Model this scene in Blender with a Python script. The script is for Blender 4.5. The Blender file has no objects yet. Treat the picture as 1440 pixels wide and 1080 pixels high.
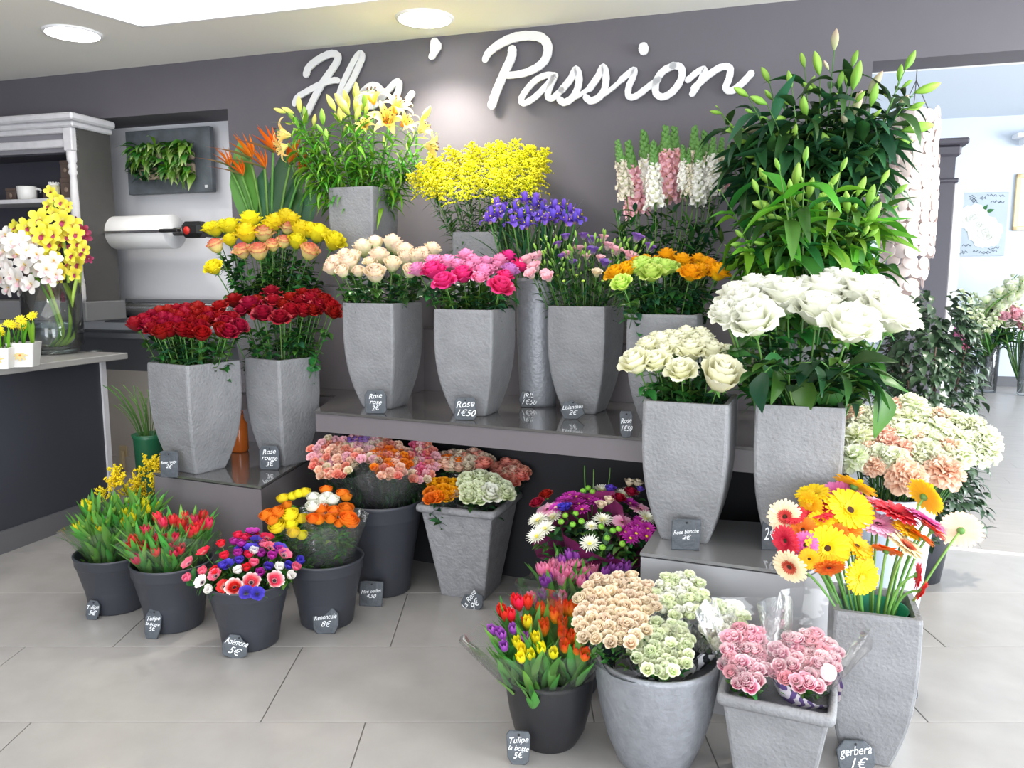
import bpy, math, random
from math import sin, cos, pi, radians as R, sqrt, atan2
from mathutils import Vector as V, Matrix, Quaternion
rnd = random.Random(7)
U = rnd.uniform
C = bpy.context.scene.collection
S = bpy.context.scene
# ------------------------------------------------------------------ camera
F = 1126.0; PIT = R(7.65); CH = 1.6
cam = bpy.data.cameras.new('camera'); co = bpy.data.objects.new('camera', cam); C.objects.link(co)
cam.sensor_width = 36; cam.lens = 36 * F / 1440; cam.clip_start = .05; cam.clip_end = 100
co.location = (0, 0, CH); co.rotation_euler = (pi / 2 - PIT, 0, 0); S.camera = co
# ------------------------------------------------------------------ world, lights, exposure
S.view_settings.view_transform = 'Standard'; S.view_settings.look = 'None'
S.view_settings.exposure = 0.62; S.view_settings.gamma = 1; S.view_settings.use_curve_mapping = False
w = bpy.data.worlds.new('sky'); S.world = w; w.use_nodes = True
bg = w.node_tree.nodes['Background']; bg.inputs[0].default_value = (.80, .90, 1, 1); bg.inputs[1].default_value = WORLD_STR = 1.05
def area(name, loc, target, sx, sy, power, col=(1, 1, 1)):
    l = bpy.data.lights.new(name, 'AREA'); l.shape = 'RECTANGLE'; l.size = sx; l.size_y = sy; l.energy = power; l.color = col
    o = bpy.data.objects.new(name, l); C.objects.link(o); o.location = loc
    o.rotation_euler = (V(target) - V(loc)).to_track_quat('-Z', 'Y').to_euler(); return o
area('shop_window_daylight', (4.9, .6, 1.5), (.9, 3.4, 1.35), 3.2, 2.6, 225, (.93, .97, 1))
area('next_room_daylight', (9.6, 5.6, 2.2), (5.8, 9.0, 1.2), 4, 2.6, 370, (.94, .97, 1))
area('shop_front_daylight', (-.6, -2.6, 1.2), (-.4, 4, 2.5), 6, 2.4, 175, (.96, .98, 1))
def spot(name, loc, power, ang=100, blend=.6, col=(1, .93, .82), aim=None):
    l = bpy.data.lights.new(name, 'SPOT'); l.energy = power; l.spot_size = R(ang); l.spot_blend = blend; l.color = col; l.shadow_soft_size = .09
    o = bpy.data.objects.new(name, l); C.objects.link(o); o.location = loc
    if aim: o.rotation_euler = (V(aim) - V(loc)).to_track_quat('-Z', 'Y').to_euler()
    return o
# ------------------------------------------------------------------ geometry helpers
def ray(px, py):
    x = (px - 720) / F; y = -(py - 540) / F
    return V((x, cos(PIT) + y * sin(PIT), -sin(PIT) + y * cos(PIT)))
CAM = V((0, 0, CH))
def onz(px, py, z):
    r = ray(px, py); return CAM + r * ((z - CH) / r.z)
def at(px, py, Y):
    r = ray(px, py); return CAM + r * (Y / r.y)
def dep(P): return P[1] * cos(PIT) + (CH - P[2]) * sin(PIT)
def pxs(n, P): return n * dep(P) / F          # size in metres of n pixels at point P
def onplane(px, py, P0, n):
    r = ray(px, py); return CAM + r * ((V(P0) - CAM).dot(n) / r.dot(n))

class MB:
    def __init__(s): s.v = []; s.f = []; s.m = []; s.t = []; s.sm = []
    def add(s, vs, fs, m=0, t=0., smooth=True):
        b = len(s.v); s.v += [tuple(v) for v in vs]
        s.t += (list(t) if hasattr(t, '__len__') else [t] * len(vs))
        for f in fs: s.f.append(tuple(b + i for i in f)); s.m.append(m); s.sm.append(smooth)
    def merge(s, o, M, m=None):
        b = len(s.v); s.v += [tuple(M @ V(v)) for v in o.v]; s.t += o.t
        for f, k, q in zip(o.f, o.m, o.sm): s.f.append(tuple(b + i for i in f)); s.m.append(k if m is None else m); s.sm.append(q)
    def mesh(s, name, mats):
        me = bpy.data.meshes.new(name); me.from_pydata(s.v, [], s.f)
        if not isinstance(mats, (list, tuple)): mats = [mats]
        for k in mats: me.materials.append(k)
        me.polygons.foreach_set('material_index', [min(k, len(mats) - 1) for k in s.m])
        me.polygons.foreach_set('use_smooth', s.sm)
        a = me.attributes.new('t', 'FLOAT', 'POINT'); a.data.foreach_set('value', s.t)
        me.update(); return me
    def box(s, lo, hi, m=0, M=None):
        x0, y0, z0 = lo; x1, y1, z1 = hi
        vs = [V((x, y, z)) for z in (z0, z1) for x, y in ((x0, y0), (x1, y0), (x1, y1), (x0, y1))]
        if M: vs = [M @ v for v in vs]
        s.add(vs, [(3, 2, 1, 0), (4, 5, 6, 7), (0, 1, 5, 4), (1, 2, 6, 5), (2, 3, 7, 6), (3, 0, 4, 7)], m, smooth=False)
    def bbox(s, lo, hi, b=.004, m=0, M=None):   # box with chamfered edges
        x0, y0, z0 = lo; x1, y1, z1 = hi; vs = []
        def ring(i, z): return [(x0 + i, y0 + b), (x0 + b, y0 + i)][:0] or [V(p + (z,)) for p in ((x0+b, y0+i), (x1-b, y0+i), (x1-i, y0+b), (x1-i, y1-b), (x1-b, y1-i), (x0+b, y1-i), (x0+i, y1-b), (x0+i, y0+b))]
        def ring2(z): return [V(p + (z,)) for p in ((x0+b, y0+b), (x1-b, y0+b), (x1-b, y0+b), (x1-b, y1-b), (x1-b, y1-b), (x0+b, y1-b), (x0+b, y1-b), (x0+b, y0+b))]
        rs = [ring2(z0), ring(0, z0 + b), ring(0, z1 - b), ring2(z1)]
        vs = [v for r in rs for v in r]
        if M: vs = [M @ v for v in vs]
        fs = [tuple(range(7, -1, -1)), tuple(range(24, 32))]
        for k in range(3):
            for i in range(8): j = (i + 1) % 8; fs.append((k*8+i, k*8+j, k*8+8+j, k*8+8+i))
        s.add(vs, fs, m, smooth=False)
    def tube(s, pts, r, n=6, m=0, t0=0., t1=1., cap=True):
        pts = [V(p) for p in pts]; N = len(pts); vs = []; ts = []
        up = V((0, 0, 1)) if abs((pts[-1] - pts[0]).normalized().z) < .9 else V((1, 0, 0))
        for i, p in enumerate(pts):
            d = (pts[min(i+1, N-1)] - pts[max(i-1, 0)]).normalized()
            a = d.cross(up).normalized(); b = d.cross(a)
            rr = r[i] if hasattr(r, '__len__') else r
            for k in range(n): an = 2*pi*k/n; vs.append(p + a*(cos(an)*rr) + b*(sin(an)*rr)); ts.append(t0 + (t1-t0)*i/(N-1))
        fs = [(i*n+k, i*n+(k+1) % n, (i+1)*n+(k+1) % n, (i+1)*n+k) for i in range(N-1) for k in range(n)]
        if cap: fs += [tuple(range(n-1, -1, -1)), tuple(range((N-1)*n, N*n))]
        s.add(vs, fs, m, ts)
    def lathe(s, prof, n=32, m=0, sm=True, cap=True):
        vs = []; N = len(prof); ts = []
        for i, (r, z) in enumerate(prof):
            for k in range(n): a = 2*pi*k/n; vs.append(V((r*cos(a), r*sin(a), z))); ts.append(i/(N-1))
        fs = [(i*n+k, i*n+(k+1) % n, (i+1)*n+(k+1) % n, (i+1)*n+k) for i in range(N-1) for k in range(n)]
        if cap and prof[0][0] > 0.0001: fs.append(tuple(range(n-1, -1, -1)))
        if cap and prof[-1][0] > 0.0001: fs.append(tuple(range((N-1)*n, N*n)))
        s.add(vs, fs, m, ts, sm)
    def rings(s, rs, m=0, smooth=False, cap0=True, cap1=True):
        n = len(rs[0]); vs = [v for r in rs for v in r]; N = len(rs)
        fs = [(i*n+k, i*n+(k+1) % n, (i+1)*n+(k+1) % n, (i+1)*n+k) for i in range(N-1) for k in range(n)]
        if cap0: fs.append(tuple(range(n-1, -1, -1)))
        if cap1: fs.append(tuple(range((N-1)*n, N*n)))
        s.add(vs, fs, m, smooth=smooth)
    def prism(s, poly, z0, z1, m=0):
        s.rings([[V((x, y, z0)) for x, y in poly], [V((x, y, z1)) for x, y in poly]], m)
    def blob(s, c, r, m=0, t=.7, sc=(1, 1, 1), n=0):   # octahedron / small sphere
        c = V(c)
        if n == 0:
            vs = [c + V((x*r*sc[0], y*r*sc[1], z*r*sc[2])) for x, y, z in ((1,0,0),(0,1,0),(-1,0,0),(0,-1,0),(0,0,1),(0,0,-1))]
            s.add(vs, [(0,1,4),(1,2,4),(2,3,4),(3,0,4),(1,0,5),(2,1,5),(3,2,5),(0,3,5)], m, t); return
        vs = []; fs = []
        for i in range(1, n):
            th = pi*i/n
            for k in range(n+2): a = 2*pi*k/(n+2); vs.append(c + V((r*sc[0]*sin(th)*cos(a), r*sc[1]*sin(th)*sin(a), -r*sc[2]*cos(th))))
        q = n+2; a = len(vs); vs += [c - V((0, 0, r*sc[2])), c + V((0, 0, r*sc[2]))]
        for i in range(n-2):
            for k in range(q): fs.append((i*q+k, i*q+(k+1) % q, (i+1)*q+(k+1) % q, (i+1)*q+k))
        for k in range(q): fs.append((a, (k+1) % q, k)); fs.append((a+1, (n-2)*q+k, (n-2)*q+(k+1) % q))
        s.add(vs, fs, m, t)
    def petal(s, ang=0, r0=.05, L=1, W=.5, a=(0, 0, 0), cup=.6, ruf=0, nu=4, nv=5, z0=0, m=0, wb=.35, tip=.6, pw=1., t0=0., t1=1., rr=rnd, point=0., twist=0.):
        vs = []; ts = []; r = r0; z = z0; ph = rr.uniform(0, 6)
        for j in range(nv+1):
            v = j/nv; th = a[0] + a[1]*v + a[2]*v**3
            if j: r += L/nv*sin(th); z += L/nv*cos(th)
            if v > tip: q = (v-tip)/(1-tip); sh = max((1-q**2.6)**.5, .42) if not point else (1-q)**point if q < 1 else 0
            else: sh = wb + (1-wb)*sin(pi/2*(v/tip))**pw
            w_ = max(W*sh, W*.04)
            for i in range(nu+1):
                u = -1 + 2*i/nu; phi = u*w_/cup
                if abs(phi) > 2.4: phi = 2.4*(1 if phi > 0 else -1)
                x = cup*sin(phi); dr = -(cup - cup*cos(phi))
                # dr acts along the local normal
                nr, nz = cos(th), -sin(th)
                e = ruf*v*v*sin(ph + 7*u)*L + ruf*.5*rr.uniform(-1, 1)*v*L
                rr_ = r + (dr+e)*nr; zz = z + (dr+e)*nz
                x2 = x*cos(twist*v); rr_ += x*sin(twist*v)
                vs.append(V((x2*cos(ang) + rr_*sin(ang)*1, -x2*sin(ang) + rr_*cos(ang), zz))); ts.append(t0+(t1-t0)*v)
        fs = [(j*(nu+1)+i, j*(nu+1)+i+1, (j+1)*(nu+1)+i+1, (j+1)*(nu+1)+i) for j in range(nv) for i in range(nu)]
        s.add(vs, fs, m, ts)

def obj(name, data, parent=None, M=None, kind=None, label=None):
    o = bpy.data.objects.new(name, data); C.objects.link(o)
    if parent: o.parent = parent
    if M is not None:
        if parent: o.matrix_parent_inverse = Matrix(); 
        o.matrix_local = M
    if kind: o['kind'] = kind
    if label: o['label'] = label
    return o
def part(name, mb, mats, parent, M=None, kind=None, label=None): return obj(name, mb.mesh(name, mats), parent, M, kind, label)
def tag(o, label, cat, group=None):
    o['label'] = label; o['category'] = cat
    if group: o['group'] = group
    return o
def thing(name, label, cat, loc=(0, 0, 0), rz=0, group=None):
    o = bpy.data.objects.new(name, None); C.objects.link(o); o.location = loc; o.rotation_euler = (0, 0, rz); o.empty_display_size = .05
    return tag(o, label, cat, group)
def struct(name, mb, mats, parent=None, kind='structure'):
    return obj(name, mb.mesh(name, mats), parent, kind=(kind if not parent else None))
def T(x, y=None, z=None): return Matrix.Translation(V(x) if y is None else V((x, y, z)))
def RZ(a): return Matrix.Rotation(a, 4, 'Z')
def frame(p, d, sc=1., spin=0., ydown=False):
    """matrix at p with local Z along d; with ydown the local Y leans to the ground (leaves)"""
    d = V(d).normalized()
    if ydown:
        y = V((0, 0, -1)); y = y - d*y.dot(d)
        if y.length < .05: y = V((cos(spin), sin(spin), 0)); y = y - d*y.dot(d)
        y.normalize(); x = y.cross(d); M = Matrix((x, y, d)).transposed().to_4x4()
        M = M @ RZ(spin)
    else: M = d.to_track_quat('Z', 'Y').to_matrix().to_4x4() @ RZ(spin)
    sc = V(sc) if hasattr(sc, '__len__') else V((sc, sc, sc))
    return T(p) @ M @ Matrix.Diagonal(sc).to_4x4()
# ------------------------------------------------------------------ materials
MATS = {}
def nt(name):
    m = bpy.data.materials.new(name); m.use_nodes = True; t = m.node_tree; return m, t, t.nodes, t.links, t.nodes['Principled BSDF']
def mat(name, col, rough=.5, metal=0., noise=0., nscale=8., bump=0., bscale=40., spec=None, emit=None, stretch=None, coat=0., col2=None):
    m, t, N, L, b = nt(name); MATS[name] = m
    b.inputs['Base Color'].default_value = (*col, 1); b.inputs['Roughness'].default_value = rough; b.inputs['Metallic'].default_value = metal
    if spec is not None: b.inputs['Specular IOR Level'].default_value = spec
    if coat: b.inputs['Coat Weight'].default_value = coat; b.inputs['Coat Roughness'].default_value = .08
    if emit: b.inputs['Emission Color'].default_value = (*emit[0], 1); b.inputs['Emission Strength'].default_value = emit[1]
    if noise or bump:
        tc = N.new('ShaderNodeTexCoord'); mp = N.new('ShaderNodeMapping'); L.new(tc.outputs['Object'], mp.inputs[0])
        if stretch: mp.inputs['Scale'].default_value = stretch
    if noise:
        n = N.new('ShaderNodeTexNoise'); n.inputs['Scale'].default_value = nscale; n.inputs['Detail'].default_value = 6; L.new(mp.outputs[0], n.inputs[0])
        r = N.new('ShaderNodeValToRGB'); r.color_ramp.elements[0].position = .3; r.color_ramp.elements[1].position = .7
        c2 = col2 or tuple(min(1, c*(1+noise)) for c in col); c1 = tuple(c*(1-noise) for c in col)
        r.color_ramp.elements[0].color = (*c1, 1); r.color_ramp.elements[1].color = (*c2, 1)
        L.new(n.outputs[0], r.inputs[0]); L.new(r.outputs[0], b.inputs['Base Color'])
    if bump:
        n = N.new('ShaderNodeTexNoise'); n.inputs['Scale'].default_value = bscale; n.inputs['Detail'].default_value = 5; L.new(mp.outputs[0], n.inputs[0])
        bp = N.new('ShaderNodeBump'); bp.inputs['Strength'].default_value = bump; bp.inputs['Distance'].default_value = .01
        L.new(n.outputs[0], bp.inputs['Height']); L.new(bp.outputs[0], b.inputs['Normal'])
    return m
def petalmat(name, stops, rough=.5, trans=.22, var=.06):
    """colour runs along the petal from base (t=0) to tip (t=1)"""
    m, t, N, L, b = nt(name); MATS[name] = m
    at_ = N.new('ShaderNodeAttribute'); at_.attribute_name = 't'
    r = N.new('ShaderNodeValToRGB'); e = r.color_ramp.elements
    while len(e) < len(stops): e.new(.5)
    for k, (p, c) in enumerate(stops): e[k].position = p; e[k].color = (*c, 1)
    L.new(at_.outputs['Fac'], r.inputs[0])
    oi = N.new('ShaderNodeObjectInfo'); hs = N.new('ShaderNodeHueSaturation'); mr = N.new('ShaderNodeMapRange')
    mr.inputs[3].default_value = 1-var*2; mr.inputs[4].default_value = 1+var*2; L.new(oi.outputs['Random'], mr.inputs[0]); L.new(mr.outputs[0], hs.inputs['Value'])
    mr2 = N.new('ShaderNodeMapRange'); mr2.inputs[3].default_value = .5-var*.18; mr2.inputs[4].default_value = .5+var*.18
    mt = N.new('ShaderNodeMath'); mt.operation = 'FRACT'; mm = N.new('ShaderNodeMath'); mm.operation = 'MULTIPLY'; mm.inputs[1].default_value = 17.3
    L.new(oi.outputs['Random'], mm.inputs[0]); L.new(mm.outputs[0], mt.inputs[0]); L.new(mt.outputs[0], mr2.inputs[0]); L.new(mr2.outputs[0], hs.inputs['Hue'])
    L.new(r.outputs[0], hs.inputs['Color']); L.new(hs.outputs[0], b.inputs['Base Color']); b.inputs['Roughness'].default_value = rough
    b.inputs['Specular IOR Level'].default_value = .3
    tr = N.new('ShaderNodeBsdfTranslucent'); L.new(hs.outputs[0], tr.inputs[0]); mx = N.new('ShaderNodeMixShader'); mx.inputs[0].default_value = trans
    L.new(b.outputs[0], mx.inputs[1]); L.new(tr.outputs[0], mx.inputs[2]); L.new(mx.outputs[0], N['Material Output'].inputs[0])
    return m
def clear(name, tint=(1, 1, 1), gl=.9, base=.06, haze=.0, hazecol=(.9, .92, .95), rough=.08, bump=.0):
    m, t, N, L, b = nt(name); MATS[name] = m; N.remove(b)
    tr = N.new('ShaderNodeBsdfTransparent'); tr.inputs[0].default_value = (*tint, 1)
    g = N.new('ShaderNodeBsdfGlossy'); g.inputs[1].default_value = rough
    lw = N.new('ShaderNodeLayerWeight'); lw.inputs[0].default_value = .25
    mr = N.new('ShaderNodeMapRange'); mr.inputs[3].default_value = base; mr.inputs[4].default_value = gl; L.new(lw.outputs['Fresnel'], mr.inputs[0])
    mx = N.new('ShaderNodeMixShader'); L.new(mr.outputs[0], mx.inputs[0]); L.new(tr.outputs[0], mx.inputs[1]); L.new(g.outputs[0], mx.inputs[2])
    out = mx
    if haze:
        d = N.new('ShaderNodeBsdfDiffuse'); d.inputs[0].default_value = (*hazecol, 1); mh = N.new('ShaderNodeMixShader'); mh.inputs[0].default_value = haze
        L.new(mx.outputs[0], mh.inputs[1]); L.new(d.outputs[0], mh.inputs[2]); out = mh
    if bump:
        tc = N.new('ShaderNodeTexCoord'); n = N.new('ShaderNodeTexNoise'); n.inputs['Scale'].default_value = 14; L.new(tc.outputs['Object'], n.inputs[0])
        bp = N.new('ShaderNodeBump'); bp.inputs['Strength'].default_value = bump; bp.inputs['Distance'].default_value = .02
        L.new(n.outputs[0], bp.inputs['Height']); L.new(bp.outputs[0], g.inputs['Normal'])
    L.new(out.outputs[0], N['Material Output'].inputs[0]); return m
wallm = mat('grey_wall_paint', (.122, .114, .132), .75, noise=.03, nscale=3)
ceilm = mat('cream_ceiling_paint', (.93, .91, .85), .9)
covem = mat('white_cove_paint', (.9, .9, .92), .8)
nichem = mat('pale_grey_panel', (.84, .84, .88), .55)
beigem = mat('beige_wall_paint', (.55, .50, .45), .7)
dadom = mat('mid_grey_panel', (.13, .135, .15), .5)
basem = mat('grey_skirting', (.12, .12, .13), .5)
tilem = mat('grey_floor_tile', (.335, .32, .31), .24, noise=.07, nscale=5, bump=.06, bscale=14, spec=.5)
groutm = mat('tile_joint', (.20, .19, .185), .8)
plankm = mat('pale_laminate_plank', (.36, .33, .31), .33, noise=.10, nscale=3, stretch=(1, 8, 1))
bluewall = mat('pale_blue_wall', (.60, .655, .72), .8)
stonem = mat('grey_cast_stone', (.235, .238, .25), .48, noise=.12, nscale=9, bump=.5, bscale=75, spec=.45)
stone2 = mat('silver_grey_stone', (.25, .26, .285), .42, noise=.10, nscale=30, bump=.35, bscale=60, metal=.25)
stone3 = mat('rough_weathered_stone', (.26, .26, .275), .7, noise=.13, nscale=22, bump=.9, bscale=60)
bluestone = mat('pale_blue_glazed_pot', (.50, .58, .68), .25, noise=.05, bump=.1)
insidem = mat('dark_pot_inside', (.05, .05, .055), .8)
bucketm = mat('charcoal_plastic', (.040, .043, .055), .42, bump=.1, bscale=20)
blackm = mat('satin_black_plastic', (.016, .016, .019), .38)
slatem = mat('grey_slate', (.07, .08, .095), .55, noise=.25, nscale=12, bump=.8, bscale=25)
chalkm = mat('white_chalk_marker', (.85, .87, .9), .7)
boxm = mat('warm_grey_laminate', (.155, .14, .15), .33, noise=.03)
boxlit = mat('window_lit_satin_laminate', (.36, .36, .38), .3)  # paler laminate: reflected window light painted into the right plinth's colour
glassm = mat('smoked_glass_top', (.085, .08, .078), .06, spec=.9, coat=.8)
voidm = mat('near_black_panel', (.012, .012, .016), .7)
whitem = mat('white_foam_letters', (.74, .74, .76), .7)
lampm = mat('lit_diffuser', (1, 1, 1), .5, emit=((1, .98, .94), 9))
chrome = mat('brushed_steel', (.7, .7, .7), .22, metal=1)
gpaint = mat('grey_painted_wood', (.64, .63, .66), .5, noise=.06, nscale=20)
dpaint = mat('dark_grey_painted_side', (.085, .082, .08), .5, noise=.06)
innerm = mat('dark_cabinet_inside', (.045, .045, .06), .6)
brownm = mat('brown_card', (.11, .075, .062), .6)
creamc = mat('white_ceramic', (.8, .79, .77), .3)
paperm = mat('white_paper', (.88, .88, .90), .7)
counterm = mat('dark_grey_counter', (.040, .042, .055), .5)
counttop = mat('pale_counter_top', (.36, .35, .34), .25)
leafm = petalmat('green_leaf', [(0, (.03, .11, .015)), (.5, (.035, .13, .02)), (1, (.05, .17, .03))], .38, .15, .22)
darkleaf = petalmat('dark_green_leaf', [(0, (.018, .07, .018)), (1, (.022, .095, .03))], .34, .12, .25)
brightleaf = petalmat('bright_green_leaf', [(0, (.10, .30, .02)), (1, (.14, .38, .03))], .38, .25, .18)
tulipleaf = petalmat('grey_green_leaf', [(0, (.15, .30, .08)), (.6, (.12, .33, .07)), (1, (.10, .34, .04))], .5, .25, .15)
stemm = petalmat('green_stem', [(0, (.05, .13, .025)), (1, (.09, .21, .04))], .45, .05, .12)
wrapm = clear('clear_cellophane', base=.04, gl=.6, haze=.02, rough=.07, bump=.3)
pinkwrap = clear('plum_tissue_wrap', tint=(.6, .25, .42), base=.1, gl=.5, haze=.55, hazecol=(.28, .03, .15), rough=.3)
vaseglass = clear('clear_vase_glass', tint=(.94, .97, .98), base=.05, gl=.9, rough=.02)
waterm = clear('water', tint=(.90, .96, .92), base=.05, gl=.6, rough=.02)
def pm(name, *cols, **k):
    n = len(cols); return petalmat(name, [(i/(n-1), c) for i, c in enumerate(cols)], **k)
P = dict(
 red=pm('deep_red_petal', (.09, .002, .006), (.19, .003, .009), (.31, .005, .015), trans=.06),
 yellow=pm('yellow_petal', (.60, .62, .05), (.85, .72, .02), (.90, .78, .03)),
 bicolor=pm('yellow_petal_red_edge', (.8, .75, .2), (.88, .78, .22), (.90, .78, .28), (.90, .76, .30), (.88, .68, .30), (.70, .14, .12)),
 cream=pm('cream_blush_petal', (.62, .70, .30), (.86, .80, .52), (.90, .72, .58)),
 hot=pm('hot_pink_petal', (.7, .06, .2), (.85, .03, .22), (.88, .06, .30)),
 lpink=pm('light_pink_petal', (.85, .55, .45), (.85, .30, .50), (.88, .35, .60)),
 mauve=pm('mauve_petal', (.7, .45, .65), (.62, .22, .60)),
 gold=pm('golden_yellow_petal', (.75, .55, .02), (.90, .48, .008), (.90, .42, .008)),
 lime=pm('lime_petal', (.35, .55, .06), (.55, .78, .12), (.68, .85, .22)),
 white=pm('ivory_petal', (.66, .78, .42), (.92, .93, .78), (.95, .95, .88), var=.015),
 ivory=pm('warm_ivory_petal', (.66, .76, .36), (.93, .91, .62), (.95, .94, .76), var=.02),
 greenwhite=pm('green_white_petal', (.45, .65, .20), (.78, .86, .52), (.86, .90, .68), var=.04),
 peach=pm('peach_petal', (.72, .62, .36), (.84, .68, .48), (.90, .77, .60)),
 pinkrim=pm('pink_heart_petal', (.80, .05, .24), (.87, .18, .38), (.90, .42, .54), (.94, .80, .80)),
 orange=pm('orange_petal', (.75, .35, .02), (.88, .22, .012), (.90, .25, .02)),
 violet=pm('violet_petal', (.75, .55, .10), (.16, .07, .55), (.13, .06, .50), (.22, .12, .66)),
 lilac=pm('lilac_petal', (.6, .6, .4), (.38, .20, .62), (.30, .14, .55)),
 blue=pm('blue_petal', (.05, .03, .25), (.07, .04, .45), (.12, .07, .6)),
 magenta=pm('magenta_petal', (.30, .01, .18), (.42, .02, .30), (.55, .05, .42)),
 purple=pm('purple_petal', (.25, .03, .35), (.32, .03, .42), (.5, .12, .6)),
 scarlet=pm('scarlet_petal', (.5, .12, .03), (.72, .012, .018), (.80, .02, .03)),
 coral=pm('coral_petal', (.8, .4, .3), (.85, .22, .16), (.88, .38, .28)),
 salmon=pm('salmon_petal', (.9, .3, .25), (.9, .50, .35), (.93, .66, .52)),
 palelime=pm('pale_lime_petal', (.6, .8, .25), (.86, .92, .58), (.93, .95, .78)),
 rosepink=pm('rose_pink_petal', (.85, .3, .3), (.85, .08, .22), (.88, .22, .38)),
 pinktulip=pm('pink_tulip_petal', (.6, .65, .3), (.88, .18, .36), (.90, .32, .50)),
 redtulip=pm('red_tulip_petal', (.5, .5, .1), (.75, .03, .06), (.82, .05, .09)),
 flame=pm('flame_tulip_petal', (.85, .60, .02), (.85, .25, .02), (.70, .04, .015)),
 yellowtulip=pm('yellow_tulip_petal', (.5, .65, .05), (.88, .75, .02), (.90, .76, .02)),
 purpletulip=pm('purple_tulip_petal', (.45, .5, .4), (.30, .05, .42), (.45, .12, .55)),
 lilyyellow=pm('yellow_lily_petal', (.90, .42, .03), (.93, .66, .14), (.94, .83, .42)),
 lilypeach=pm('peach_lily_petal', (.75, .75, .25), (.92, .60, .18), (.93, .66, .28)),
 lilybud=pm('green_lily_bud', (.14, .33, .04), (.28, .52, .07), (.38, .60, .12)),
 lilybudy=pm('yellow_lily_bud', (.42, .60, .08), (.80, .78, .20), (.86, .74, .24)),
 lilybudp=pm('pink_green_lily_bud', (.45, .55, .25), (.62, .60, .38), (.70, .50, .42)),
 palepink=pm('pale_pink_petal', (.85, .75, .55), (.90, .62, .66), (.92, .50, .58)),
 snapw=pm('white_snapdragon_petal', (.75, .8, .45), (.92, .90, .84), (.93, .92, .88)),
 snapc=pm('cream_snapdragon_petal', (.65, .75, .35), (.90, .86, .70), (.90, .80, .68)),
 snapp=pm('pink_snapdragon_petal', (.9, .75, .45), (.90, .48, .54), (.92, .58, .64)),
 golden=pm('goldenrod_yellow', (.50, .55, .02), (.82, .78, .015), (.90, .85, .02), trans=.1),
 mimosa=pm('mimosa_yellow', (.75, .55, .01), (.90, .68, .01), trans=.05),
 orchidy=pm('yellow_orchid_petal', (.65, .60, .10), (.90, .80, .06), (.93, .86, .14)),
 orchidw=pm('white_orchid_petal', (.85, .80, .70), (.92, .89, .85), (.93, .90, .88), var=.02),
 orchidr=pm('wine_orchid_petal', (.30, .03, .05), (.38, .04, .12), (.45, .08, .18)),
 bird=pm('orange_sepal', (.80, .30, .05), (.90, .20, .01), (.88, .18, .01)),
 beak=pm('green_red_beak', (.12, .22, .06), (.35, .20, .10), (.45, .08, .05)),
 dark=mat('dark_flower_eye', (.018, .012, .02), .8), eyebrown=mat('brown_flower_eye', (.10, .035, .012), .9, bump=.8, bscale=300),
 eyeyellow=mat('yellow_flower_eye', (.80, .60, .03), .8), green=mat('green_calyx', (.10, .25, .05), .5),
 button=pm('green_button_petal', (.12, .35, .02), (.22, .50, .05), trans=.1), daisyw=pm('white_daisy_petal', (.80, .85, .35), (.90, .90, .75), (.93, .92, .85), var=.02),
 gerbpink=pm('pink_gerbera_petal', (.85, .25, .45), (.90, .42, .60), (.92, .55, .70)),
 gerbm=pm('magenta_gerbera_petal', (.75, .10, .40), (.85, .12, .50), (.90, .30, .65)),
 gerby=pm('yellow_gerbera_petal', (.80, .48, .01), (.88, .58, .01), (.90, .64, .015)),
 gerbg=pm('golden_gerbera_petal', (.85, .45, .01), (.90, .50, .01), (.90, .55, .02)),
 gerbo=pm('orange_gerbera_petal', (.80, .12, .01), (.85, .17, .015), (.88, .25, .02)),
 gerbr=pm('red_gerbera_petal', (.55, .01, .015), (.72, .02, .025), (.80, .06, .06)),
 gerbc=pm('cream_gerbera_petal', (.50, .02, .02), (.62, .10, .06), (.88, .72, .45), (.90, .80, .58)),
 gerbpe=pm('peach_gerbera_petal', (.85, .60, .38), (.90, .70, .50), (.92, .75, .55)),
 anewhite=pm('white_anemone_petal', (.45, .1, .2), (.86, .83, .80), (.92, .90, .86), (.92, .90, .86)),
 aneredw=pm('red_white_anemone_petal', (.80, .70, .65), (.70, .03, .05), (.72, .03, .05), (.78, .30, .30), (.90, .82, .80)),
 anered=pm('red_anemone_petal', (.80, .5, .45), (.68, .015, .03), (.78, .03, .07)),
 anepink=pm('pink_anemone_petal', (.8, .6, .6), (.80, .10, .22), (.85, .22, .32)),
)
# ------------------------------------------------------------------ structure
CZ = 3.08; WY = R(18.3)
we = V((cos(WY), -sin(WY), 0)); wn = V((-sin(WY), -cos(WY), 0)); W0 = V((0, 5.075, 0))
def wall_pt(px, py, off=0.): return onplane(px, py, W0 + wn*off, wn)
def wl(s, d=0, z=0): return W0 + we*s + wn*d + V((0, 0, z))     # s along wall, d toward the room
MW = Matrix((we, -wn, V((0, 0, 1)))).transposed().to_4x4(); MW = T(W0) @ MW   # local x along wall, y into wall, z up
def sw(px, py, off=0.): p = wall_pt(px, py, off); return (p - W0).dot(we), p.z
sR = sw(1218, 250)[0]; sL = sw(322, 200)[0]; zN = sw(319, 153)[1]; zLint = sw(1218, 87)[1]
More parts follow.
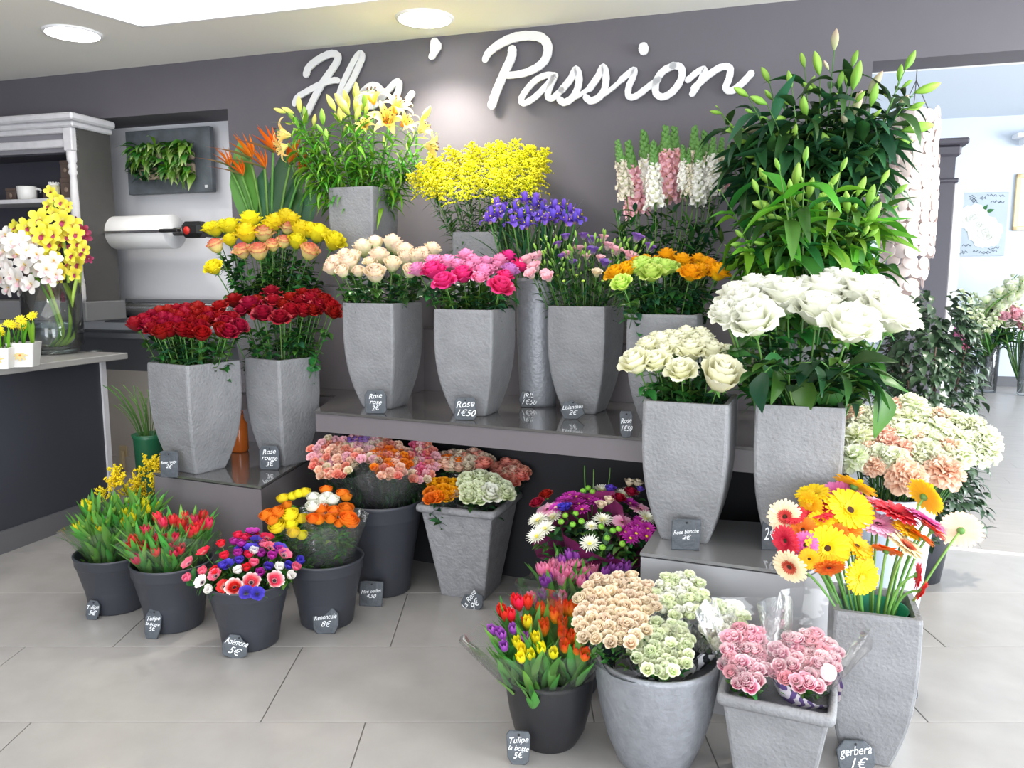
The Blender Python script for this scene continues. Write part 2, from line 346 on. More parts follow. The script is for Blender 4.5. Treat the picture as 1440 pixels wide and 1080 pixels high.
# main wall (thick), with the niche on the left and the passage on the right
THK = .26
m = MB(); m.box((sL, 0, 0), (sR, THK, CZ + .3), M=MW); struct('wall_back', m, wallm)
m = MB(); m.box((-6.5, 0, zN), (sL, .38, CZ + .3), M=MW); struct('wall_soffit', m, wallm)
m = MB(); m.box((sR, 0, zLint), (9, THK, CZ + .3), M=MW); struct('wall_lintel', m, wallm)
ND = .36
m = MB(); m.box((-6.5, ND, 1.16), (sL, ND + .1, zN + .05), M=MW); struct('wall_niche', m, nichem)
m = MB(); m.box((-6.5, ND, .84), (sL, ND + .1, 1.16), M=MW); m.box((-6.5, ND - .3, 1.13), (sL, ND, 1.17), M=MW); struct('wall_niche_dado', m, dadom)
m = MB(); m.box((-6.5, ND, 0), (sL, ND + .1, .84), M=MW); struct('wall_niche_lower', m, beigem)
m = MB(); m.box((-6.5, ND - .015, 0), (sL - .001, ND, .12), M=MW); struct('baseboard_niche', m, beigem)
# side walls of the shop out of frame
m = MB(); m.box((-6.1, -3.6, 0), (-6, 9, CZ + .3)); struct('wall_left', m, wallm)
# ---- tiled floor
ya = onz(720, 909, 0).y; yb = onz(720, 1015, 0).y; TD = ya - yb; TW = 1.21
xa = onz(415, 930, 0).x; xb = onz(550, 908, 0).x
TH0 = onz(1330, 770, 0); TH1 = onz(1440, 790, 0)
thd = V((we.x, we.y, 0))
m = MB(); m.box((-6.1, -3.6, -.1), (6.2, 9.2, -.006)); fl = struct('floor', m, groutm)
m = MB(); m.bbox((0, 0, -.006), (TW - .004, TD - .004, 0), .0012); tme = m.mesh('tile', tilem)
tn = wn   # tiles stop where the laminate starts
for r in range(-2, 9):
    y0 = yb + r*TD; off = xa if r % 2 == 0 else xb
    for k in range(-5, 5):
        x0 = off + k*TW
        if x0 > 4.6 or x0 + TW < -5.6: continue
        c = V((x0 + TW/2, y0 + TD/2, 0))
        if (c - W0).dot(-wn) > .75: continue
        if c.x > 2.0 and (c - TH0).dot(-wn) > -.28 + 0: continue
        obj('tile', tme, fl, T(x0, y0, 0))
# cut tiles along the threshold
th0 = V((TH0.x, TH0.y, 0)); MT = T(th0) @ MW.to_3x3().to_4x4()
m = MB()
m.prism([(p.x, p.y) for p in (MT @ V((-.95, -1.0, 0)), MT @ V((4.0, -1.0, 0)), MT @ V((4.0, -.02, 0)), MT @ V((-.95, -.02, 0)))], -.0055, -.0008)
part('tile', m, tilem, fl)
m = MB(); m.bbox((-1.6, -.02, -.004), (4.5, .02, .004), .002, M=MT); struct('trim_1', m, mat('pale_threshold_strip', (.75, .72, .68), .3))
# laminate of the next room
m = MB(); m.box((-1.6, .02, -.1), (9.5, 11, -.006), M=MT); f2 = struct('floor_2', m, plankm)
m = MB(); m.bbox((0, 0, -.006), (1.3985, .1988, .0), .0004); pme = m.mesh('plank', plankm)
for r in range(0, 44):
    for k in range(-2, 6):
        x0 = k*1.4 + (r*.53) % 1.4 - 1.2
        y0 = .021 + r*.2
        p = MT @ V((x0 + .7, y0, 0))
        q = p.x/p.y
        if q < .42 or q > .85 or p.y > 14: continue
        obj('plank', pme, f2, MT @ T(x0, y0, 0))
# next room walls
FB0 = onz(1340, 541, 0); fn = V((-sin(R(16)), -cos(R(16)), 0)); fe = V((cos(R(16)), -sin(R(16)), 0))
MF = T(FB0) @ Matrix((fe, -fn, V((0, 0, 1)))).transposed().to_4x4()
m = MB(); m.box((-7, 0, 0), (6, .1, 3.95), M=MF); struct('wall_far', m, bluewall)
m = MB(); m.box((-7, -.02, 0), (6, 0, .15), M=MF); struct('baseboard_far', m, basem)
m = MB(); m.box((-7, -9.5, 3.85), (6, .1, 3.95), M=MF); struct('ceiling_2', m, bluewall)
m = MB(); m.box((sR - .1, THK + .02, 0), (sR, 6.5, 3.6), M=MW); struct('wall_next_room', m, bluewall)
# ---- ceiling with the raised coffer
c0 = onz(200, 38, CZ); cl = onz(67, 0, CZ); cr = onz(480, 7, CZ)
dl = (cl - c0).normalized(); dr = (cr - c0).normalized()
A = c0; B = c0 + dl*4.5; D = c0 + dr*2.6; E = c0 + dl*4.5 + dr*2.6
m = MB(); z0, z1 = CZ, CZ + .12
def quadp(ps, m, z0=z0, z1=z1): m.prism([(p.x, p.y) for p in ps], z0, z1)
far = 9.5
def ext(p, d, k): return p + d*k
m2 = MB()
quadp([ext(A, -dr, 6), ext(D, dr, 6), ext(ext(D, dr, 6), -dl, 2.6), ext(ext(A, -dr, 6), -dl, 2.6)], m2)     # strip along the back wall
quadp([ext(A, -dr, 6), A, B, ext(B, -dr, 6)], m2)                                             # left
quadp([D, ext(D, dr, 6), ext(E, dr, 6), E], m2)                                                # right
quadp([ext(B, -dr, 6), ext(E, dr, 6), ext(ext(E, dr, 6), dl, 2), ext(ext(B, -dr, 6), dl, 2)], m2)
struct('ceiling', m2, ceilm)
m = MB()
for p, q in ((A, D), (D, E), (E, B), (B, A)):
    nrm = ((A + E)/2 - (p + q)/2); nrm.z = 0; dd = (q - p).normalized(); nn = V((dd.y, -dd.x, 0)); nn = nn if nn.dot(nrm) > 0 else -nn
    quadp([p, q, q + nn*.02, p + nn*.02], m, CZ - .004, CZ + .30)
struct('trim_2', m, covem)
m = MB(); quadp([A - dr*.1 - dl*.1, D + dr*.1 - dl*.1, E + dr*.1 + dl*.1, B - dr*.1 + dl*.1], m, CZ + .30, CZ + .36); struct('ceiling_coffer', m, covem)
kc = (A + B + D + E)/4; lc = bpy.data.lights.new('coffer_light', 'AREA'); lc.shape = 'RECTANGLE'; lc.size = 2.2; lc.size_y = 4; lc.energy = 52; lc.color = (1, .98, .95)
lo_c = bpy.data.objects.new('coffer_light', lc); C.objects.link(lo_c); lo_c.location = (kc.x, kc.y, CZ + .28); lo_c.rotation_euler = (0, 0, atan2(dl.y, dl.x) + pi/2)
def downlight(px, py, where, power, p=None):
    if p is None: p = onz(px, py, CZ)
    t = thing('ceiling_downlight', where, 'ceiling light', (p.x, p.y, CZ))
    m = MB(); m.lathe([(.13, -.012), (.165, -.012), (.17, -.003), (.17, .0), (.13, 0)], 32, cap=False); part('lamp_rim', m, covem, t)
    m = MB(); m.lathe([(.0001, -.013), (.152, -.013), (.152, -.001)], 32, cap=False); part('diffuser', m, lampm, t)
    spot('downlight_beam', (p.x, p.y, CZ - .03), power, 125, .8)
downlight(102, 46, 'round lit ceiling downlight above the grey hutch at the left', 26)
downlight(597, 25, 'round lit ceiling downlight just in front of the wall lettering', 140)
downlight(0, 0, 'round lit ceiling downlight over the passage to the next room', 170, V((2.80, 3.72, CZ)))
# ------------------------------------------------------------------ counter on the left
q0 = onz(0, 795, 0); q1 = onz(104, 755, 0); cd = (q1 - q0).normalized(); cn = V((cd.y, -cd.x, 0))   # cn toward the shop
P1_ = onz(180, 496, 1.09)
cend = V((P1_.x, P1_.y, 0)); 
MC = T(cend) @ Matrix((cd, -cn, V((0, 0, 1)))).transposed().to_4x4()     # x along counter (away from camera), y away from shop
t = thing('shop_counter', 'dark grey shop counter with a pale top at the left edge', 'counter', cend)
MCi = T(-cend) @ MC
m = MB(); m.box((-3.2, .12, 0), (-.13, .75, 1.045), M=MCi); part('counter_body', m, counterm, t)
m = MB(); m.bbox((-3.25, 0, 1.05), (0, .8, 1.09), .004, M=MCi); part('counter_top', m, counttop, t)
m = MB(); m.box((-.13, .105, 0), (-.09, .75, 1.05), M=MCi); part('end_panel', m, gpaint, t)
m = MB(); m.box((-3.2, .10, 0), (-.13, .12, .13), M=MCi); part('plinth', m, basem, t)
# ------------------------------------------------------------------ hutch (wall cabinet) on the left
# front right edge at px (102..118)
HZ1 = 2.62; HZ0 = 1.40
def hpx(px, py, Y): return at(px, py, Y)
HY = 5.75
hc = at(104, 200, HY); hc.z = 0; he = V((cos(R(16)), -sin(R(16)), 0)); hn = V((-sin(R(16)), -cos(R(16)), 0))
MH = Matrix((he, -hn, V((0, 0, 1)))).transposed().to_4x4()
ztop = at(102, 160, HY).z; zbot = at(118, 424, HY).z; zled = at(118, 452, HY).z
hw = 1.5; hd = .34
t = thing('hutch_cabinet', 'grey painted open hutch with turned posts and a moulded cornice', 'cabinet', (hc.x, hc.y, zled))
def hz(z): return z - zled
H_ = MH
m = MB(); m.box((-.03, .02, hz(zbot)), (0, hd, hz(ztop) - .04), M=H_); part('side_panel', m, dpaint, t)
m = MB(); m.box((-hw, hd - .03, hz(zbot)), (-.03, hd, hz(ztop) - .04), M=H_); part('back_panel', m, innerm, t)
m = MB(); m.bbox((-hw - .06, -.07, hz(ztop) - .05), (.06, hd, hz(ztop)), .012, M=H_); m.bbox((-hw - .03, -.035, hz(ztop) - .09), (.03, hd, hz(ztop) - .05), .01, M=H_); part('cornice', m, gpaint, t)
y1 = at(102, 186, HY).z; y2 = at(102, 198, HY).z; y3 = at(102, 212, HY).z; y0_ = at(102, 176, HY).z
m = MB(); m.box((-hw, .03, hz(y3) + .0), (-.03, .05, hz(ztop) - .09), M=H_); part('frieze', m, mat('lilac_grey_paint', (.26, .25, .28), .6), t)
for z, h in ((y1, .062), (y2 - .04, .055)):
    m = MB(); m.bbox((-hw, -.005, hz(z)), (-.07, .035, hz(z) + h), .006, M=H_); part('rail', m, gpaint, t)
m = MB(); m.box((-hw, .05, hz(y3) - .01), (-.03, hd, hz(y3) + .01), M=H_); part('top_board', m, innerm, t)
zs = at(60, 277, HY).z
m = MB(); m.bbox((-hw, .015, hz(zs) - .03), (-.035, hd - .03, hz(zs)), .004, M=H_); part('shelf', m, gpaint, t)
pz = hz(at(104, 212, HY).z)
m = MB(); m.bbox((-.075, -.02, pz), (-.0, .045, hz(ztop) - .09), .006, M=H_)
L_ = pz - hz(zbot)
prof = [(.022, 0), (.026, .02), (.026, .12), (.02, .125), (.027, .14), (.02, .155), (.018, .2), (.024, .45), (.026, .6), (.020, .8), (.018, .84), (.027, .86), (.020, .88), (.027, .90), (.020, .92), (.028, .935), (.028, 1)]
pm_ = MB(); pm_.lathe([(r*1.25, z*L_) for r, z in prof], 14); m.merge(pm_, H_ @ T(-.037, .012, hz(zbot)))
part('turned_post', m, gpaint, t)
m = MB(); m.bbox((-hw - .04, -.05, 0), (.05, hd, hz(zbot)), .008, M=H_); part('base_ledge', m, mat('grey_ledge_paint', (.20, .20, .21), .5), t)
def on_hutch(x, y, z): return V((hc.x, hc.y, 0)) + (H_.to_3x3() @ V((x, y, 0))) + V((0, 0, z))
def hx(px, dy=.14):   # local x for pixel column on a plane dy behind the front
    p = onplane(px, 270, V((hc.x, hc.y, 0)) - hn*dy, hn); return (p - V((hc.x, hc.y, 0))).dot(he)
def thing_mesh(name, mb, mats, label, cat, loc=(0, 0, 0), rz=0, group=None):
    o = obj(name, mb.mesh(name, mats)); o.location = loc; o.rotation_euler = (0, 0, rz); return tag(o, label, cat, group)
m = MB(); m.lathe([(.0001, .004), (.045, 0), (.062, .006), (.068, .10), (.066, .103), (.06, .1), (.055, .015), (.0001, .012)], 28)
hd_ = MB(); hd_.tube([(.062, 0, .085), (.095, 0, .085), (.105, 0, .075), (.10, 0, .06)], .008, 6)
o = thing_mesh('ceramic_pot', m, creamc, 'low white ceramic pot standing on the hutch shelf', 'pot', on_hutch(hx(38), .14, zs)); part('handle', hd_, creamc, o)
t = thing('candle_jar', 'small cream jar candle with a white beaded lid on the hutch shelf', 'candle', on_hutch(hx(80), .12, zs))
m = MB(); m.lathe([(.0001, 0), (.034, 0), (.036, .004), (.036, .10), (.0001, .10)], 20); part('jar', m, mat('cream_wax_glass', (.72, .68, .45), .2), t)
m = MB(); m.lathe([(.036, .10), (.038, .102), (.038, .112), (.0001, .114)], 20)
for k in range(10): m.blob((.03*cos(k*.63), .03*sin(k*.63), .118), .008, n=3)
part('lid', m, creamc, t)
m = MB(); m.bbox((-.02, -.038, .02), (.02, -.035, .075), .001); part('paper_label', m, brownm, t)
def carton(x, y, z, w_, d_, h, label, band=True):
    t = thing('gift_carton', label, 'box', on_hutch(x, y, z), -R(16))
    m = MB(); m.bbox((-w_/2, -d_/2, 0), (w_/2, d_/2, h*.78), .003); part('carton_base', m, brownm, t)
    m = MB(); m.bbox((-w_/2 - .002, -d_/2 - .002, h*.78), (w_/2 + .002, d_/2 + .002, h), .003); part('carton_lid', m, brownm, t)
    m = MB(); m.lathe([(.0001, 0), (w_*.18, .0), (w_*.18, .001), (.0001, .0015)], 16); q = MB(); q.merge(m, T(0, -d_/2 - .001, h*.45) @ Matrix.Rotation(pi/2, 4, 'X')); part('seal', q, mat('tan_print', (.30, .22, .17), .6), t)
carton(hx(98), .16, zs, .10, .10, .15, 'larger brown gift carton beside the candle jar, lowest of two stacked')
carton(hx(97), .16, zs + .15, .085, .085, .125, 'smaller brown gift carton stacked on top beside the candle jar')
carton(hx(12), .2, zs, .09, .09, .10, 'brown gift carton at the left end of the hutch shelf')
carton(hx(60), .22, zs, .11, .05, .10, 'dark brown carton standing behind the white ceramic pot')
def bag(px, w_, h, lab, tilt):
    t = thing('kraft_bag', lab, 'bag', on_hutch(hx(px), .18, zbot), -R(16))
    m = MB(); m.rings([[V((sx*w_/2*k, sy*.05*k2, z)) for sx, sy in ((-1,-1),(1,-1),(1,1),(-1,1))] for z, k, k2 in ((0,1,1),(h*.7,.97,.9),(h,.93,.3))], cap1=False); part('bag_body', m, mat('kraft_paper', (.22, .16, .12), .8), t)
    m = MB(); m.tube([(-w_*.2, -.02, h), (-w_*.18, -.02, h + .07), (w_*.18, -.02, h + .07), (w_*.2, -.02, h)], .004, 5); part('handle', m, brownm, t)
    m = MB(); m.bbox((-w_*.25, -.052, h*.35), (w_*.25, -.048, h*.6), .001); part('print_panel', m, mat('brown_print', (.05, .035, .03), .7), t)
bag(28, .13, .42, 'kraft paper bag on the hutch base behind the yellow orchids, left one', 0)
bag(50, .13, .44, 'kraft paper bag on the hutch base behind the yellow orchids, right one', 0)
# ------------------------------------------------------------------ framed living plant picture
def np_(px, py, d): return onplane(px, py, W0 - wn*(ND - d), wn)
MN = lambda d: T(W0 - wn*(ND - d)) @ MW.to_3x3().to_4x4()
pc = np_(236, 225, .14); pl = np_(175, 225, .14); pr = np_(293, 225, .14); w_ = (pr - pl).length; zt = np_(236, 181, .14).z; zb = np_(236, 272, .14).z
t = thing('plant_picture', 'dark slate wall picture with living green plants in its middle', 'wall decoration', (pc.x, pc.y, zb))
MR = MW.to_3x3().to_4x4()
m = MB(); m.bbox((-w_/2, 0, 0), (w_/2, .05, zt - zb), .004, M=MR); part('panel', m, mat('mottled_slate_panel', (.10, .115, .13), .55, noise=.45, nscale=5, bump=.3), t)
m = MB(); m.bbox((-w_*.33, -.03, (zt-zb)*.22), (w_*.33, .0, (zt-zb)*.45), .01, M=MR); m.bbox((-w_*.33, -.03, (zt-zb)*.5), (w_*.33, .0, (zt-zb)*.62), .01, M=MR); part('planting_pocket', m, mat('pale_moss', (.45, .36, .26), .9, bump=1, bscale=50), t)
m = MB(); m.box((w_*.42, -.003, .03), (w_*.45, .0, .05), M=MR); part('price_sticker', m, whitem, t)
varm = petalmat('variegated_leaf', [(0, (.05, .18, .02)), (.6, (.08, .25, .03)), (1, (.45, .60, .25))], .4, .2, .2)
def leafmesh(W, bend, cup, nv=5, nu=2, point=1.3, tip=.45, wb=.25, mt=leafm, name='leaf', tw=0, ruf=0):
    m = MB(); m.petal(0, 0, 1, W, (0, bend, 0), cup, ruf, nu, nv, tip=tip, wb=wb, point=point, twist=tw, rr=random.Random(3)); return m.mesh(name, mt)
LF = dict(var=leafmesh(.22, 1.6, .3, mt=varm), strap=leafmesh(.10, 1.2, .15, mt=brightleaf), fern=leafmesh(.28, .8, .5, mt=darkleaf))
for k in range(210):
    x = U(-.36, .36)*w_; top = U(0, 1) < .55
    z = (zt-zb)*((.50 + U(0, .28)) if top else (.24 + U(0, .24)))
    p = MR @ V((x, -.03, z)); d = MR @ V((U(-.7, .7), -U(.4, 1), U(-.35, .9)))
    k_ = 'fern' if (not top and x < 0) else rnd.choice(['var', 'var', 'strap'])
    obj('leaf', LF[k_], t, frame(p, d, U(.10, .19)*(1 if k_ != 'fern' else .6), U(-.5, .5), True))
# ------------------------------------------------------------------ paper roll dispenser
a = np_(134, 327, .33); b = np_(246, 327, .33); a2 = np_(250, 327, .33)
zc = b.z; rr_ = .122
ax = (b - a).normalized(); L = (b - a).length
t = thing('paper_roll_dispenser', 'large white wrapping paper roll on a black wall bracket with a cutter bar', 'paper roll', (a + b)/2)
o_ = (a + b)/2
Mx = MR @ Matrix.Rotation(pi/2, 4, 'Y')
m = MB(); q = MB(); q.lathe([(.03, -L/2), (.03, -L/2 + .002), (rr_ - .004, -L/2), (rr_, -L/2 + .006), (rr_, L/2 - .006), (rr_ - .004, L/2), (.03, L/2 - .002), (.03, L/2)], 40)
m.merge(q, Mx); part('paper_roll', m, paperm, t)
m = MB(); q = MB(); q.lathe([(.03, -L/2 - .02), (.03, L/2 + .06)], 14); m.merge(q, Mx); part('core_rod', m, chrome, t)
m = MB(); m.bbox((-L/2 - .02, -rr_ - .018, -.012), (L/2 + .02, -rr_ - .006, .006), .003, M=MR); part('cutter_bar', m, chrome, t)
m = MB()
m.bbox((L/2 + .12, -.10, -.05), (L/2 + .30, .02, .065), .03, M=MR); m.bbox((L/2 - .02, -.145, -.012), (L/2 + .14, -.1, .012), .006, M=MR); m.bbox((L/2 - .0, -.03, -.03), (L/2 + .13, .0, .0), .008, M=MR)
m.bbox((L/2 + .2, 0, -.04), (L/2 + .27, .32, .04), .01, M=MR)
part('bracket', m, blackm, t)
m = MB(); q = MB(); q.lathe([(.0001, 0), (.028, 0), (.028, .006), (.0001, .008)], 16); m.merge(q, MR @ T(L/2 + .19, -.10, .0) @ Matrix.Rotation(pi/2, 4, 'X')); part('knob', m, mat('red_knob', (.65, .03, .02), .4), t)
m = MB(); m.bbox((L/2 + .13, .30, -.26), (L/2 + .25, .325, -.02), .004, M=MR); part('back_plate', m, nichem, t)
# lower silver roll
a = np_(178, 438, .2); b = np_(330, 436, .2); o_ = (a + b)/2; L = (b - a).length
t = thing('foil_roll_dispenser', 'low dispenser with a silvery roll behind the left dark red roses', 'paper roll', (o_.x, o_.y, o_.z))
m = MB(); q = MB(); q.lathe([(.0001, -L/2), (.055, -L/2), (.055, L/2), (.0001, L/2)], 24); m.merge(q, Mx); part('foil_roll', m, mat('silver_film', (.75, .76, .76), .15, metal=.8), t)
m = MB(); m.bbox((-L/2 - .1, -.13, -.09), (L/2, .08, -.055), .006, M=MR); m.bbox((-L/2 - .04, .03, .055), (L/2, .08, .085), .005, M=MR); m.bbox((-L/2 - .04, .05, -.09), (-L/2 - .01, .08, .085), .005, M=MR); part('roll_frame', m, dadom, t)
m = MB(); m.bbox((-L/2 + .1, -.10, -.12), (L/2, .0, -.09), .006, M=MR); part('paper_tray', m, paperm, t)
# ------------------------------------------------------------------ wall lettering
def stroke(m, pts, wid, s, ox, oy, off, th=.012, fac=1.0):
    P2 = [wall_pt(ox + x/s, oy + y/s, off) for x, y in pts]
    Q = [((p - W0).dot(we), p.z) for p in P2]
    fac = 1.28
    pxm = (wall_pt(ox + pts[0][0]/s + 1, oy + pts[0][1]/s, off) - P2[0]).length*.93
    # smooth
    out = []
    n = len(Q)
    for i in range(n-1):
        p0 = Q[max(i-1, 0)]; p1 = Q[i]; p2 = Q[i+1]; p3 = Q[min(i+2, n-1)]
        for k in range(5):
            u = k/5
            out.append(tuple(.5*((2*p1[j]) + (-p0[j]+p2[j])*u + (2*p0[j]-5*p1[j]+4*p2[j]-p3[j])*u*u + (-p0[j]+3*p1[j]-3*p2[j]+p3[j])*u**3) for j in (0, 1)) + (i+u,))
    out.append(Q[-1] + (n-1,))
    N = len(out)
    def wd(u):
        if hasattr(wid, '__len__'):
            i = min(int(u), n-2); return fac*(wid[i]*(1-(u-i)) + wid[i+1]*(u-i))/s*pxm/2
        return fac*wid/s*pxm/2
    rs = []
    for i, (x, z, u) in enumerate(out):
        a_ = out[max(i-1, 0)]; b_ = out[min(i+1, N-1)]; dx, dz = b_[0]-a_[0], b_[1]-a_[1]; l = sqrt(dx*dx+dz*dz) or 1; dx /= l; dz /= l
        h = wd(u)*(1 + .05*sin(i*2.1))
        rs.append((x, z, -dz*h, dx*h, dx*h, dz*h))
    f0 = -off - th; f1 = -off
    def vv(x, y, z): return MW @ V((x, y, z))
    secs = []
    caps = lambda r, sg: [(r[0] + r[2]*cos(a) + sg*r[4]*sin(a), r[1] + r[3]*cos(a) + sg*r[5]*sin(a)) for a in (pi*.85, )]
    x, z, nx, nz, tx, tz = rs[0]; secs.append((x - tx*.95, z - tz*.95, nx*.25, nz*.25)); secs.append((x - tx*.7, z - tz*.7, nx*.72, nz*.72))
    for r in rs: secs.append(r[:4])
    x, z, nx, nz, tx, tz = rs[-1]; secs.append((x + tx*.7, z + tz*.7, nx*.72, nz*.72)); secs.append((x + tx*.95, z + tz*.95, nx*.25, nz*.25))
    m.rings([[vv(x - nx, f0, z - nz), vv(x + nx, f0, z + nz), vv(x + nx, f1, z + nz), vv(x - nx, f1, z - nz)] for x, z, nx, nz in secs])
z6 = (4.5, 380, 40, .03); z7 = (3.2727, 640, 30, .03)
sign = thing('wall_lettering', 'white cut-out script lettering of the shop name on the grey wall', 'sign', wl(-.2, .03, 2.4))
def letter(name, strokes, z):
    m = MB()
    for i, (w_, pts) in enumerate(strokes): stroke(m, pts, w_, *z, th=.014 + .0012*i)
    o = part(name, m, whitem, sign); o.matrix_parent_inverse = T(-sign.location); 
letter('letter', [(32, [(232,292),(248,250),(300,205),(360,172),(405,162),(432,178),(425,215),(390,270),(340,340),(300,410),(265,480),(240,535)]), (27, [(160,478),(180,437),(240,400),(300,367),(360,342),(415,330),(432,332)])], z6)
letter('letter', [(28, [(455,440),(485,395),(525,325),(560,250),(585,185),(572,160),(540,200),(500,275),(465,350),(440,420),(430,450)])], z6)
letter('letter', [(32, [(590,405),(635,368),(680,368),(712,410),(700,455),(650,490),(590,480),(575,440),(605,400)])], z6)
letter('letter', [(30, [(700,455),(740,405),(795,345),(818,345),(815,395),(790,455),(805,480),(850,478),(900,415)])], z6)
letter('apostrophe', [([46, 62, 46, 32, 34], [(1045,92),(1050,115),(1044,140),(1035,165),(1026,180)])], z6)
letter('letter', [([22,26,30,32,32,32,32,30,28,26,22], [(140,178),(158,145),(205,108),(270,78),(340,68),(400,78),(428,115),(420,170),(385,210),(320,240),(240,252)]), (32, [(265,132),(262,165),(240,215),(215,270),(190,330),(172,385)])], z7)
letter('letter', [(23, [(462,252),(420,250),(370,275),(325,325),(306,362),(322,378),(370,350),(425,295),(458,258),(440,300),(428,345),(450,355),(492,318)])], z7)
letter('letter', [(26, [(492,318),(535,265),(558,222),(572,262),(565,312),(540,355),(505,375),(483,362)]), (17, [(530,362),(580,338),(622,308)])], z7)
letter('letter', [(26, [(620,312),(660,255),(683,212),(696,255),(690,312),(665,350),(628,368),(604,352)]), (17, [(650,360),(710,322),(770,270)])], z7)
letter('letter', [(24, [(765,272),(800,242),(826,226),(818,262),(800,305),(800,345),(830,348),(880,312),(935,270)]), (38, [(868,122),(869,136)])], z7)
letter('letter', [(27, [(1005,207),(960,230),(928,275),(925,330),(958,350),(1005,322),(1042,265),(1040,215),(1002,206)])], z7)
letter('letter', [(24, [(1072,272),(1112,238),(1146,222),(1142,250),(1115,300),(1092,335)]), (26, [(1100,310),(1160,255),(1220,215),(1264,216),(1262,262),(1246,308),(1272,322),(1318,290),(1362,242)])], z7)
# ------------------------------------------------------------------ display furniture
ZB = .60; ZR = .58; ZS = .93
# left box with glass top
g1 = onz(367, 684, ZB); g2 = onz(427, 648, ZB); g0 = onz(215, 664.5, ZB)
sd = (g2 - g1).normalized()
poly = [(g0.x, g0.y), (g1.x, g1.y), (g1.x + sd.x*.86, g1.y + sd.y*.86), (g0.x + sd.x*.70, g0.y + sd.y*.86 )]
def shrink(poly, k):
    cx = sum(p[0] for p in poly)/len(poly); cy = sum(p[1] for p in poly)/len(poly); return [(cx + (x-cx)*k, cy + (y-cy)*k) for x, y in poly]
def stand(name, label, poly, z, th=.012, body=boxm, top=glassm, foot=True):
    cx = sum(p[0] for p in poly)/len(poly); cy = sum(p[1] for p in poly)/len(poly)
    t = thing(name, label, 'display stand', (cx, cy, 0)); pl = [(x-cx, y-cy) for x, y in poly]
    m = MB(); m.prism(shrink(pl, .992), 0.0, z - th - .006); part('body', m, body, t)
    m = MB(); m.prism(shrink(pl, .97), z - th - .006, z - th); part('shadow_gap', m, voidm, t)
    m = MB(); m.prism(pl, z - th, z); part('glass_top', m, top, t); return t
stand('display_plinth', 'warm grey display plinth with a smoked glass top under the dark red roses', poly, ZB)
# main shelf
s0 = onz(445, 578, ZS); s1 = onz(900, 616, ZS); sd_ = (s1 - s0).normalized(); sn = V((sd_.y, -sd_.x, 0)); 
a0 = s0 - sd_*.01; a1 = s0 + sd_*2.45
if sn.y > 0: sn = -sn
b0 = a0 - sd_*.95 - sn*1.15; b1 = a1 - sn*.92
def clampwall(p, k=.02):
    d = (p - W0).dot(wn)
    return p if d > k else p + wn*(k - d)
b0 = clampwall(b0); b1 = clampwall(b1)
t = thing('display_shelf', 'long warm grey display shelf with a smoked glass top', 'shelf', (s0.x, s0.y, 0))
lo = lambda p: (p.x - s0.x, p.y - s0.y)
L1_ = V((-1.0, 4.52, 0)); L2_ = V((-1.98, 4.72, 0)); m = MB(); m.prism([lo(a0), lo(a1), lo(b1), lo(b0), lo(L2_), lo(L1_)], ZS - .012, ZS); part('glass_top', m, glassm, t)
i_ = -sn*.006
m = MB(); m.prism([lo(a0 + i_), lo(a1 + i_), lo(b1), lo(b0), lo(L2_), lo(L1_)], ZS - .105, ZS - .014); part('shelf_board', m, boxm, t)
k_ = -sn*.55
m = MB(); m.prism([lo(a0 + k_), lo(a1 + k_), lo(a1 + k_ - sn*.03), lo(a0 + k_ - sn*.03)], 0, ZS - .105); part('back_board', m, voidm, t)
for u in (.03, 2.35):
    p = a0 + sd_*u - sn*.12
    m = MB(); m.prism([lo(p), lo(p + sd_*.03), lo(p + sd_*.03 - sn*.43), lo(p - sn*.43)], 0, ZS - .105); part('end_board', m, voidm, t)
# upper boxes standing on the shelf
def ubox(label, c, yaw, x0, x1, depth, z):
    e = V((cos(yaw), -sin(yaw), 0)); n_ = V((-sin(yaw), -cos(yaw), 0)); c = V((c[0], c[1], 0))
    def at_x(x): return c + e*((x - c.x)/e.x)
    A_, B_ = at_x(x0), at_x(x1); C_ = clampwall(B_ - n_*depth, .01); D_ = clampwall(A_ - n_*depth, .01)
    cx = (A_ + B_)/2; t = thing('display_box', label, 'display stand', (cx.x, cx.y, ZS + .0005)); pl = [(p.x - cx.x, p.y - cx.y) for p in (A_, B_, C_, D_)]
    m = MB(); m.prism(shrink(pl, .99), 0, z - ZS - .012); part('body', m, boxm, t)
    m = MB(); m.prism(pl, z - ZS - .010, z - ZS); part('glass_top', m, glassm, t)
ubox('tall grey display box on the shelf under the yellow lilies', (-1.02, 4.74), R(21), -1.36, -.575, .5, 1.55)
ubox('lower grey display box on the shelf under the goldenrod', (-.25, 4.61), R(21), -.565, .155, .6, 1.305)
ubox('grey display box on the shelf behind the yellow and lime roses', (.57, 4.26), R(22), .17, .80, .62, 1.25)
ubox('grey display box on the shelf behind the large white roses', (1.1, 4.02), R(22), .83, 1.62, .62, 1.50)
# right block
r0 = onz(900, 777, ZR); r1 = onz(1088, 801, ZR); rd = (r1 - r0).normalized(); rn = V((rd.y, -rd.x, 0)); rn = rn if rn.y < 0 else -rn
r1 = r0 + rd*((1.015 - r0.x)/rd.x)
poly = [(p.x, p.y) for p in (r0, r1, r1 - rn*.62 + rd*.33, r0 - rn*.5)]
stand('display_plinth', 'window-lit satin grey display plinth under the two pots of white roses', poly, ZR, body=boxlit, top=mat('grey_glass_top', (.22, .22, .225), .08, spec=.9, coat=.8))
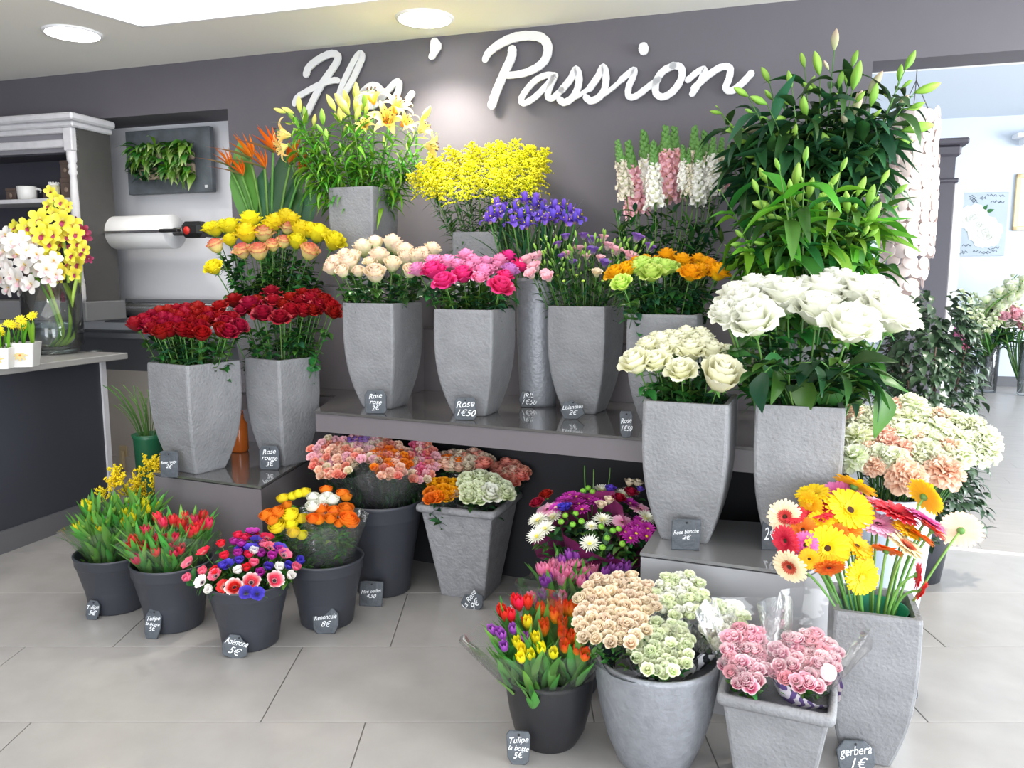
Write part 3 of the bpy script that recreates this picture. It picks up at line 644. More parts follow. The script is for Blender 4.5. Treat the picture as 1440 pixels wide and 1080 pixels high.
# ------------------------------------------------------------------ containers
POTPROF = [(0, .56), (.012, .585), (.10, .685), (.2, .785), (.3, .865), (.4, .925), (.52, .972), (.66, 1.0), (.82, 1.005), (.975, 1.0), (1, .985)]
def sqring(h, z, rad=.012):
    out = []
    for sx, sy, a0_ in ((1, -1, -pi/2), (1, 1, 0), (-1, 1, pi/2), (-1, -1, pi)):
        for k in range(3): a = a0_ + k*pi/4; out.append(V((sx*(h - rad) + rad*cos(a), sy*(h - rad) + rad*sin(a), z)))
    return out
def stone_pot(label, x, y, z, s, H, yaw, mt=stonem, prof=POTPROF, water=True):
    t = thing('stone_pot', label, 'flower pot', (x, y, z + .001), -yaw)
    m = MB(); h = s/2
    r = [sqring(h*k, H*v) for v, k in prof] + [sqring(h - .02, H), sqring(h - .024, H - .02), sqring(h - .035, H - .16)]
    m.rings(r, cap1=True); part('pot_wall', m, mt, t)
    m = MB(); m.rings([sqring(h - .037, H - .13), sqring(h - .037, H - .128)]); part('liner', m, insidem, t)
    return t
def lathe_pot(name, label, x, y, z, prof, mt, n=40, soil=None):
    t = thing(name, label, 'flower pot', (x, y, z + .001)); m = MB(); m.lathe(prof, n); part('pot_wall', m, mt, t)
    if soil: m = MB(); m.lathe([(.0001, soil[1]), (soil[0], soil[1]), (soil[0], soil[1] + .002), (.0001, soil[1] + .003)], 24); part('liner', m, insidem, t)
    return t
def bucket(label, px, py, rim_px, w_px, mt=bucketm, tall=False, kind='ribbed', k=.68):
    """px,py = centre of the lowest point of the base; rim_px = y of the front rim; w_px = rim width"""
    b = onz(px, py, 0); rim = None
    Yc = b.y; R1 = .12
    for _ in range(6):
        P_ = at(px, rim_px, Yc - 0); c = V((b.x*(1 + R1*k/b.y), b.y + R1*k, 0)); H = at(px, rim_px, c.y - R1*.95).z; R1 = pxs(w_px, V((c.x, c.y, H)))/2
    r0 = R1*k
    if kind == 'ribbed': prof = [(.0001, 0), (r0*.97, 0), (r0, .006), (r0 + (R1*.93-r0)*.30, H*.34), (r0 + (R1*.93-r0)*.33, H*.355), (r0 + (R1*.93-r0)*.34, H*.38), (r0 + (R1*.93-r0)*.40, H*.41), (R1*.93, H*.80), (R1*.95, H*.815), (R1*.965, H*.83), (R1*.965, H*.94), (R1*.99, H*.96), (R1, H*.985), (R1*.985, H), (R1*.95, H*.995), (R1*.93, H*.96), (R1*.90, H*.80), (.0001, H*.79)]
    elif kind == 'egg': prof = [(.0001, 0), (r0*.95, 0), (r0, .008), (r0+(R1-r0)*.45, H*.2), (r0+(R1-r0)*.75, H*.45), (r0+(R1-r0)*.93, H*.7), (R1, H*.95), (R1, H), (R1*.95, H), (R1*.92, H*.9), (.0001, H*.85)]
    t = lathe_pot('flower_bucket' if mt in (bucketm, blackm) else 'planter', label, c.x, c.y, 0, prof, mt)
    return c, R1, H, t
def tapered(label, x, y, z, s, H, yaw, mt=stone3, roll=.028, k=.55):
    t = thing('stone_planter', label, 'flower pot', (x, y, z + .001), -yaw); h = s/2
    m = MB(); m.rings([sqring(h*k, 0), sqring(h*.90, H - .034)] , cap1=True); part('pot_wall', m, mt, t)
    m = MB(); rs = []
    for a in range(9): an = -pi/2 + a*pi/4*1.0 if a < 5 else None
    r_ = [(h*.88, H - .036), (h*.97, H - .036), (h, H - .028), (h*1.01, H - .018), (h, H - .006), (h*.965, H), (h*.90, H), (h*.86, H - .015), (h*.84, H - .05)]
    m.rings([sqring(a, b, .02) for a, b in r_], cap0=False, cap1=True, smooth=True); part('rolled_rim', m, mt, t)
    m = MB(); m.rings([sqring(h*.83, H - .045), sqring(h*.83, H - .043)]); part('liner', m, insidem, t)
    return t
# ------------------------------------------------------------------ bloom meshes (unit radius, base at the origin, axis +Z)
rb = random.Random(11)
def rose_mb(open_=1.0, dense=1.0, seed=1):
    r = random.Random(seed); m = MB(); o = open_
    for k in range(3): m.petal(k*2.1, .02, 1.30, .30, (.25, -.55, .25), .19, .01, 4, 5, z0=.15, rr=r, wb=.7, t0=.35)
    for k in range(4): m.petal(k*1.57 + .5, .05, 1.36, .46, (.62, -1.05, .42), .34, .015, 4, 5, z0=.08, rr=r, wb=.6, t0=.3)
    for k in range(5): m.petal(k*1.257 + .2, .08, 1.40, .62, (1.0, -1.55, .55 + .3*o), .52, .02, 4, 6, z0=.04, rr=r, wb=.55, t0=.2)
    for k in range(5): m.petal(k*1.257 + .8, .10, 1.42, .74, (1.28, -1.75, .55 + .75*o), .72, .03, 5, 6, z0=.02, rr=r, wb=.5, t0=.08)
    for k in range(6): m.petal(k*1.05 + .3, .12, 1.40, .78, (1.48, -1.80, .75 + 1.1*o), .92, .035, 5, 6, z0=.0, rr=r, wb=.45)
    for k in range(5): m.petal(k*1.257, .06, .5, .12, (2.1, -.5, 0), .2, 0, 2, 3, m=1, rr=r, point=1.2, tip=.3, t0=.5)
    m.blob((0, 0, -.03), .2, 1, n=4); return m
def sm_rose_mb(seed=1, o=.9):
    r = random.Random(seed); m = MB()
    for k in range(3): m.petal(k*2.1, .03, 1.15, .36, (.35, -.7, .25), .25, .0, 2, 4, z0=.15, rr=r, wb=.7, t0=.05)
    for k in range(4): m.petal(k*1.57 + .5, .08, 1.25, .58, (.95, -1.4, .6), .48, .02, 3, 4, z0=.05, rr=r, wb=.55, t0=.2)
    for k in range(5): m.petal(k*1.257 + .2, .12, 1.30, .78, (1.35, -1.6, 1.1), .75, .03, 3, 5, z0=.0, rr=r, wb=.5, t0=.3)
    m.blob((0, 0, 0), .22, 1, n=3); return m
def tulip_mb(open_=0., seed=1):
    r = random.Random(seed); m = MB()
    for k in range(3): m.petal(k*2.094, .0, 2.5, .62, (1.05, -1.75 + open_, .55), .62, .0, 4, 7, z0=0, rr=r, wb=.35, tip=.45, point=.65)
    for k in range(3): m.petal(k*2.094 + 1.05, .0, 2.55, .66, (1.15, -1.85 + open_, .6), .66, .01, 4, 7, z0=-.03, rr=r, wb=.35, tip=.45, point=.65)
    return m
def ranunc_mb(seed=1):
    r = random.Random(seed); m = MB()
    for i in range(5):
        q = i/4; n = 4 + i
        for k in range(n): m.petal(k*2*pi/n + i*.7, .06 + .07*i, .95 + .25*q, .40 + .36*q, (.5 + 1.05*q, -1.1 - .75*q, .35), .45 + .35*q, .01, 3, 5, z0=.35 - .35*q, rr=r, wb=.5, tip=.7)
    m.blob((0, 0, .75), .22, 1, n=4); return m
def anemone_mb(seed=1, n=8, cup=.35):
    r = random.Random(seed); m = MB()
    for k in range(n): m.petal(k*2*pi/n + (k % 2)*.1, .08, 1.1, .46, (1.25 - cup*(k % 2)*.3, -.9*cup*1.4, .1), .9, .03, 3, 5, z0=-.02*(k % 2), rr=r, wb=.45, tip=.6)
    m.blob((0, 0, .12), .20, 1, n=5, sc=(1, 1, .8))
    for k in range(18): a = k*2*pi/18; m.blob((.34*cos(a), .34*sin(a), .16), .045, 1)
    return m
def gerbera_mb(seed=1, n=26):
    r = random.Random(seed); m = MB()
    for lay, (L, el, z, nn) in enumerate(((1.0, 1.45, 0, n), (.92, 1.3, .02, n), (.45, 1.15, .04, 22), (.32, .8, .05, 16))):
        for k in range(nn): m.petal(k*2*pi/nn + lay*.12 + r.uniform(-.03, .03), .10, (L - .1)*r.uniform(.93, 1.04), .14 if lay < 2 else .05, (el, r.uniform(.05, .3), 0), .3, 0, 2, 3, z0=z, rr=r, wb=.35, tip=.62, t0=(.35 if lay < 2 else .1), t1=1 if lay < 2 else .35)
    m.blob((0, 0, .04), .17, 1, n=6, sc=(1, 1, .5)); m.blob((0, 0, -.05), .2, 2, n=5, sc=(1, 1, .8)); return m
def carnation_mb(seed=1):
    r = random.Random(seed); m = MB()
    for i in range(6):
        q = i/5; n = 4 + i
        for k in range(n): m.petal(k*2*pi/n + i*.9 + r.uniform(-.2, .2), .03, (.95 + .15*q)*r.uniform(.9, 1.05), .42, (.1 + 1.35*q, .15*q, .5 + .2*q), .8, .12, 6, 4, z0=.12 - .1*q, rr=r, wb=.15, tip=.88)
    m.tube([(0, 0, -.55), (0, 0, -.1), (0, 0, .15)], [.14, .2, .16], 6, 1); return m
def daisy_mb(seed=1, n=22, W=.07, el=1.2, droop=.25, spiky=True):
    r = random.Random(seed); m = MB()
    for lay in range(3 if spiky else 2):
        for k in range(n): m.petal(k*2*pi/n + lay*.15 + r.uniform(-.06, .06), .08, (1 - .18*lay)*r.uniform(.85, 1.05), W, (el - .3*lay, droop + r.uniform(-.2, .2), 0), .2, 0, 2, 3, z0=.02*lay, rr=r, wb=.5, tip=.7, point=.7 if spiky else 0)
    m.blob((0, 0, .08), .2, 1, n=4, sc=(1, 1, .5)); return m
def lily_mb(seed=1):
    r = random.Random(seed); m = MB()
    for k in range(6): m.petal(k*pi/3, .05, 1.35, .27 if k % 2 else .20, (.35, .5, 1.5), .6, .015, 4, 7, z0=0, rr=r, wb=.35, tip=.5, point=.8)
    for k in range(6): a = k*pi/3 + .5; m.tube([(0, 0, .1), (.15*cos(a), .15*sin(a), .6), (.25*cos(a), .25*sin(a), .85)], .012, 4, 1); m.blob((.26*cos(a), .26*sin(a), .88), .05, 2, sc=(1, 1, 1.6))
    return m
def bud_mb(seed=1):
    m = MB(); vs = []; n = 12; N = 12; ts = []
    for i in range(N+1):
        v = i/N; rr_ = .17*(sin(pi*min(1, v*.93 + .05))**.75)*(1.05 if v > .4 else .85 + .5*v)
        for k in range(n): a = 2*pi*k/n; q = rr_*(1 + .13*cos(3*a) - .02); vs.append(V((q*cos(a), q*sin(a), v))); ts.append(.15 + .85*v - .25*max(0, cos(3*a)))
    m.add(vs, [(i*n+k, i*n+(k+1) % n, (i+1)*n+(k+1) % n, (i+1)*n+k) for i in range(N) for k in range(n)] + [tuple(range(n-1, -1, -1)), tuple(range(N*n, N*n+n))], 0, ts); return m
def iris_mb(seed=1):
    r = random.Random(seed); m = MB()
    for k in range(3):
        m.petal(k*2.094, .04, 1.25, .30, (.35, 1.0, 1.7), .5, .04, 4, 7, rr=r, wb=.35, tip=.75)
        m.petal(k*2.094 + 1.05, .04, 1.15, .20, (.45, -.5, .2), .4, .03, 3, 6, rr=r, wb=.3, tip=.65, t0=.35)
        m.petal(k*2.094, .04, .8, .13, (.3, .8, .4), .3, .0, 2, 4, z0=.06, rr=r, wb=.5, t0=.4)
        a = k*2.094; m.blob((.42*sin(a), .42*cos(a), .72), .09, 1, sc=(.6, .6, 1))
    return m
def liz_mb(seed=1):
    r = random.Random(seed); m = MB()
    for i in range(2):
        for k in range(5): m.petal(k*1.257 + i*.6, .04, 1.3 - .15*i, .62, (.75 - .3*i, -.7, .9), .55, .03, 3, 5, z0=.05*i, rr=r, wb=.35, tip=.7)
    m.blob((0, 0, .02), .15, 1, n=3); return m
def orchid_mb(seed=1, n=5):
    r = random.Random(seed); m = MB()
    for k, (a, L, W) in enumerate(((0, 1, .36), (1.2, .95, .36), (-1.2, .95, .36), (2.5, .95, .32), (-2.5, .95, .32))): m.petal(a, .05, L, W, (1.25 + r.uniform(-.1, .1), -.35, .5), .9, .02, 3, 5, rr=r, wb=.45, tip=.6)
    m.petal(pi, .02, .62, .22, (.6, .2, 1.1), .22, .03, 4, 5, rr=r, m=1, wb=.7, tip=.8); m.petal(0, .02, .35, .1, (.2, .3, .3), .15, 0, 2, 3, rr=r, m=2, wb=.8)
    return m
def button_mb(seed=1):
    r = random.Random(seed); m = MB(); m.blob((0, 0, .15), .62, 0, n=6, sc=(1, 1, .75), t=1.)
    for k in range(20): m.petal(k*pi/10, .35, .55, .16, (1.1, -1.3, 0), .3, 0, 2, 3, z0=-.05, rr=r, wb=.7, t0=.2)
    m.blob((0, 0, .58), .2, 0, n=3, t=0, sc=(1, 1, .5)); return m
BL = {}
_mk = dict(
 rose=lambda s: rose_mb(.8, seed=s), rosebud=lambda s: rose_mb(.25, seed=s), rosewide=lambda s: rose_mb(1.1, seed=s), small=sm_rose_mb, tulip=lambda s: tulip_mb(0, s), tulipo=lambda s: tulip_mb(.35, s),
 ran=ranunc_mb, ane=anemone_mb, anecup=lambda s: anemone_mb(s, 8, .95), ger=gerbera_mb, car=carnation_mb, daisy=daisy_mb, pdaisy=lambda s: daisy_mb(s, 14, .13, 1.35, .1, False), lily=lily_mb, bud=bud_mb, iris=iris_mb, liz=liz_mb, orchid=orchid_mb, button=button_mb)
def bloom(kind, mt, seed=1, extra=None):
    key = (kind, mt, seed, extra)
    if key not in BL:
        bk = (kind, None, seed)
        if bk not in BL: BL[bk] = _mk[kind](seed)
        base = BL[bk]
        ex = [P[e] for e in (extra or ('green', 'green'))]
        BL[key] = base.mesh(kind + '_bloom', [P[mt]] + ex)
    return BL[key]
# leaf meshes
def rose_leaf_mb():
    m = MB()
    one = MB(); one.petal(0, 0, 1, .33, (0, .5, .2), .45, .012, 4, 6, tip=.42, wb=.25, point=.85, rr=random.Random(5))
    m.tube([(0, 0, -.9), (0, 0, 0)], .018, 4)
    m.merge(one, Matrix())
    for s_ in (-1, 1): m.merge(one, T(0, 0, -.35) @ Matrix.Rotation(s_*1.0, 4, 'Y') @ Matrix.Scale(.72, 4))
    return m
RL = {k: rose_leaf_mb().mesh('leaf', v) for k, v in dict(mid=leafm, dark=darkleaf).items()}
BIGL = {k: leafmesh(.36, .6, .55, 6, 4, point=.85, tip=.42, mt=v, ruf=.01) for k, v in dict(mid=leafm, dark=darkleaf).items()}
LILYL = {k: [leafmesh(w_, b_, .14, 7, 2, point=.8, tip=.40, wb=.35, mt=v, tw=.3) for w_, b_ in ((.165, .5), (.175, 1.0), (.145, 1.5))] for k, v in dict(mid=leafm, dark=darkleaf, bright=brightleaf).items()}
NARL = [leafmesh(w_, b_, .10, 6, 2, point=.9, tip=.35, wb=.5, mt=brightleaf, tw=.3) for w_, b_ in ((.085, .5), (.075, 1.4), (.08, 2.1))]
TULL = [leafmesh(w_, b_, .13, 7, 4, point=.75, tip=.40, wb=.55, mt=tulipleaf, tw=.35) for w_, b_ in ((.10, .15), (.09, .4), (.115, .05))]
SMALLL = leafmesh(.16, .5, .2, 4, 2, point=1, tip=.4, mt=leafm)
SMALLD = leafmesh(.16, .5, .2, 4, 2, point=1, tip=.4, mt=darkleaf)
STRAP = leafmesh(.035, .35, .05, 6, 2, point=.9, tip=.7, wb=.8, mt=darkleaf)
# ------------------------------------------------------------------ a loose flower: Empty at its foot, stem, bloom and leaves as parts
def bez(a, b, c, n=6): return [a*(1-u)**2 + b*2*u*(1-u) + c*u*u for u in (i/n for i in range(n+1))]
def flower(name, label, cat, group, base, head, d, bm, sc, sr=.003, leaves=(), bname='bloom', spin=None, bend=.3, stemmt=None, extra=None):
    base = V(base); head = V(head); d = V(d).normalized()
    t = thing(name, label, cat, base, 0, group)
    L = (head - base).length
    path = bez(V((0, 0, 0)), (head - base) - d*L*.45, head - base, 7)
    m = MB(); m.tube(path, sr, 5); part('stem', m, stemmt or stemm, t)
    if bm: obj(bname, bm, t, frame(head - base, d, sc, U(0, 6.28) if spin is None else spin))
    for (mesh, u, az, el, ls, roll) in leaves:
        i = u*7; j = min(int(i), 6); p = path[j].lerp(path[j+1], i-j); td = (path[j+1]-path[j]).normalized()
        side = V((cos(az), sin(az), 0)); side = (side - td*side.dot(td)).normalized()
        ld = td*sin(el) + side*cos(el)
        obj('leaf', mesh, t, frame(p, ld, ls, roll, True))
    return t, path
def rleaves(n, lo_, hi, size, meshes, el=(.0, .9), az=None):
    return [(rnd.choice(meshes), U(lo_, hi), (U(0, 6.28) if az is None else U(*az)), U(*el), size*U(.75, 1.2), U(-.4, .4)) for _ in range(n)]
def conv(lst, s, ox, oy): return [(ox + e[0]/s, oy + e[1]/s) + tuple(e[2:]) for e in lst]
def cluster(name, cat, info, group, c, rimz, lst, Yf, Yb, r=None, kinds=('rose',), mt='red', leafn=4, leafs=.055, leafk=('mid',), up=.6, cam_=.4, sink=.3, spread=.25, lo_=.45, hi=.9, sr=.003, lens=None, lm=None, clampx=.1, el=(0, .9), seeds=3, bname='bloom', flat=0.):
    """lst: (px, py, radius_px, material) ; info: material -> label"""
    ys = [e[1] for e in lst]; y0, y1 = min(ys), max(ys)
    for e in lst:
        px, py = e[0], e[1]; rp = e[2] if len(e) > 2 and e[2] else r; k = e[3] if len(e) > 3 else mt; kd = e[4] if len(e) > 4 else rnd.choice(kinds)
        u = (py - y0)/max(1, y1 - y0); Y = Yb + (Yf - Yb)*u + U(-.015, .015)
        h = at(px, py, Y); s_ = pxs(rp, h)*1.12
        o = h - V((c[0], c[1], rimz - .12)); dd = o.normalized() + V((0, 0, up)) + (CAM - h).normalized()*cam_
        dd.normalize()
        hb = h - dd*s_*.55
        off = V((o.x, o.y, 0))*spread
        if off.length > clampx: off = off.normalized()*clampx
        base = V((c[0] + off.x, c[1] + off.y, rimz - sink))
        lab = info[k] if isinstance(info, dict) else info
        g = (group + ', ' + k) if isinstance(info, dict) else group
        sd_ = rnd.randrange(1, seeds+1); zz = {'rose': 1.28, 'rosebud': 1.35, 'rosewide': 1.15}.get(kd, 1)
        flower(name if isinstance(name, str) else name[k], lab, cat, GRP.get(g, g), base, hb, dd, bloom(kd, k, sd_, EX.get(k)), (s_*1.04, s_*1.04, s_*zz), sr, rleaves(leafn, lo_, hi, leafs, lm or [RL[q] for q in leafk], el=el), bname=bname)
GRP = {}; EX = {}
# ------------------------------------------------------------------ wraps and slate tags
def wrap_mb(c, ax, r0, r1, L, seed=0, n=26, open_=(0, 2*pi), fl=.10, back=0., rows=6):
    """conical sheet from the tie point c along ax; its far edge is wavy"""
    rr = random.Random(seed); ax = V(ax).normalized(); M = frame(c, ax); m = MB(); vs = []
    ph = [rr.uniform(0, 6) for _ in range(4)]
    for j in range(rows+1):
        v = j/rows
        for i in range(n+1):
            a = open_[0] + (open_[1]-open_[0])*i/n
            r_ = r0 + (r1-r0)*v**.8 + fl*r1*v*v*(sin(3*a + ph[0])*.5 + sin(7*a + ph[1])*.35 + .3*sin(13*a + ph[3])*v)
            z = L*v*(1 + .10*v*sin(2*a + ph[2]) + back*v*cos(a + ph[0]))
            vs.append(M @ V((r_*cos(a), r_*sin(a), z)))
    m.add(vs, [(j*(n+1)+i, j*(n+1)+i+1, (j+1)*(n+1)+i+1, (j+1)*(n+1)+i) for j in range(rows) for i in range(n)]); return m
def tmesh(lines, size, shear=.35):
    out = []
    for ln in lines:
        cu = bpy.data.curves.new('t', 'FONT'); cu.body = ln; cu.size = size; cu.shear = shear; cu.extrude = .0006; cu.align_x = 'CENTER'; cu.offset = .00002
        o = bpy.data.objects.new('t', cu); C.objects.link(o); dg = bpy.context.evaluated_depsgraph_get(); dg.update()
        me = bpy.data.meshes.new_from_object(o.evaluated_get(dg)); bpy.data.objects.remove(o); bpy.data.curves.remove(cu); out.append(me)
    return out
def slate(label, px, py, w_px, h_px, Y, lines, shape=0, tilt=.22, roll=0., yaw=.1, col=slatem, fs=None, z=None):
    """px, py = middle of the lower edge"""
    p = at(px, py, Y) if z is None else onz(px, py, z)
    w_ = pxs(w_px, p); h = pxs(h_px, p)
    base_z = p.z if z is None else z
    t = thing('slate_tag', label, 'price tag', (p.x, p.y, base_z + .001)); t.rotation_euler = (-tilt, roll, -yaw)
    shapes = [[(-.42,0),(.42,0),(.5,.12),(.5,.78),(.38,1),(-.36,1),(-.5,.8),(-.5,.1)],
              [(-.30,0),(.36,.02),(.5,.35),(.48,.75),(.25,.98),(-.28,1),(-.5,.72),(-.46,.2)],
              [(-.35,.02),(.2,0),(.5,.3),(.42,.62),(.0,1),(-.35,.9),(-.5,.45)],
              [(-.48,0),(.46,.0),(.5,.5),(.5,.98),(-.3,1),(-.47,.95),(-.5,.5)],
              [(-.25,0),(.3,.0),(.46,.12),(.5,.85),(.40,.98),(-.38,1),(-.5,.88),(-.44,.2)]]
    pl = [(x*w_, y*h) for x, y in shapes[shape]]
    m = MB(); cx = 0; cz = h/2
    def ring(k, y): return [V((x*k, y, cz + (z_-cz)*k)) for x, z_ in pl]
    m.rings([ring(.95, .0), ring(1, .002), ring(1, .008), ring(.95, .010)]); part('slate', m, col, t)
    if lines:
        n = len(lines); fs_ = fs or min(h*.86/n, w_*2.7/max(len(l) for l in lines)); y0 = h*.5 + (n-1)*fs_*.42
        for i, me in enumerate(tmesh(lines, fs_)):
            me.materials.clear(); me.materials.append(chalkm)
            wd = max(v.co.x for v in me.vertices) - min(v.co.x for v in me.vertices) if len(me.vertices) else 1
            k = min(1, w_*.86/wd)
            obj('lettering', me, t, T(0, -.0012, y0 - i*fs_*.9 - fs_*.25) @ Matrix.Rotation(pi/2, 4, 'X') @ Matrix.Rotation(.12*(1 if i % 2 == 0 else -.3), 4, 'Z') @ Matrix.Diagonal((k, max(k, .85), 1, 1)))
    m = MB(); q = MB(); q.lathe([(.0001, 0), (.004, 0), (.004, .001), (.0001, .0015)], 8); m.merge(q, T(w_*.02, -.001, h*.88) @ Matrix.Rotation(pi/2, 4, 'X')); part('hole', m, voidm, t)
    return t
# ================================================================== POTS AND THEIR FLOWERS
K = pi/180
# --- upper row
stone_pot('pale grey square stone pot of yellow lilies on the tallest box', -.885, 4.875, 1.552, .300, .56, 20.8*K)
stone_pot('pale grey square stone pot under the yellow goldenrod', -.186, 4.79, 1.307, .275, .545, 10*K)
p3 = (-1.636, 4.101); stone_pot('broad grey square stone pot on the left plinth, nearest the counter', *p3, ZB, .326, .566, 32*K)
p4 = (-1.229, 4.258); stone_pot('grey square stone pot of dark red roses at the right of the left plinth', *p4, ZB, .278, .572, 34*K)
p13 = at(378, 422, 4.66); stone_pot('grey square stone pot of yellow roses behind the dark red roses', p13.x, 4.70, ZS, .30, .54, 22*K)
def spot_(px, py_bf, k): return None
def fitp(lab, TL, TF, BF, z, yaw, x, y, s, H, **kw): stone_pot(lab, x, y, z, s, H, yaw, **kw)
p5 = (-.662, 4.125); stone_pot('grey square stone pot of cream roses on the long shelf', *p5, ZS, .298, .537, 23.3*K)
p6 = (-.179, 3.915); stone_pot('grey square stone pot of bright pink roses on the long shelf', *p6, ZS, .306, .514, 21.3*K)
p8 = (.367, 3.975); stone_pot('grey square stone pot of lisianthus on the long shelf', *p8, ZS, .297, .527, 25.7*K)
p9 = (.700, 3.62); stone_pot('grey square stone pot of yellow and lime roses on the long shelf', *p9, ZS, .306, .505, 20*K)
p10 = (.700, 3.081); stone_pot('grey square stone pot of ivory roses at the left of the front plinth', *p10, ZR, .318, .553, 22*K)
p11 = (1.082, 2.985); stone_pot('grey square stone pot of large white roses at the right of the front plinth', *p11, ZR, .308, .556, 18*K)
p14 = (1.20, 2.535); stone_pot('tall grey square stone pot of gerberas standing on the floor', *p14, 0, .262, .535, 19*K)
# iris cylinder
iv = (.14, 4.17); ivr = pxs(31, (iv[0], iv[1], 1.2)); ih = at(757, 391, 4.12).z - ZS
lathe_pot('cylinder_pot', 'tall round mottled silver pot of purple irises on the long shelf', *iv, ZS, [(.0001, 0), (ivr*.80, 0), (ivr*.84, .02), (ivr*.93, ih*.3), (ivr, ih*.6), (ivr, ih*.97), (ivr*.98, ih), (ivr*.85, ih), (ivr*.84, ih - .08), (.0001, ih - .085)], stone2)
# snapdragon pot (behind), lily pots
psn = (.72, 4.42); stone_pot('grey square stone pot of snapdragons behind the yellow and lime roses', *psn, 1.25, .24, .36, 20*K)
pl1 = (1.50, 3.42 + .42); stone_pot('grey square stone pot of dark budded lilies on the highest right box', 1.50, 4.02, 1.50, .28, .34, 20*K); plA = (1.50, 4.02)
plB = (1.33, 3.56); stone_pot('grey square stone pot of fresh green budded lilies behind the large white roses', *plB, ZS, .29, .56, 20*K)
# carnation pot on the floor
cc = (1.50, 3.16); ch = .745
lathe_pot('round_pot', 'tall pale blue round pot of carnations on the floor', *cc, 0, [(.0001, 0), (.125, 0), (.13, .01), (.165, .30), (.19, .6), (.205, ch - .02), (.20, ch), (.185, ch), (.18, ch - .1), (.0001, ch - .11)], bluestone)

# --- red roses left
L = conv([(50,230),(95,210),(140,190),(180,175),(225,168),(270,160),(320,155),(380,150),(160,225),(200,245),(240,215),(285,203),(330,195),(375,188),(185,275),(228,262),(300,262),(340,268),(390,250),(350,225),(412,222),(430,178),(120,235),(270,232),(440,205),(400,282),(260,190),(200,205),(310,180),(355,172),(145,255),(490,200),(540,270),(598,240),(555,200),(505,262),(525,225)], 3.857, 180, 400)
cluster('red_rose', 'rose', 'dark red rose in the broad pot nearest the counter', 'dark red roses in the left pot', p3, ZB+.566, L, 3.93, 4.25, 10.5, ('rose', 'rosebud'), 'red', 7, .06, ('mid', 'dark'), lo_=.35, hi=.88)
L = conv([(665,130,12.5),(735,170,12.5),(825,190,11),(780,55,11),(790,105,11),(885,160,11),(950,155,10),(880,95,10),(950,65,10),(990,98,11),(1015,75,10),(1030,135,11),(1095,142,12),(1115,165,9),(700,110,10),(840,130,9),(930,112,10),(1060,105,11),(500,135,10.5),(580,100,11.5),(620,150,9),(690,150,9),(1000,150,9),(850,170,8)], 3.857, 180, 400)
cluster('red_rose', 'rose', 'dark red rose in the left plinth right-hand pot', 'dark red roses in the right pot', p4, ZB+.572, L, 4.10, 4.42, 10.5, ('rose', 'rosewide'), 'red', 9, .06, ('mid', 'mid', 'dark'), lo_=.30, hi=.85)
# --- bicolor yellow roses
b_ = 'bicolor'; L = conv([(80,155,11),(155,145,12),(245,115,13),(230,180,14),(150,205,9),(360,125,12),(410,105,12),(480,165,13),(560,180,13),(635,215,13.5),(460,215,11),(75,335,10.5),(85,235,10,b_),(210,260,11,b_),(285,265,12,b_),(310,180,12,b_),(420,150,9,b_),(520,265,12,b_),(400,215,9,b_),(590,175,9),(120,140,9),(330,140,10),(440,110,10),(520,160,11),(350,230,9,b_),(55,150,9)], 3.375, 280, 280)
L = [(e + ('yellow',) if len(e) == 3 else e) for e in L]
cluster({'yellow': 'yellow_rose', b_: 'yellow_red_rose'}, 'rose', {'yellow': 'clear yellow rose behind the dark red roses', b_: 'red edged yellow rose behind the dark red roses'}, 'yellow roses behind the red ones', (p13.x, 4.70), ZS+.54, L, 4.50, 4.80, 11, ('rose', 'rosebud'), 'yellow', 9, .065, ('dark', 'mid'), lo_=.40, hi=.80)
# --- cream roses
L = conv([(130,215,12),(200,215,13),(275,130,12),(340,100,10),(360,175,12),(430,105,12),(430,215,11),(340,268,13),(495,150,12),(500,185,11),(560,180,11),(640,140,11),(525,250,10),(590,160,10),(180,170,10),(105,235,9),(165,250,9),(250,250,8),(460,130,10),(310,200,8),(600,180,10),(225,175,10)], 3.856, 440, 320)
cluster('cream_rose', 'rose', 'cream rose with pink blush on the long shelf', 'cream roses', p5, ZS+.537, L, 3.95, 4.28, 11, ('rose', 'rosebud', 'rosebud'), 'cream', 8, .06, ('dark', 'mid'), lo_=.5, hi=.86)
# --- pink roses
l_ = 'lpink'; h_ = 'hot'; v_ = 'mauve'
L = conv([(572,240,10,l_),(655,248,12.5,h_),(680,200,10,l_),(715,302,13,h_),(735,205,11,l_),(815,268,13.5,h_),(830,168,10,l_),(880,212,11,l_),(935,205,11,l_),(925,255,11,l_),(1000,215,9,l_),(1055,168,9,h_),(1065,245,10,v_),(1130,215,11,h_),(1018,328,13.5,h_),(650,195,9,l_),(785,215,10,l_),(960,240,9,l_),(1040,275,9,h_),(860,185,9,l_),(905,280,9,l_),(1010,190,9,l_),(690,245,9,h_),(850,230,9,l_)], 3.856, 440, 320)
cluster({l_: 'light_pink_rose', h_: 'bright_pink_rose', v_: 'mauve_rose'}, 'rose', {l_: 'light pink rose among the bright pink ones', h_: 'bright magenta pink rose on the long shelf', v_: 'mauve rose at the right of the bright pink roses'}, 'pink roses', p6, ZS+.514, L, 3.76, 4.05, 11, ('rose', 'rosewide'), 'hot', 8, .065, ('dark', 'mid'), lo_=.5, hi=.86)
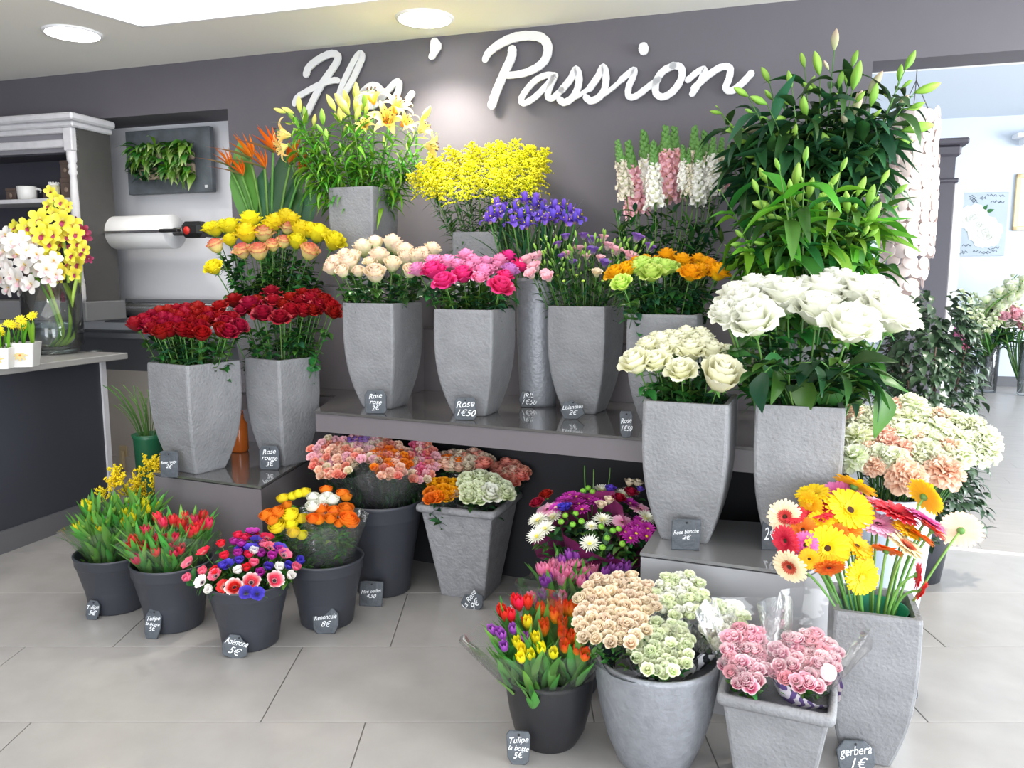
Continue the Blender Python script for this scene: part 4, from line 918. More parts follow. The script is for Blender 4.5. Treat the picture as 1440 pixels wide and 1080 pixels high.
# --- yellow / lime roses
y_ = 'gold'; g_ = 'lime'
L = conv([(455,240,12,y_),(512,225,11,y_),(560,190,9,y_),(710,155,12,y_),(788,180,12,y_),(830,242,13,y_),(880,230,12,y_),(868,180,10,y_),(925,205,10,y_),(967,240,13,y_),(605,180,9,y_),(590,208,13,g_),(635,242,14,g_),(700,215,13,g_),(487,292,11.5,g_),(735,210,10,g_),(560,215,10,g_),(905,190,9,y_),(660,200,10,g_)], 3.6, 740, 320)
cluster({y_: 'golden_rose', g_: 'lime_rose'}, 'rose', {y_: 'golden yellow rose in the pot beside the lisianthus', g_: 'lime green rose among the golden yellow ones'}, 'yellow and lime roses', p9, ZS+.505, L, 3.46, 3.74, 11, ('rose', 'rosewide'), 'gold', 10, .07, ('dark', 'dark', 'mid'), lo_=.45, hi=.88, el=(-.5, .8))
# --- ivory roses front left
L = conv([(560,700,18),(660,690,16),(690,600,14),(730,570,13),(785,735,17),(830,640,18),(900,580,13),(940,650,18),(1055,700,20),(980,775,25),(620,620,14),(770,590,14),(860,590,13),(700,645,14),(880,560,12),(750,620,14),(1010,665,14),(660,570,11),(590,650,11),(810,560,12),(900,620,14)], 3.6, 740, 320)
cluster('ivory_rose', 'rose', 'ivory rose in the left front plinth pot', 'ivory roses', p10, ZR+.553, L, 2.93, 3.22, 15, ('rose', 'rosebud', 'rosewide'), 'ivory', 7, .065, ('dark', 'mid'), lo_=.5, hi=.86, el=(-.4, .8))
# --- large white roses
L = conv([(655,245,25),(610,190,22),(570,130,18),(520,205,14),(655,90,17),(740,110,20),(810,145,25),(885,85,14),(975,130,26),(945,200,24),(1060,95,23),(1150,150,25),(1095,272,27),(1262,218,28),(1200,120,23),(1290,232,24),(540,220,15),(700,100,14),(1010,75,20),(1240,160,24)], 3.2727, 860, 380)
cluster('white_rose', 'rose', 'large white rose in the right front plinth pot', 'large white roses', p11, ZR+.556, [(x_, y_, r_*1.12) for x_, y_, r_ in L], 2.82, 3.22, 22, ('rose', 'rosewide', 'rosewide'), 'white', 8, .09, ('dark', 'mid'), lo_=.45, hi=.85, el=(-.5, .7), sr=.004)
# big glossy rose foliage, each spray a cut branch
for k, (px, py, dx, dz, s_) in enumerate([(905,440,-.6,-.2,.11),(700,425,-.7,.1,.09),(745,440,-.1,-.6,.10),(680,540,-.4,-.9,.11),(765,520,.1,-.9,.10),(880,470,-.5,.2,.11),(960,480,.3,-.5,.10),(885,570,-.2,-.9,.11),(1000,540,.1,-1,.15),(1180,400,.6,.3,.12),(1220,460,.8,.1,.12),(1240,500,.9,.1,.13),(1230,560,.5,-.9,.13),(1250,640,.1,-1,.14),(1140,480,.6,-.3,.12),(1080,520,.2,-.4,.10),(1210,540,.9,-.4,.12),(1110,430,.4,.6,.11),(820,450,-.1,.2,.1),(1040,450,.2,.3,.1),(990,430,-.3,.5,.1),(1200,480,.7,-.2,.13),(640,470,-.8,0,.09),(1160,540,.6,-.5,.12)]):
    x, y = 860 + px/3.2727, 380 + py/3.2727; h = at(x, y, 2.76 + .08*(k % 3)); s_ *= 1.3; c0_ = V((p11[0] + U(-.08, .08), p11[1] + U(-.08, .05), ZR + .45))
    t, path = flower('rose_branch', 'glossy leafy rose branch under the large white roses', 'foliage', 'leafy branches among the white roses', c0_, h - V((dx, -.3, dz)).normalized()*s_*.4, V((dx, -.3, dz + .5)), None, 1, .003)
    obj('leaf', BIGL['mid' if k % 3 else 'dark'], t, frame(path[-1], V((dx, -.35, dz)), s_, U(-.4, .4), True)); obj('leaf', BIGL['dark'], t, frame(path[5], V((-dx, -.4, dz*.3 + .3)), s_*.7, U(-.4, .4), True))
# --- yellow lilies (top left)
def lilystem(name, lab, grp, c, rz, px, py, Y, leaves, budk, rp, kind='bud', lset=None, lsz=.12, n=14, dirx=None, lo_=.3, extra=None, sink=.25, sr=.004, mts=None, sidebud=True, el=(.3, .9), spread=.22):
    h = at(px, py, Y); o = h - V((c[0], c[1], rz - .15)); dd = o.normalized() + V((0, 0, .5)) if dirx is None else V(dirx); dd.normalize()
    off = V((o.x, o.y, 0))*spread; off = off.normalized()*min(off.length, .09) if off.length > 0 else off
    base = V((c[0] + off.x, c[1] + off.y, rz - sink)); s_ = pxs(rp, h)
    if kind == 'bud': head = h - dd*s_*.5; bm = bloom('bud', budk)
    else: head = h - dd*s_*.35; bm = bloom('lily', budk, 1, ('green', 'eyebrown'))
    gd = (o.normalized() + V((0, 0, .4)) + dd*.6).normalized()
    t = thing(name, lab, 'lily', base, 0, grp); L_ = (head - base).length
    path = bez(V((0, 0, 0)), (head - base) - gd*L_*.45, head - base, 8)
    m = MB(); m.tube(path, [sr]*7 + [sr*.7, sr*.5], 5); part('stem', m, stemm, t)
    obj('bud' if kind == 'bud' else 'bloom', bm, t, frame(head - base, dd, s_, U(0, 6)))
    ph = U(0, 6)
    for k in range(n):
        u = lo_ + (.93 - lo_)*k/n; i = u*8; j = min(int(i), 7); p = path[j].lerp(path[j+1], i-j); td = (path[j+1]-path[j]).normalized(); az = ph + k*2.4
        side = V((cos(az), sin(az), 0)); side = (side - td*side.dot(td)).normalized(); e_ = U(*el)
        obj('leaf', rnd.choice(lset), t, frame(p, td*sin(e_) + side*cos(e_), lsz*U(.7, 1.15)*(1.1 - .35*u), U(-.4, .4), True))
    if sidebud and kind == 'bud':
        for q in range(rnd.choice((1, 1, 2))):
            az = U(0, 6.28); sd2 = (dd + V((cos(az), sin(az), .1))*.9).normalized(); p = path[7]
            m = MB(); e2 = p + sd2*s_*.35; m.tube([p, p.lerp(e2, .5) + V((0, 0, .004)), e2], sr*.45, 4); part('stem', m, stemm, t)
            obj('bud', bm, t, frame(e2, sd2, s_*U(.5, .75), U(0, 6)))
    return t
cP1 = (-.885, 4.875)
lb = 'closed yellow lily bud stem on the tallest box'
Yb_ = [(112,520,10,-.8,.4),(185,480,12,0,1),(222,545,12,-.1,1),(280,580,9,.2,.8),(385,470,13,-.5,1),(440,545,12,0,1),(480,450,14,-.2,1),(540,400,14,.1,1),(455,480,18,-.4,.6),(600,450,12,.2,1),(540,480,12,.1,1),(350,680,11,.1,1),(985,540,13,.7,1),(60,520,9,-.9,.3),(330,560,12,0,1),(610,500,11,.3,1),(140,560,9,-.5,.6)]
for x, y, rp, dx, dz in Yb_:
    lilystem('yellow_lily', lb, 'budded yellow lilies', cP1, 2.11, 380 + x/4.5, 40 + y/4.5, U(4.72, 5.0), None, rnd.choice(['lilybudy', 'lilybudy', 'lilybud']), rp*1.9, lset=NARL, lsz=.17, n=20, dirx=(dx, -.2, dz), lo_=.38, el=(.25, 1.0))
for x, y, rp, dx, dy, dz, mt_, lab in [(740,580,30,.1,-.9,.35,'lilyyellow','large open yellow lily bloom facing the shop, front of the high pot'), (800,500,28,.5,-.6,.8,'lilyyellow','open pale yellow lily bloom at the upper right of the high pot'), (650,440,26,-.1,-.4,1,'lilyyellow','open pale yellow lily bloom at the top middle of the high pot'), (960,640,22,.9,-.4,.6,'lilypeach','half open orange yellow lily at the right of the high pot'), (1005,745,24,1,-.3,-.1,'lilypeach','orange yellow lily bloom drooping at the far right of the high pot'), (90,670,26,-1,-.4,.1,'lilypeach','peach lily bloom turned left beside the bird of paradise flowers'), (80,750,22,-.8,-.5,-.4,'lilypeach','peach lily bloom hanging lowest at the left of the high pot'), (850,600,22,.8,-.5,.4,'lilyyellow','cream yellow lily bloom right of the largest open one'), (600,620,18,-.2,-.8,.6,'lilyyellow','small cream lily bloom below the open yellow ones')]:
    lilystem('yellow_lily', lab, None, cP1, 2.11, 380 + x/4.5, 40 + y/4.5, U(4.68, 4.85), None, mt_, rp*.95, 'lily', lset=NARL, lsz=.17, n=13, dirx=(dx, dy, dz), lo_=.38)
for k in range(14):   # leafy tips without flowers in front
    x, y = 400 + 200*(k + .5)/14, 205 + 18*((k*7) % 5)/4
    lilystem('yellow_lily', 'leafy lily shoot in the pot on the tallest box', 'leafy lily shoots', cP1, 2.11, x, y, U(4.70, 4.95), None, 'lilybud', 9, lset=NARL, lsz=.18, n=22, lo_=.3, sidebud=False, dirx=((x-500)/150, -.3, 1))
# --- the two budded lily pots at the right
up_ = [(843,125,30,.05,0,1),(785,200,34,-.35,-.2,1),(905,185,24,.3,0,1),(910,238,40,.15,-.2,1),(1080,190,30,.5,0,1),(1048,230,24,.1,0,1),(1135,278,36,1,-.2,.35),(970,260,34,.5,-.2,.9),(965,300,32,.1,-.3,1),(915,325,34,.1,-.4,.9),(1055,325,26,.4,-.5,.7),(600,318,30,-.9,-.3,.3),(622,238,26,-.5,0,.9),(665,375,28,-.8,-.5,-.1),(525,412,30,-1,-.3,-.1),(582,408,30,1,-.5,.2),(715,415,24,-.1,-.7,.8),(795,430,34,.6,-.6,-.4),(850,440,32,.1,-.6,-.9),(865,368,22,.1,-.7,.8),(1105,405,44,1,-.2,.15),(465,355,18,-1,0,.2),(575,490,26,-1,-.3,0),(545,292,26,-.8,-.2,.4),(745,335,34,-.4,-.5,.9),(792,342,22,.3,-.6,.6),(740,190,22,-.3,0,1),(860,250,24,.1,-.2,1),(700,250,24,-.3,-.1,1),(1000,440,26,.6,-.4,-.3)]
for x, y, rp, dx, dy, dz in up_:
    lilystem('budded_lily', 'dark leaved budded lily in the highest right pot', 'dark leaved lilies', plA, 1.92, 800 + x/2.25, y/2.25, U(3.72, 4.0), None, rnd.choice(['lilybud']*7 + ['lilybudp']), rp/2.25*2.2, lset=LILYL['dark'], lsz=.26, n=15, dirx=(dx, dy, dz), lo_=.36, el=(-.1, .9))
lo2 = [(720,555,38,0,-.4,1),(765,595,32,.05,-.4,1),(800,640,40,.2,-.4,1),(615,555,26,-.5,-.2,.8),(612,650,40,-.9,-.5,.2),(655,692,36,-.9,-.5,.3),(880,640,36,-.3,-.4,.9),(962,680,42,.4,-.4,.9),(955,620,34,.15,-.3,1),(808,730,24,-.1,-.8,.5),(805,770,28,-.9,-.6,.1),(605,768,26,-1,-.5,.1),(532,772,22,-1,-.4,-.1),(700,590,22,-.2,-.3,1),(840,570,26,.5,-.2,.8),(590,590,24,-.5,-.2,.9),(750,490,24,.1,-.1,1),(895,742,20,.6,-.6,.2),(925,590,30,.3,-.2,.9),(1050,600,24,.7,-.2,.6),(540,740,20,-.8,-.4,.6),(660,520,20,-.4,0,1),(870,520,22,.4,0,1),(1000,560,24,.5,0,.9)]
for x, y, rp, dx, dy, dz in lo2:
    lilystem('budded_lily', 'fresh green budded lily behind the large white roses', 'fresh green lilies', plB, 1.49, 800 + x/2.25, y/2.25, U(3.18, 3.5), None, 'lilybud', rp/2.25*2.15, lset=LILYL['mid'] + LILYL['bright'], lsz=.25, n=17, dirx=(dx, dy, dz), lo_=.30, el=(-.2, .8))
for k in range(20):
    x, y = 1008 + 250*((k*.618) % 1), 150 + 78*((k*.37) % 1)
    lilystem('budded_lily', 'dark leafy lily shoot in the highest right pot', 'dark leafy lily shoots', plA, 1.80, x, y, U(3.98, 4.15), None, 'lilybud', 6, lset=LILYL['dark'], lsz=.23, n=16, lo_=.35, sidebud=False, dirx=((x-1140)/150, -.3, .7), el=(-.1, .9))
for k in range(20):
    x, y = 1012 + 255*((k*.618) % 1), 268 + 95*((k*.37) % 1)
    lilystem('budded_lily', 'fresh green leafy lily shoot behind the large white roses', 'fresh green leafy lily shoots', plB, 1.49, x, y, U(3.38, 3.6), None, 'lilybud', 6, lset=LILYL['mid'] + LILYL['mid'] + LILYL['bright'], lsz=.22, n=16, lo_=.25, sidebud=False, dirx=((x-1140)/120, -.5, .6), el=(-.2, .9))
# --- goldenrod
def plume_mb(seed):
    r = random.Random(seed); m = MB()
    for k in range(20):
        a = k*2.4 + r.uniform(-.4, .4); z = (k/20)**.9; rad = (.50*(1 - z)**.6 + .06)*r.uniform(.75, 1.15); lean = .18*z*z
        tip_ = V((rad*cos(a) + lean, rad*sin(a), z*.85 + .10 - rad*.12)); p0 = V((lean*.8, 0, z*.78))
        mid = p0.lerp(tip_, .55) + V((0, 0, .07)); m.tube([p0, mid, tip_], .008, 3, 1)
        for q in range(13): u = .2 + .8*q/12; c_ = (p0.lerp(mid, u*1.8) if u < .55 else mid.lerp(tip_, (u-.55)/.45)) + V((r.uniform(-.045, .045), r.uniform(-.045, .045), r.uniform(-.01, .05))); m.blob(c_, r.uniform(.028, .048), 0, t=r.uniform(.4, 1))
    return m.mesh('plume', [P['golden'], P['green']])
PLU = [plume_mb(k) for k in range(3)]
cg = (-.186, 4.79); NL = [leafmesh(.09, .5, .15, 4, 2, point=1, tip=.4, mt=leafm)]
k = 0
for (x, y) in [(110,200),(135,170),(165,150),(200,110),(230,140),(260,95),(300,105),(335,75),(345,120),(380,90),(420,75),(460,60),(500,75),(545,50),(570,75),(600,90),(640,85),(665,90),(680,110),(660,150),(610,140),(560,120),(510,130),(465,130),(420,150),(375,160),(330,170),(285,165),(240,190),(195,200),(150,220),(260,245),(320,245),(385,225),(440,200),(500,190),(560,180),(620,190),(660,200),(620,235),(570,240),(520,240),(175,240),(470,235)]:
    h = at(560 + x/3.375, 200 + y/3.375, 4.62 + .3*(1 - (y-50)/200.)); o = h - V((*cg, 1.75)); dd = (o.normalized() + V((0, 0, .6)))
    flower('goldenrod', 'fluffy yellow goldenrod plume in the pot below the lettering', 'flower', 'goldenrod stems', V((cg[0] + o.x*.2, cg[1] + o.y*.2, 1.62)), h - dd.normalized()*.05, dd + V((U(-.25, .25), U(-.2, .1), 0)), PLU[k % 3], .15, .0022, rleaves(18, .15, .9, .085, NL), bname='plume'); k += 1
# --- irises
L = conv([(430,360),(470,290),(545,375),(510,320),(600,265),(610,385),(650,290),(670,350),(690,310),(740,300),(790,300),(820,320),(840,360),(850,345),(700,365),(440,335),(560,310),(620,330),(760,330),(790,350),(480,340),(580,345),(735,345),(805,370),(655,270)], 3.375, 560, 200)
EX['violet'] = ('eyeyellow', 'green')
cluster('purple_iris', 'iris', 'purple iris in the tall round silver pot', 'purple irises', iv, ZS + ih, L, 4.08, 4.30, 14, ('iris',), 'violet', 4, .22, up=.9, cam_=.2, lm=[STRAP], lo_=.4, hi=.8, el=(1.0, 1.4), clampx=.06, sr=.0045)
# --- lisianthus
L = conv([(200,50,6,'lilac'),(330,65,7.5,'lilac'),(335,120,7.5,'lilac'),(560,55,8,'lilac'),(397,185,7,'lilac'),(160,90,6,'lilac'),(290,45,6,'lilac'),(625,105,7,'lilac'),(58,155,8.5,'palepink'),(45,205,9,'palepink'),(112,255,8,'palepink'),(10,172,9,'palepink'),(265,115,7,'palepink'),(412,97,7,'palepink'),(452,125,9,'palepink'),(525,155,9.5,'palepink'),(305,150,5,'palepink'),(392,55,6,'palepink'),(25,240,8,'palepink'),(205,140,6,'palepink'),(375,160,6,'palepink'),(357,235,7,'cream'),(95,235,6,'palepink'),(180,150,5,'lilac'),(240,180,5,'lilac')], 3.6, 740, 320)
lizlab = {'lilac': 'lilac lisianthus in the pot beside the irises', 'palepink': 'pink edged white lisianthus in the pot beside the irises', 'cream': 'cream lisianthus low in the stone pot beside the irises'}
LIZB = bloom('bud', 'lilybud')
def lizbuds(n0, n1, c, rz, lst):
    for px, py in lst:
        h = at(px, py, 3.98 + U(-.1, .12)); o = h - V((c[0], c[1], rz - .1)); dd = o.normalized() + V((0, 0, .5)); off = V((o.x, o.y, 0))*.2
        t, path = flower('lisianthus', 'green lisianthus spray with closed buds beside the irises', 'flower', 'budded lisianthus sprays', V((c[0] + off.x, c[1] + off.y, rz - .25)), h - dd.normalized()*.03, dd, LIZB, .036, .002, rleaves(10, .45, .97, .05, [SMALLL, SMALLD], el=(.2, 1.2)), bname='bud')
        for q in range(3):
            a = U(0, 6.28); d2 = (dd.normalized() + V((cos(a), sin(a), .2))*.7).normalized(); p = path[5].lerp(path[7], U(0, .8)); e2 = p + d2*.05
            m = MB(); m.tube([p, e2], .0014, 4); part('stem', m, stemm, t); obj('bud', LIZB, t, frame(e2, d2, U(.022, .036), 0))
cluster('lisianthus', 'flower', lizlab, 'lisianthus', p8, ZS + .527, [(x_, y_, r_*1.3, k_) for x_, y_, r_, k_ in L], 3.84, 4.1, 7, ('liz',), 'lilac', 9, .055, lm=[SMALLL, SMALLD], lo_=.42, hi=.95, el=(.2, 1.2), cam_=.7, sr=.0022)
lizbuds(0, 0, p8, ZS + .527, [(740 + x/3.6, 320 + y/3.6) for x, y in [(40,85),(130,110),(95,40),(480,80),(400,15),(450,60),(250,20),(300,80),(350,30),(150,40),(110,80),(220,85),(520,110),(600,60),(640,75),(560,90),(500,50),(430,150),(340,170),(270,160),(190,110),(80,120),(420,190),(470,170),(230,130),(130,160)]])
# filler greens in the lisianthus
cluster('lisianthus', 'flower', 'leafy lisianthus shoot low in the pot beside the irises', 'leafy lisianthus shoots', p8, ZS + .527, [(775 + 9*k, 380 + 8*(k % 3)) for k in range(12)], 3.84, 4.0, 2.5, ('liz',), 'lime', 14, .06, lm=[SMALLL, SMALLD], lo_=.4, hi=.98, el=(.4, 1.3), sr=.002, clampx=.12)
# --- snapdragons
def snap_mb(mt_, seed):
    r = random.Random(seed); m = MB(); N = 60
    fl = MB(); fl.petal(0, 0, 1, .5, (1.1, -.3, -1.0), .4, .05, 3, 3, wb=.5, rr=r); fl.petal(.5, 0, .9, .45, (1.3, .5, .8), .4, .08, 3, 3, wb=.6, rr=r); fl.petal(-.5, 0, .9, .45, (1.3, .5, .8), .4, .08, 3, 3, wb=.6, rr=r)
    for k in range(N):
        u = k/N; a = k*2.4; z = u
        if u < .66:
            s_ = r.uniform(.13, .17)*(1 - .45*u); M = T(0, 0, z) @ RZ(a + r.uniform(-.3, .3)) @ T(0, .05*r.uniform(.3, 1.4)*(1.1 - u), 0) @ Matrix.Scale(s_, 4); m.merge(fl, M)
        else: s_ = .085*(1.35 - u); m.blob((.045*cos(a)*(1.5-u), .045*sin(a)*(1.5-u), z), s_, 1, sc=(1, 1, 1.3), n=3)
    m.tube([(0, 0, -.05), (0, 0, 1.0)], .016, 5, 1); return m.mesh('flower_spike', [P[mt_], P['green']])
SN = {k: [snap_mb(k, s_) for s_ in (1, 2)] for k in ('snapw', 'snapc', 'snapp')}
snl = {'snapw': 'white snapdragon spike with a green tip beside the wall', 'snapc': 'cream snapdragon spike with a green tip beside the wall', 'snapp': 'pink snapdragon spike with a green tip beside the wall'}
for k, (x0, y0, x1, y1, c_) in enumerate([(118,92,150,290,'snapc'),(155,95,190,350,'snapp'),(210,58,222,330,'snapw'),(242,95,250,320,'snapw'),(285,42,290,300,'snapp'),(315,45,322,290,'snapp'),(345,108,345,260,'snapw'),(385,42,380,290,'snapc'),(420,60,412,300,'snapc'),(450,80,440,270,'snapw'),(480,82,460,260,'snapc'),(505,110,480,250,'snapp'),(400,95,395,310,'snapw'),(140,150,175,330,'snapp'),(262,110,270,310,'snapw'),(365,120,360,280,'snapc'),(435,130,425,280,'snapw')]):
    Y = 4.30 + .12*(k % 3); A_ = at(820 + x0/2.455, 160 + y0/2.455, Y); B_ = at(820 + x1/2.455, 160 + y1/2.455, Y); dd = A_ - B_
    base = V((psn[0] + (B_.x - psn[0])*.3, psn[1], 1.35))
    flower('snapdragon', snl[c_], 'flower', {'snapw': 'white snapdragons', 'snapc': 'cream snapdragons', 'snapp': 'pink snapdragons'}[c_], base, B_, dd, SN[c_][k % 2], dd.length, .003, rleaves(12, .25, .98, .075, [SMALLD, SMALLL], el=(.1, 1.0)), bname='flower_spike')
for k in range(30):
    h = at(866 + 6*k*.9, 296 + 14*(k % 5), 4.24 + .05*(k % 4))
    flower('snapdragon', 'leafy green snapdragon shoot behind the golden roses', 'foliage', 'leafy snapdragon shoots', V((psn[0] + (h.x - psn[0])*.3, psn[1], 1.35)), h, V(((h.x - psn[0]), -.1, 1)), None, 1, .0025, rleaves(20, .15, 1, .095, [SMALLD, SMALLD, SMALLL], el=(.2, 1.1)))
# --- bird of paradise
pb = at(378, 300, 5.0); zb_ = 1.15
t = lathe_pot('round_vase', 'dark vase of bird of paradise flowers behind the yellow roses', pb.x, 4.99, ZS, [(.0001, 0), (.09, 0), (.10, .3), (.12, .52), (.11, .52), (.09, .4), (.0001, .39)], insidem, 24)
def bird_mb():
    m = MB(); vs = []
    m.petal(0, 0, 1, .10, (1.15, .35, 0), .10, 0, 4, 6, m=1, wb=.8, tip=.3, point=.9)
    for a, L_, e in ((0, .62, .1), (.25, .7, .35), (-.25, .66, .5), (.1, .6, .75), (-.15, .58, -.15)): m.petal(a, 0, L_, .12, (e, .25, 0), .14, 0, 2, 4, m=0, wb=.5, tip=.45, point=.9)
    m.petal(.1, .05, .5, .03, (.8, 0, 0), .1, 0, 2, 3, m=2, wb=.6, tip=.5, point=.8); return m.mesh('flower_head', [P['bird'], P['beak'], P['blue']])
BB = bird_mb()
for px, py, ang, s_ in [(352,215,2.6,.26),(372,228,2.9,.24),(408,222,.2,.25),(322,225,2.7,.20),(424,235,.5,.20),(384,205,2.5,.26),(340,238,2.6,.2)]:
    h = at(px, py, 4.95); h2 = h - V((0, 0, .04))
    t = thing('bird_of_paradise', 'orange bird of paradise flower behind the yellow roses', 'flower', (pb.x, 4.99, ZS + .40), 0, 'bird of paradise flowers'); lo3 = h2 - t.location
    m = MB(); m.tube(bez(V((0, 0, 0)), V((lo3.x*.2, 0, lo3.z*.6)), lo3, 6), .008, 6); part('stem', m, stemm, t)
    obj('flower_head', BB, t, frame(lo3, (0, 0, 1), s_, 0) @ RZ(pi/2 - ang + pi*0))
PAD = leafmesh(.17, .15, .35, 8, 4, point=.6, tip=.5, wb=.35, mt=petalmat('paddle_leaf', [(0, (.05, .18, .03)), (1, (.08, .28, .04))], .35, .1, .1)); PADD = leafmesh(.17, .3, .35, 8, 4, point=.6, tip=.5, wb=.35, mt=darkleaf)
for px, py, L_, dx, ms in [(342,195,.52,-.12,PAD),(392,205,.50,.08,PADD),(408,235,.42,.15,PADD),(430,250,.36,.22,PADD),(365,235,.4,.0,PADD)]:
    tp = at(px, py, 4.97); lz = tp.z - L_; p = V((tp.x - dx*.2, 4.97, lz))
    t = thing('paddle_leaf', 'dark paddle leaf among the bird of paradise flowers' if ms is PADD else 'broad bright green paddle leaf left of the bird of paradise flowers', 'foliage', (pb.x, 4.97, ZS + .4), 0, 'dark paddle leaves' if ms is PADD else None); q = p - t.location
    m = MB(); m.tube(bez(V((0, 0, 0)), V((q.x*.3, 0, q.z*.6)), q, 5), .006, 5); part('stem', m, stemm, t)
    obj('leaf', ms, t, T(q) @ Matrix.Rotation(dx, 4, 'Y') @ Matrix.Scale(L_*1.0, 4))
# --- carnations
pk = 'salmon'; gk = 'palelime'
L = conv([(540,130),(550,230),(540,330),(630,150),(820,80),(810,150),(780,230),(730,340),(880,140),(960,200),(890,300),(925,340),(1000,230),(980,150),(1060,180),(1080,260),(1150,230),(1120,190),(1180,285),(1050,310),(860,230),(600,180),(1130,300),(700,130),(660,330,14),(1000,320),(1180,240),(930,260),(840,320)], 3.375, 1040, 540)
L = [(e[0], e[1], 18, gk) for e in L] + [(e[0], e[1], e[2], pk) for e in conv([(615,305,13),(680,230,16),(705,275,17),(635,375,12),(800,420,21),(720,90,13),(990,395,20),(850,250,12),(530,110,12),(960,140,13),(1005,290,14),(780,295,14),(830,440,14)], 3.375, 1040, 540)]
cluster({gk: 'pale_carnation', pk: 'salmon_carnation'}, 'carnation', {gk: 'pale lime white carnation in the tall blue pot', pk: 'salmon carnation in the tall blue pot'}, 'carnations', cc, ch, [(x_, y_, r_*1.15, k_) for x_, y_, r_, k_ in L], 2.95, 3.32, 17, ('car',), gk, 2, .12, lm=[STRAP], lo_=.4, hi=.8, el=(.4, 1.2), up=.5, cam_=.5, clampx=.12)
for k in range(10):
    h = at(1235 + 8*k, 655 + 6*(k % 3), 3.1); flower('carnation_bud', 'closed carnation bud with narrow leaves under the pale carnations', 'carnation', 'closed carnation buds', V((cc[0] + (h.x-cc[0])*.4, cc[1], ch - .2)), h, V((h.x-cc[0], -.1, .6)), bloom('bud', 'lilybud'), .035, .003, rleaves(5, .3, 1, .12, [STRAP], el=(.4, 1.2)), bname='bud')
PSTEM = petalmat('pale_green_stem', [(0, (.10, .26, .05)), (1, (.22, .40, .10))], .4, .05, .12)
# --- gerberas
gl = dict(gerby='yellow', gerbg='golden yellow', gerbo='orange', gerbr='red', gerbc='cream and red', gerbm='magenta pink', gerbpink='light pink', gerbpe='pale peach')
for (x, y, rp, k_, dx, dy, dz, eye) in [
 (215,630,22,'gerbc',-.5,-1,.15,'eyebrown'),(215,745,21,'gerbr',-.8,-.5,-.1,'eyebrown'),(235,870,23,'gerbc',-.7,-.7,-.3,'eyebrown'),(418,780,29,'gerby',-.15,-1,.1,'eyebrown'),(425,875,19,'gerbo',-.1,-.7,-.6,'eyebrown'),
 (528,595,32,'gerby',.1,-.75,.75,'eyebrown'),(478,530,28,'gerbm',-.1,-.55,1,'eyebrown'),(345,515,22,'gerby',-.3,-.2,1,'eyeyellow'),(335,570,17,'gerbg',-.5,-.5,-.2,'eyeyellow'),(550,475,28,'gerbg',.5,.25,.9,'eyeyellow'),
 (300,690,18,'gerbo',-.4,-.6,.5,'eyebrown'),(310,765,18,'gerbm',-.6,-.6,.2,'eyebrown'),(585,920,23,'gerby',.1,-.9,.1,'eyeyellow'),(560,765,22,'gerbg',.3,-.4,.9,'eyebrown'),(660,660,29,'gerbpink',.1,-.25,1,'eyebrown'),
 (740,600,32,'gerbr',.3,-.15,1,'eyebrown'),(700,785,20,'gerbo',.3,.3,.8,'eyebrown'),(800,765,26,'gerbc',.5,-.3,1,'dark'),(800,690,20,'gerbg',.3,-.3,.9,'eyebrown'),(890,640,28,'gerbm',.5,-.1,.9,'eyebrown'),(920,690,20,'gerbr',.7,0,.8,'eyebrown'),
 (885,530,26,'gerbg',1,.35,.5,'eyebrown'),(1050,690,26,'gerbpe',.4,.8,.2,'green'),(850,910,19,'gerbr',1,-.4,-.1,'eyebrown'),(865,985,15,'gerbr',.9,-.5,-.5,'eyebrown'),(865,725,18,'gerbo',.6,.1,.8,'eyebrown'),(650,560,20,'gerbpink',.3,-.1,1,'eyebrown'),(385,645,17,'gerby',-.2,-.5,.9,'eyebrown'),(500,690,22,'gerbo',0,-.5,1,'eyebrown'),(330,830,14,'gerbg',-.4,-.6,.3,'eyebrown'),(600,850,15,'gerby',.4,-.8,.5,'eyeyellow'),(380,600,22,'gerbr',-.4,-.2,1,'eyebrown'),(260,620,15,'gerbr',-.5,-.4,.8,'eyebrown'),(450,700,18,'gerbo',-.2,-.5,.9,'eyebrown')]:
    px, py = 1040 + x/3.375, 540 + y/3.375; Y = 2.40 + .30*max(0, min(1, (900 - y)/400.)); h = at(px, py, Y + U(-.02, .02)); dd = V((dx, dy, dz)).normalized()
    o = h - V((*p14, .5)); base = V((p14[0] + max(-.07, min(.07, o.x*.3)), p14[1] + max(-.05, min(.05, o.y*.3)), .40)); s_ = pxs(rp, h)*1.13
    side = 'upper' if y < 640 else ('middle' if y < 800 else 'lower')
    lab = gl[k_] + ' gerbera in the tall floor pot'
    t = thing('gerbera', lab, 'gerbera', base, 0, gl[k_] + ' gerberas')
    hb = h - dd*s_*.1 - base; ctl = V((hb.x*.45, hb.y*.45, max(hb.z*.75, .12))); ctl = ctl.lerp(hb - dd*.12, .45)
    m = MB(); m.tube(bez(V((0, 0, 0)), ctl, hb, 8), .0042, 6); part('stem', m, PSTEM, t)
    obj('bloom', bloom('ger', k_, 1 + rnd.randrange(3), (eye, 'green')), t, frame(hb, dd, s_, U(0, 6)))
t = lathe_pot('green_sleeve', 'green plastic vase lining the tall gerbera pot', p14[0], p14[1], .385, [(.09, 0), (.10, .12), (.105, .128), (.108, .13), (.104, .12), (.09, .01)], mat('green_plastic', (.02, .30, .18), .35), 28)
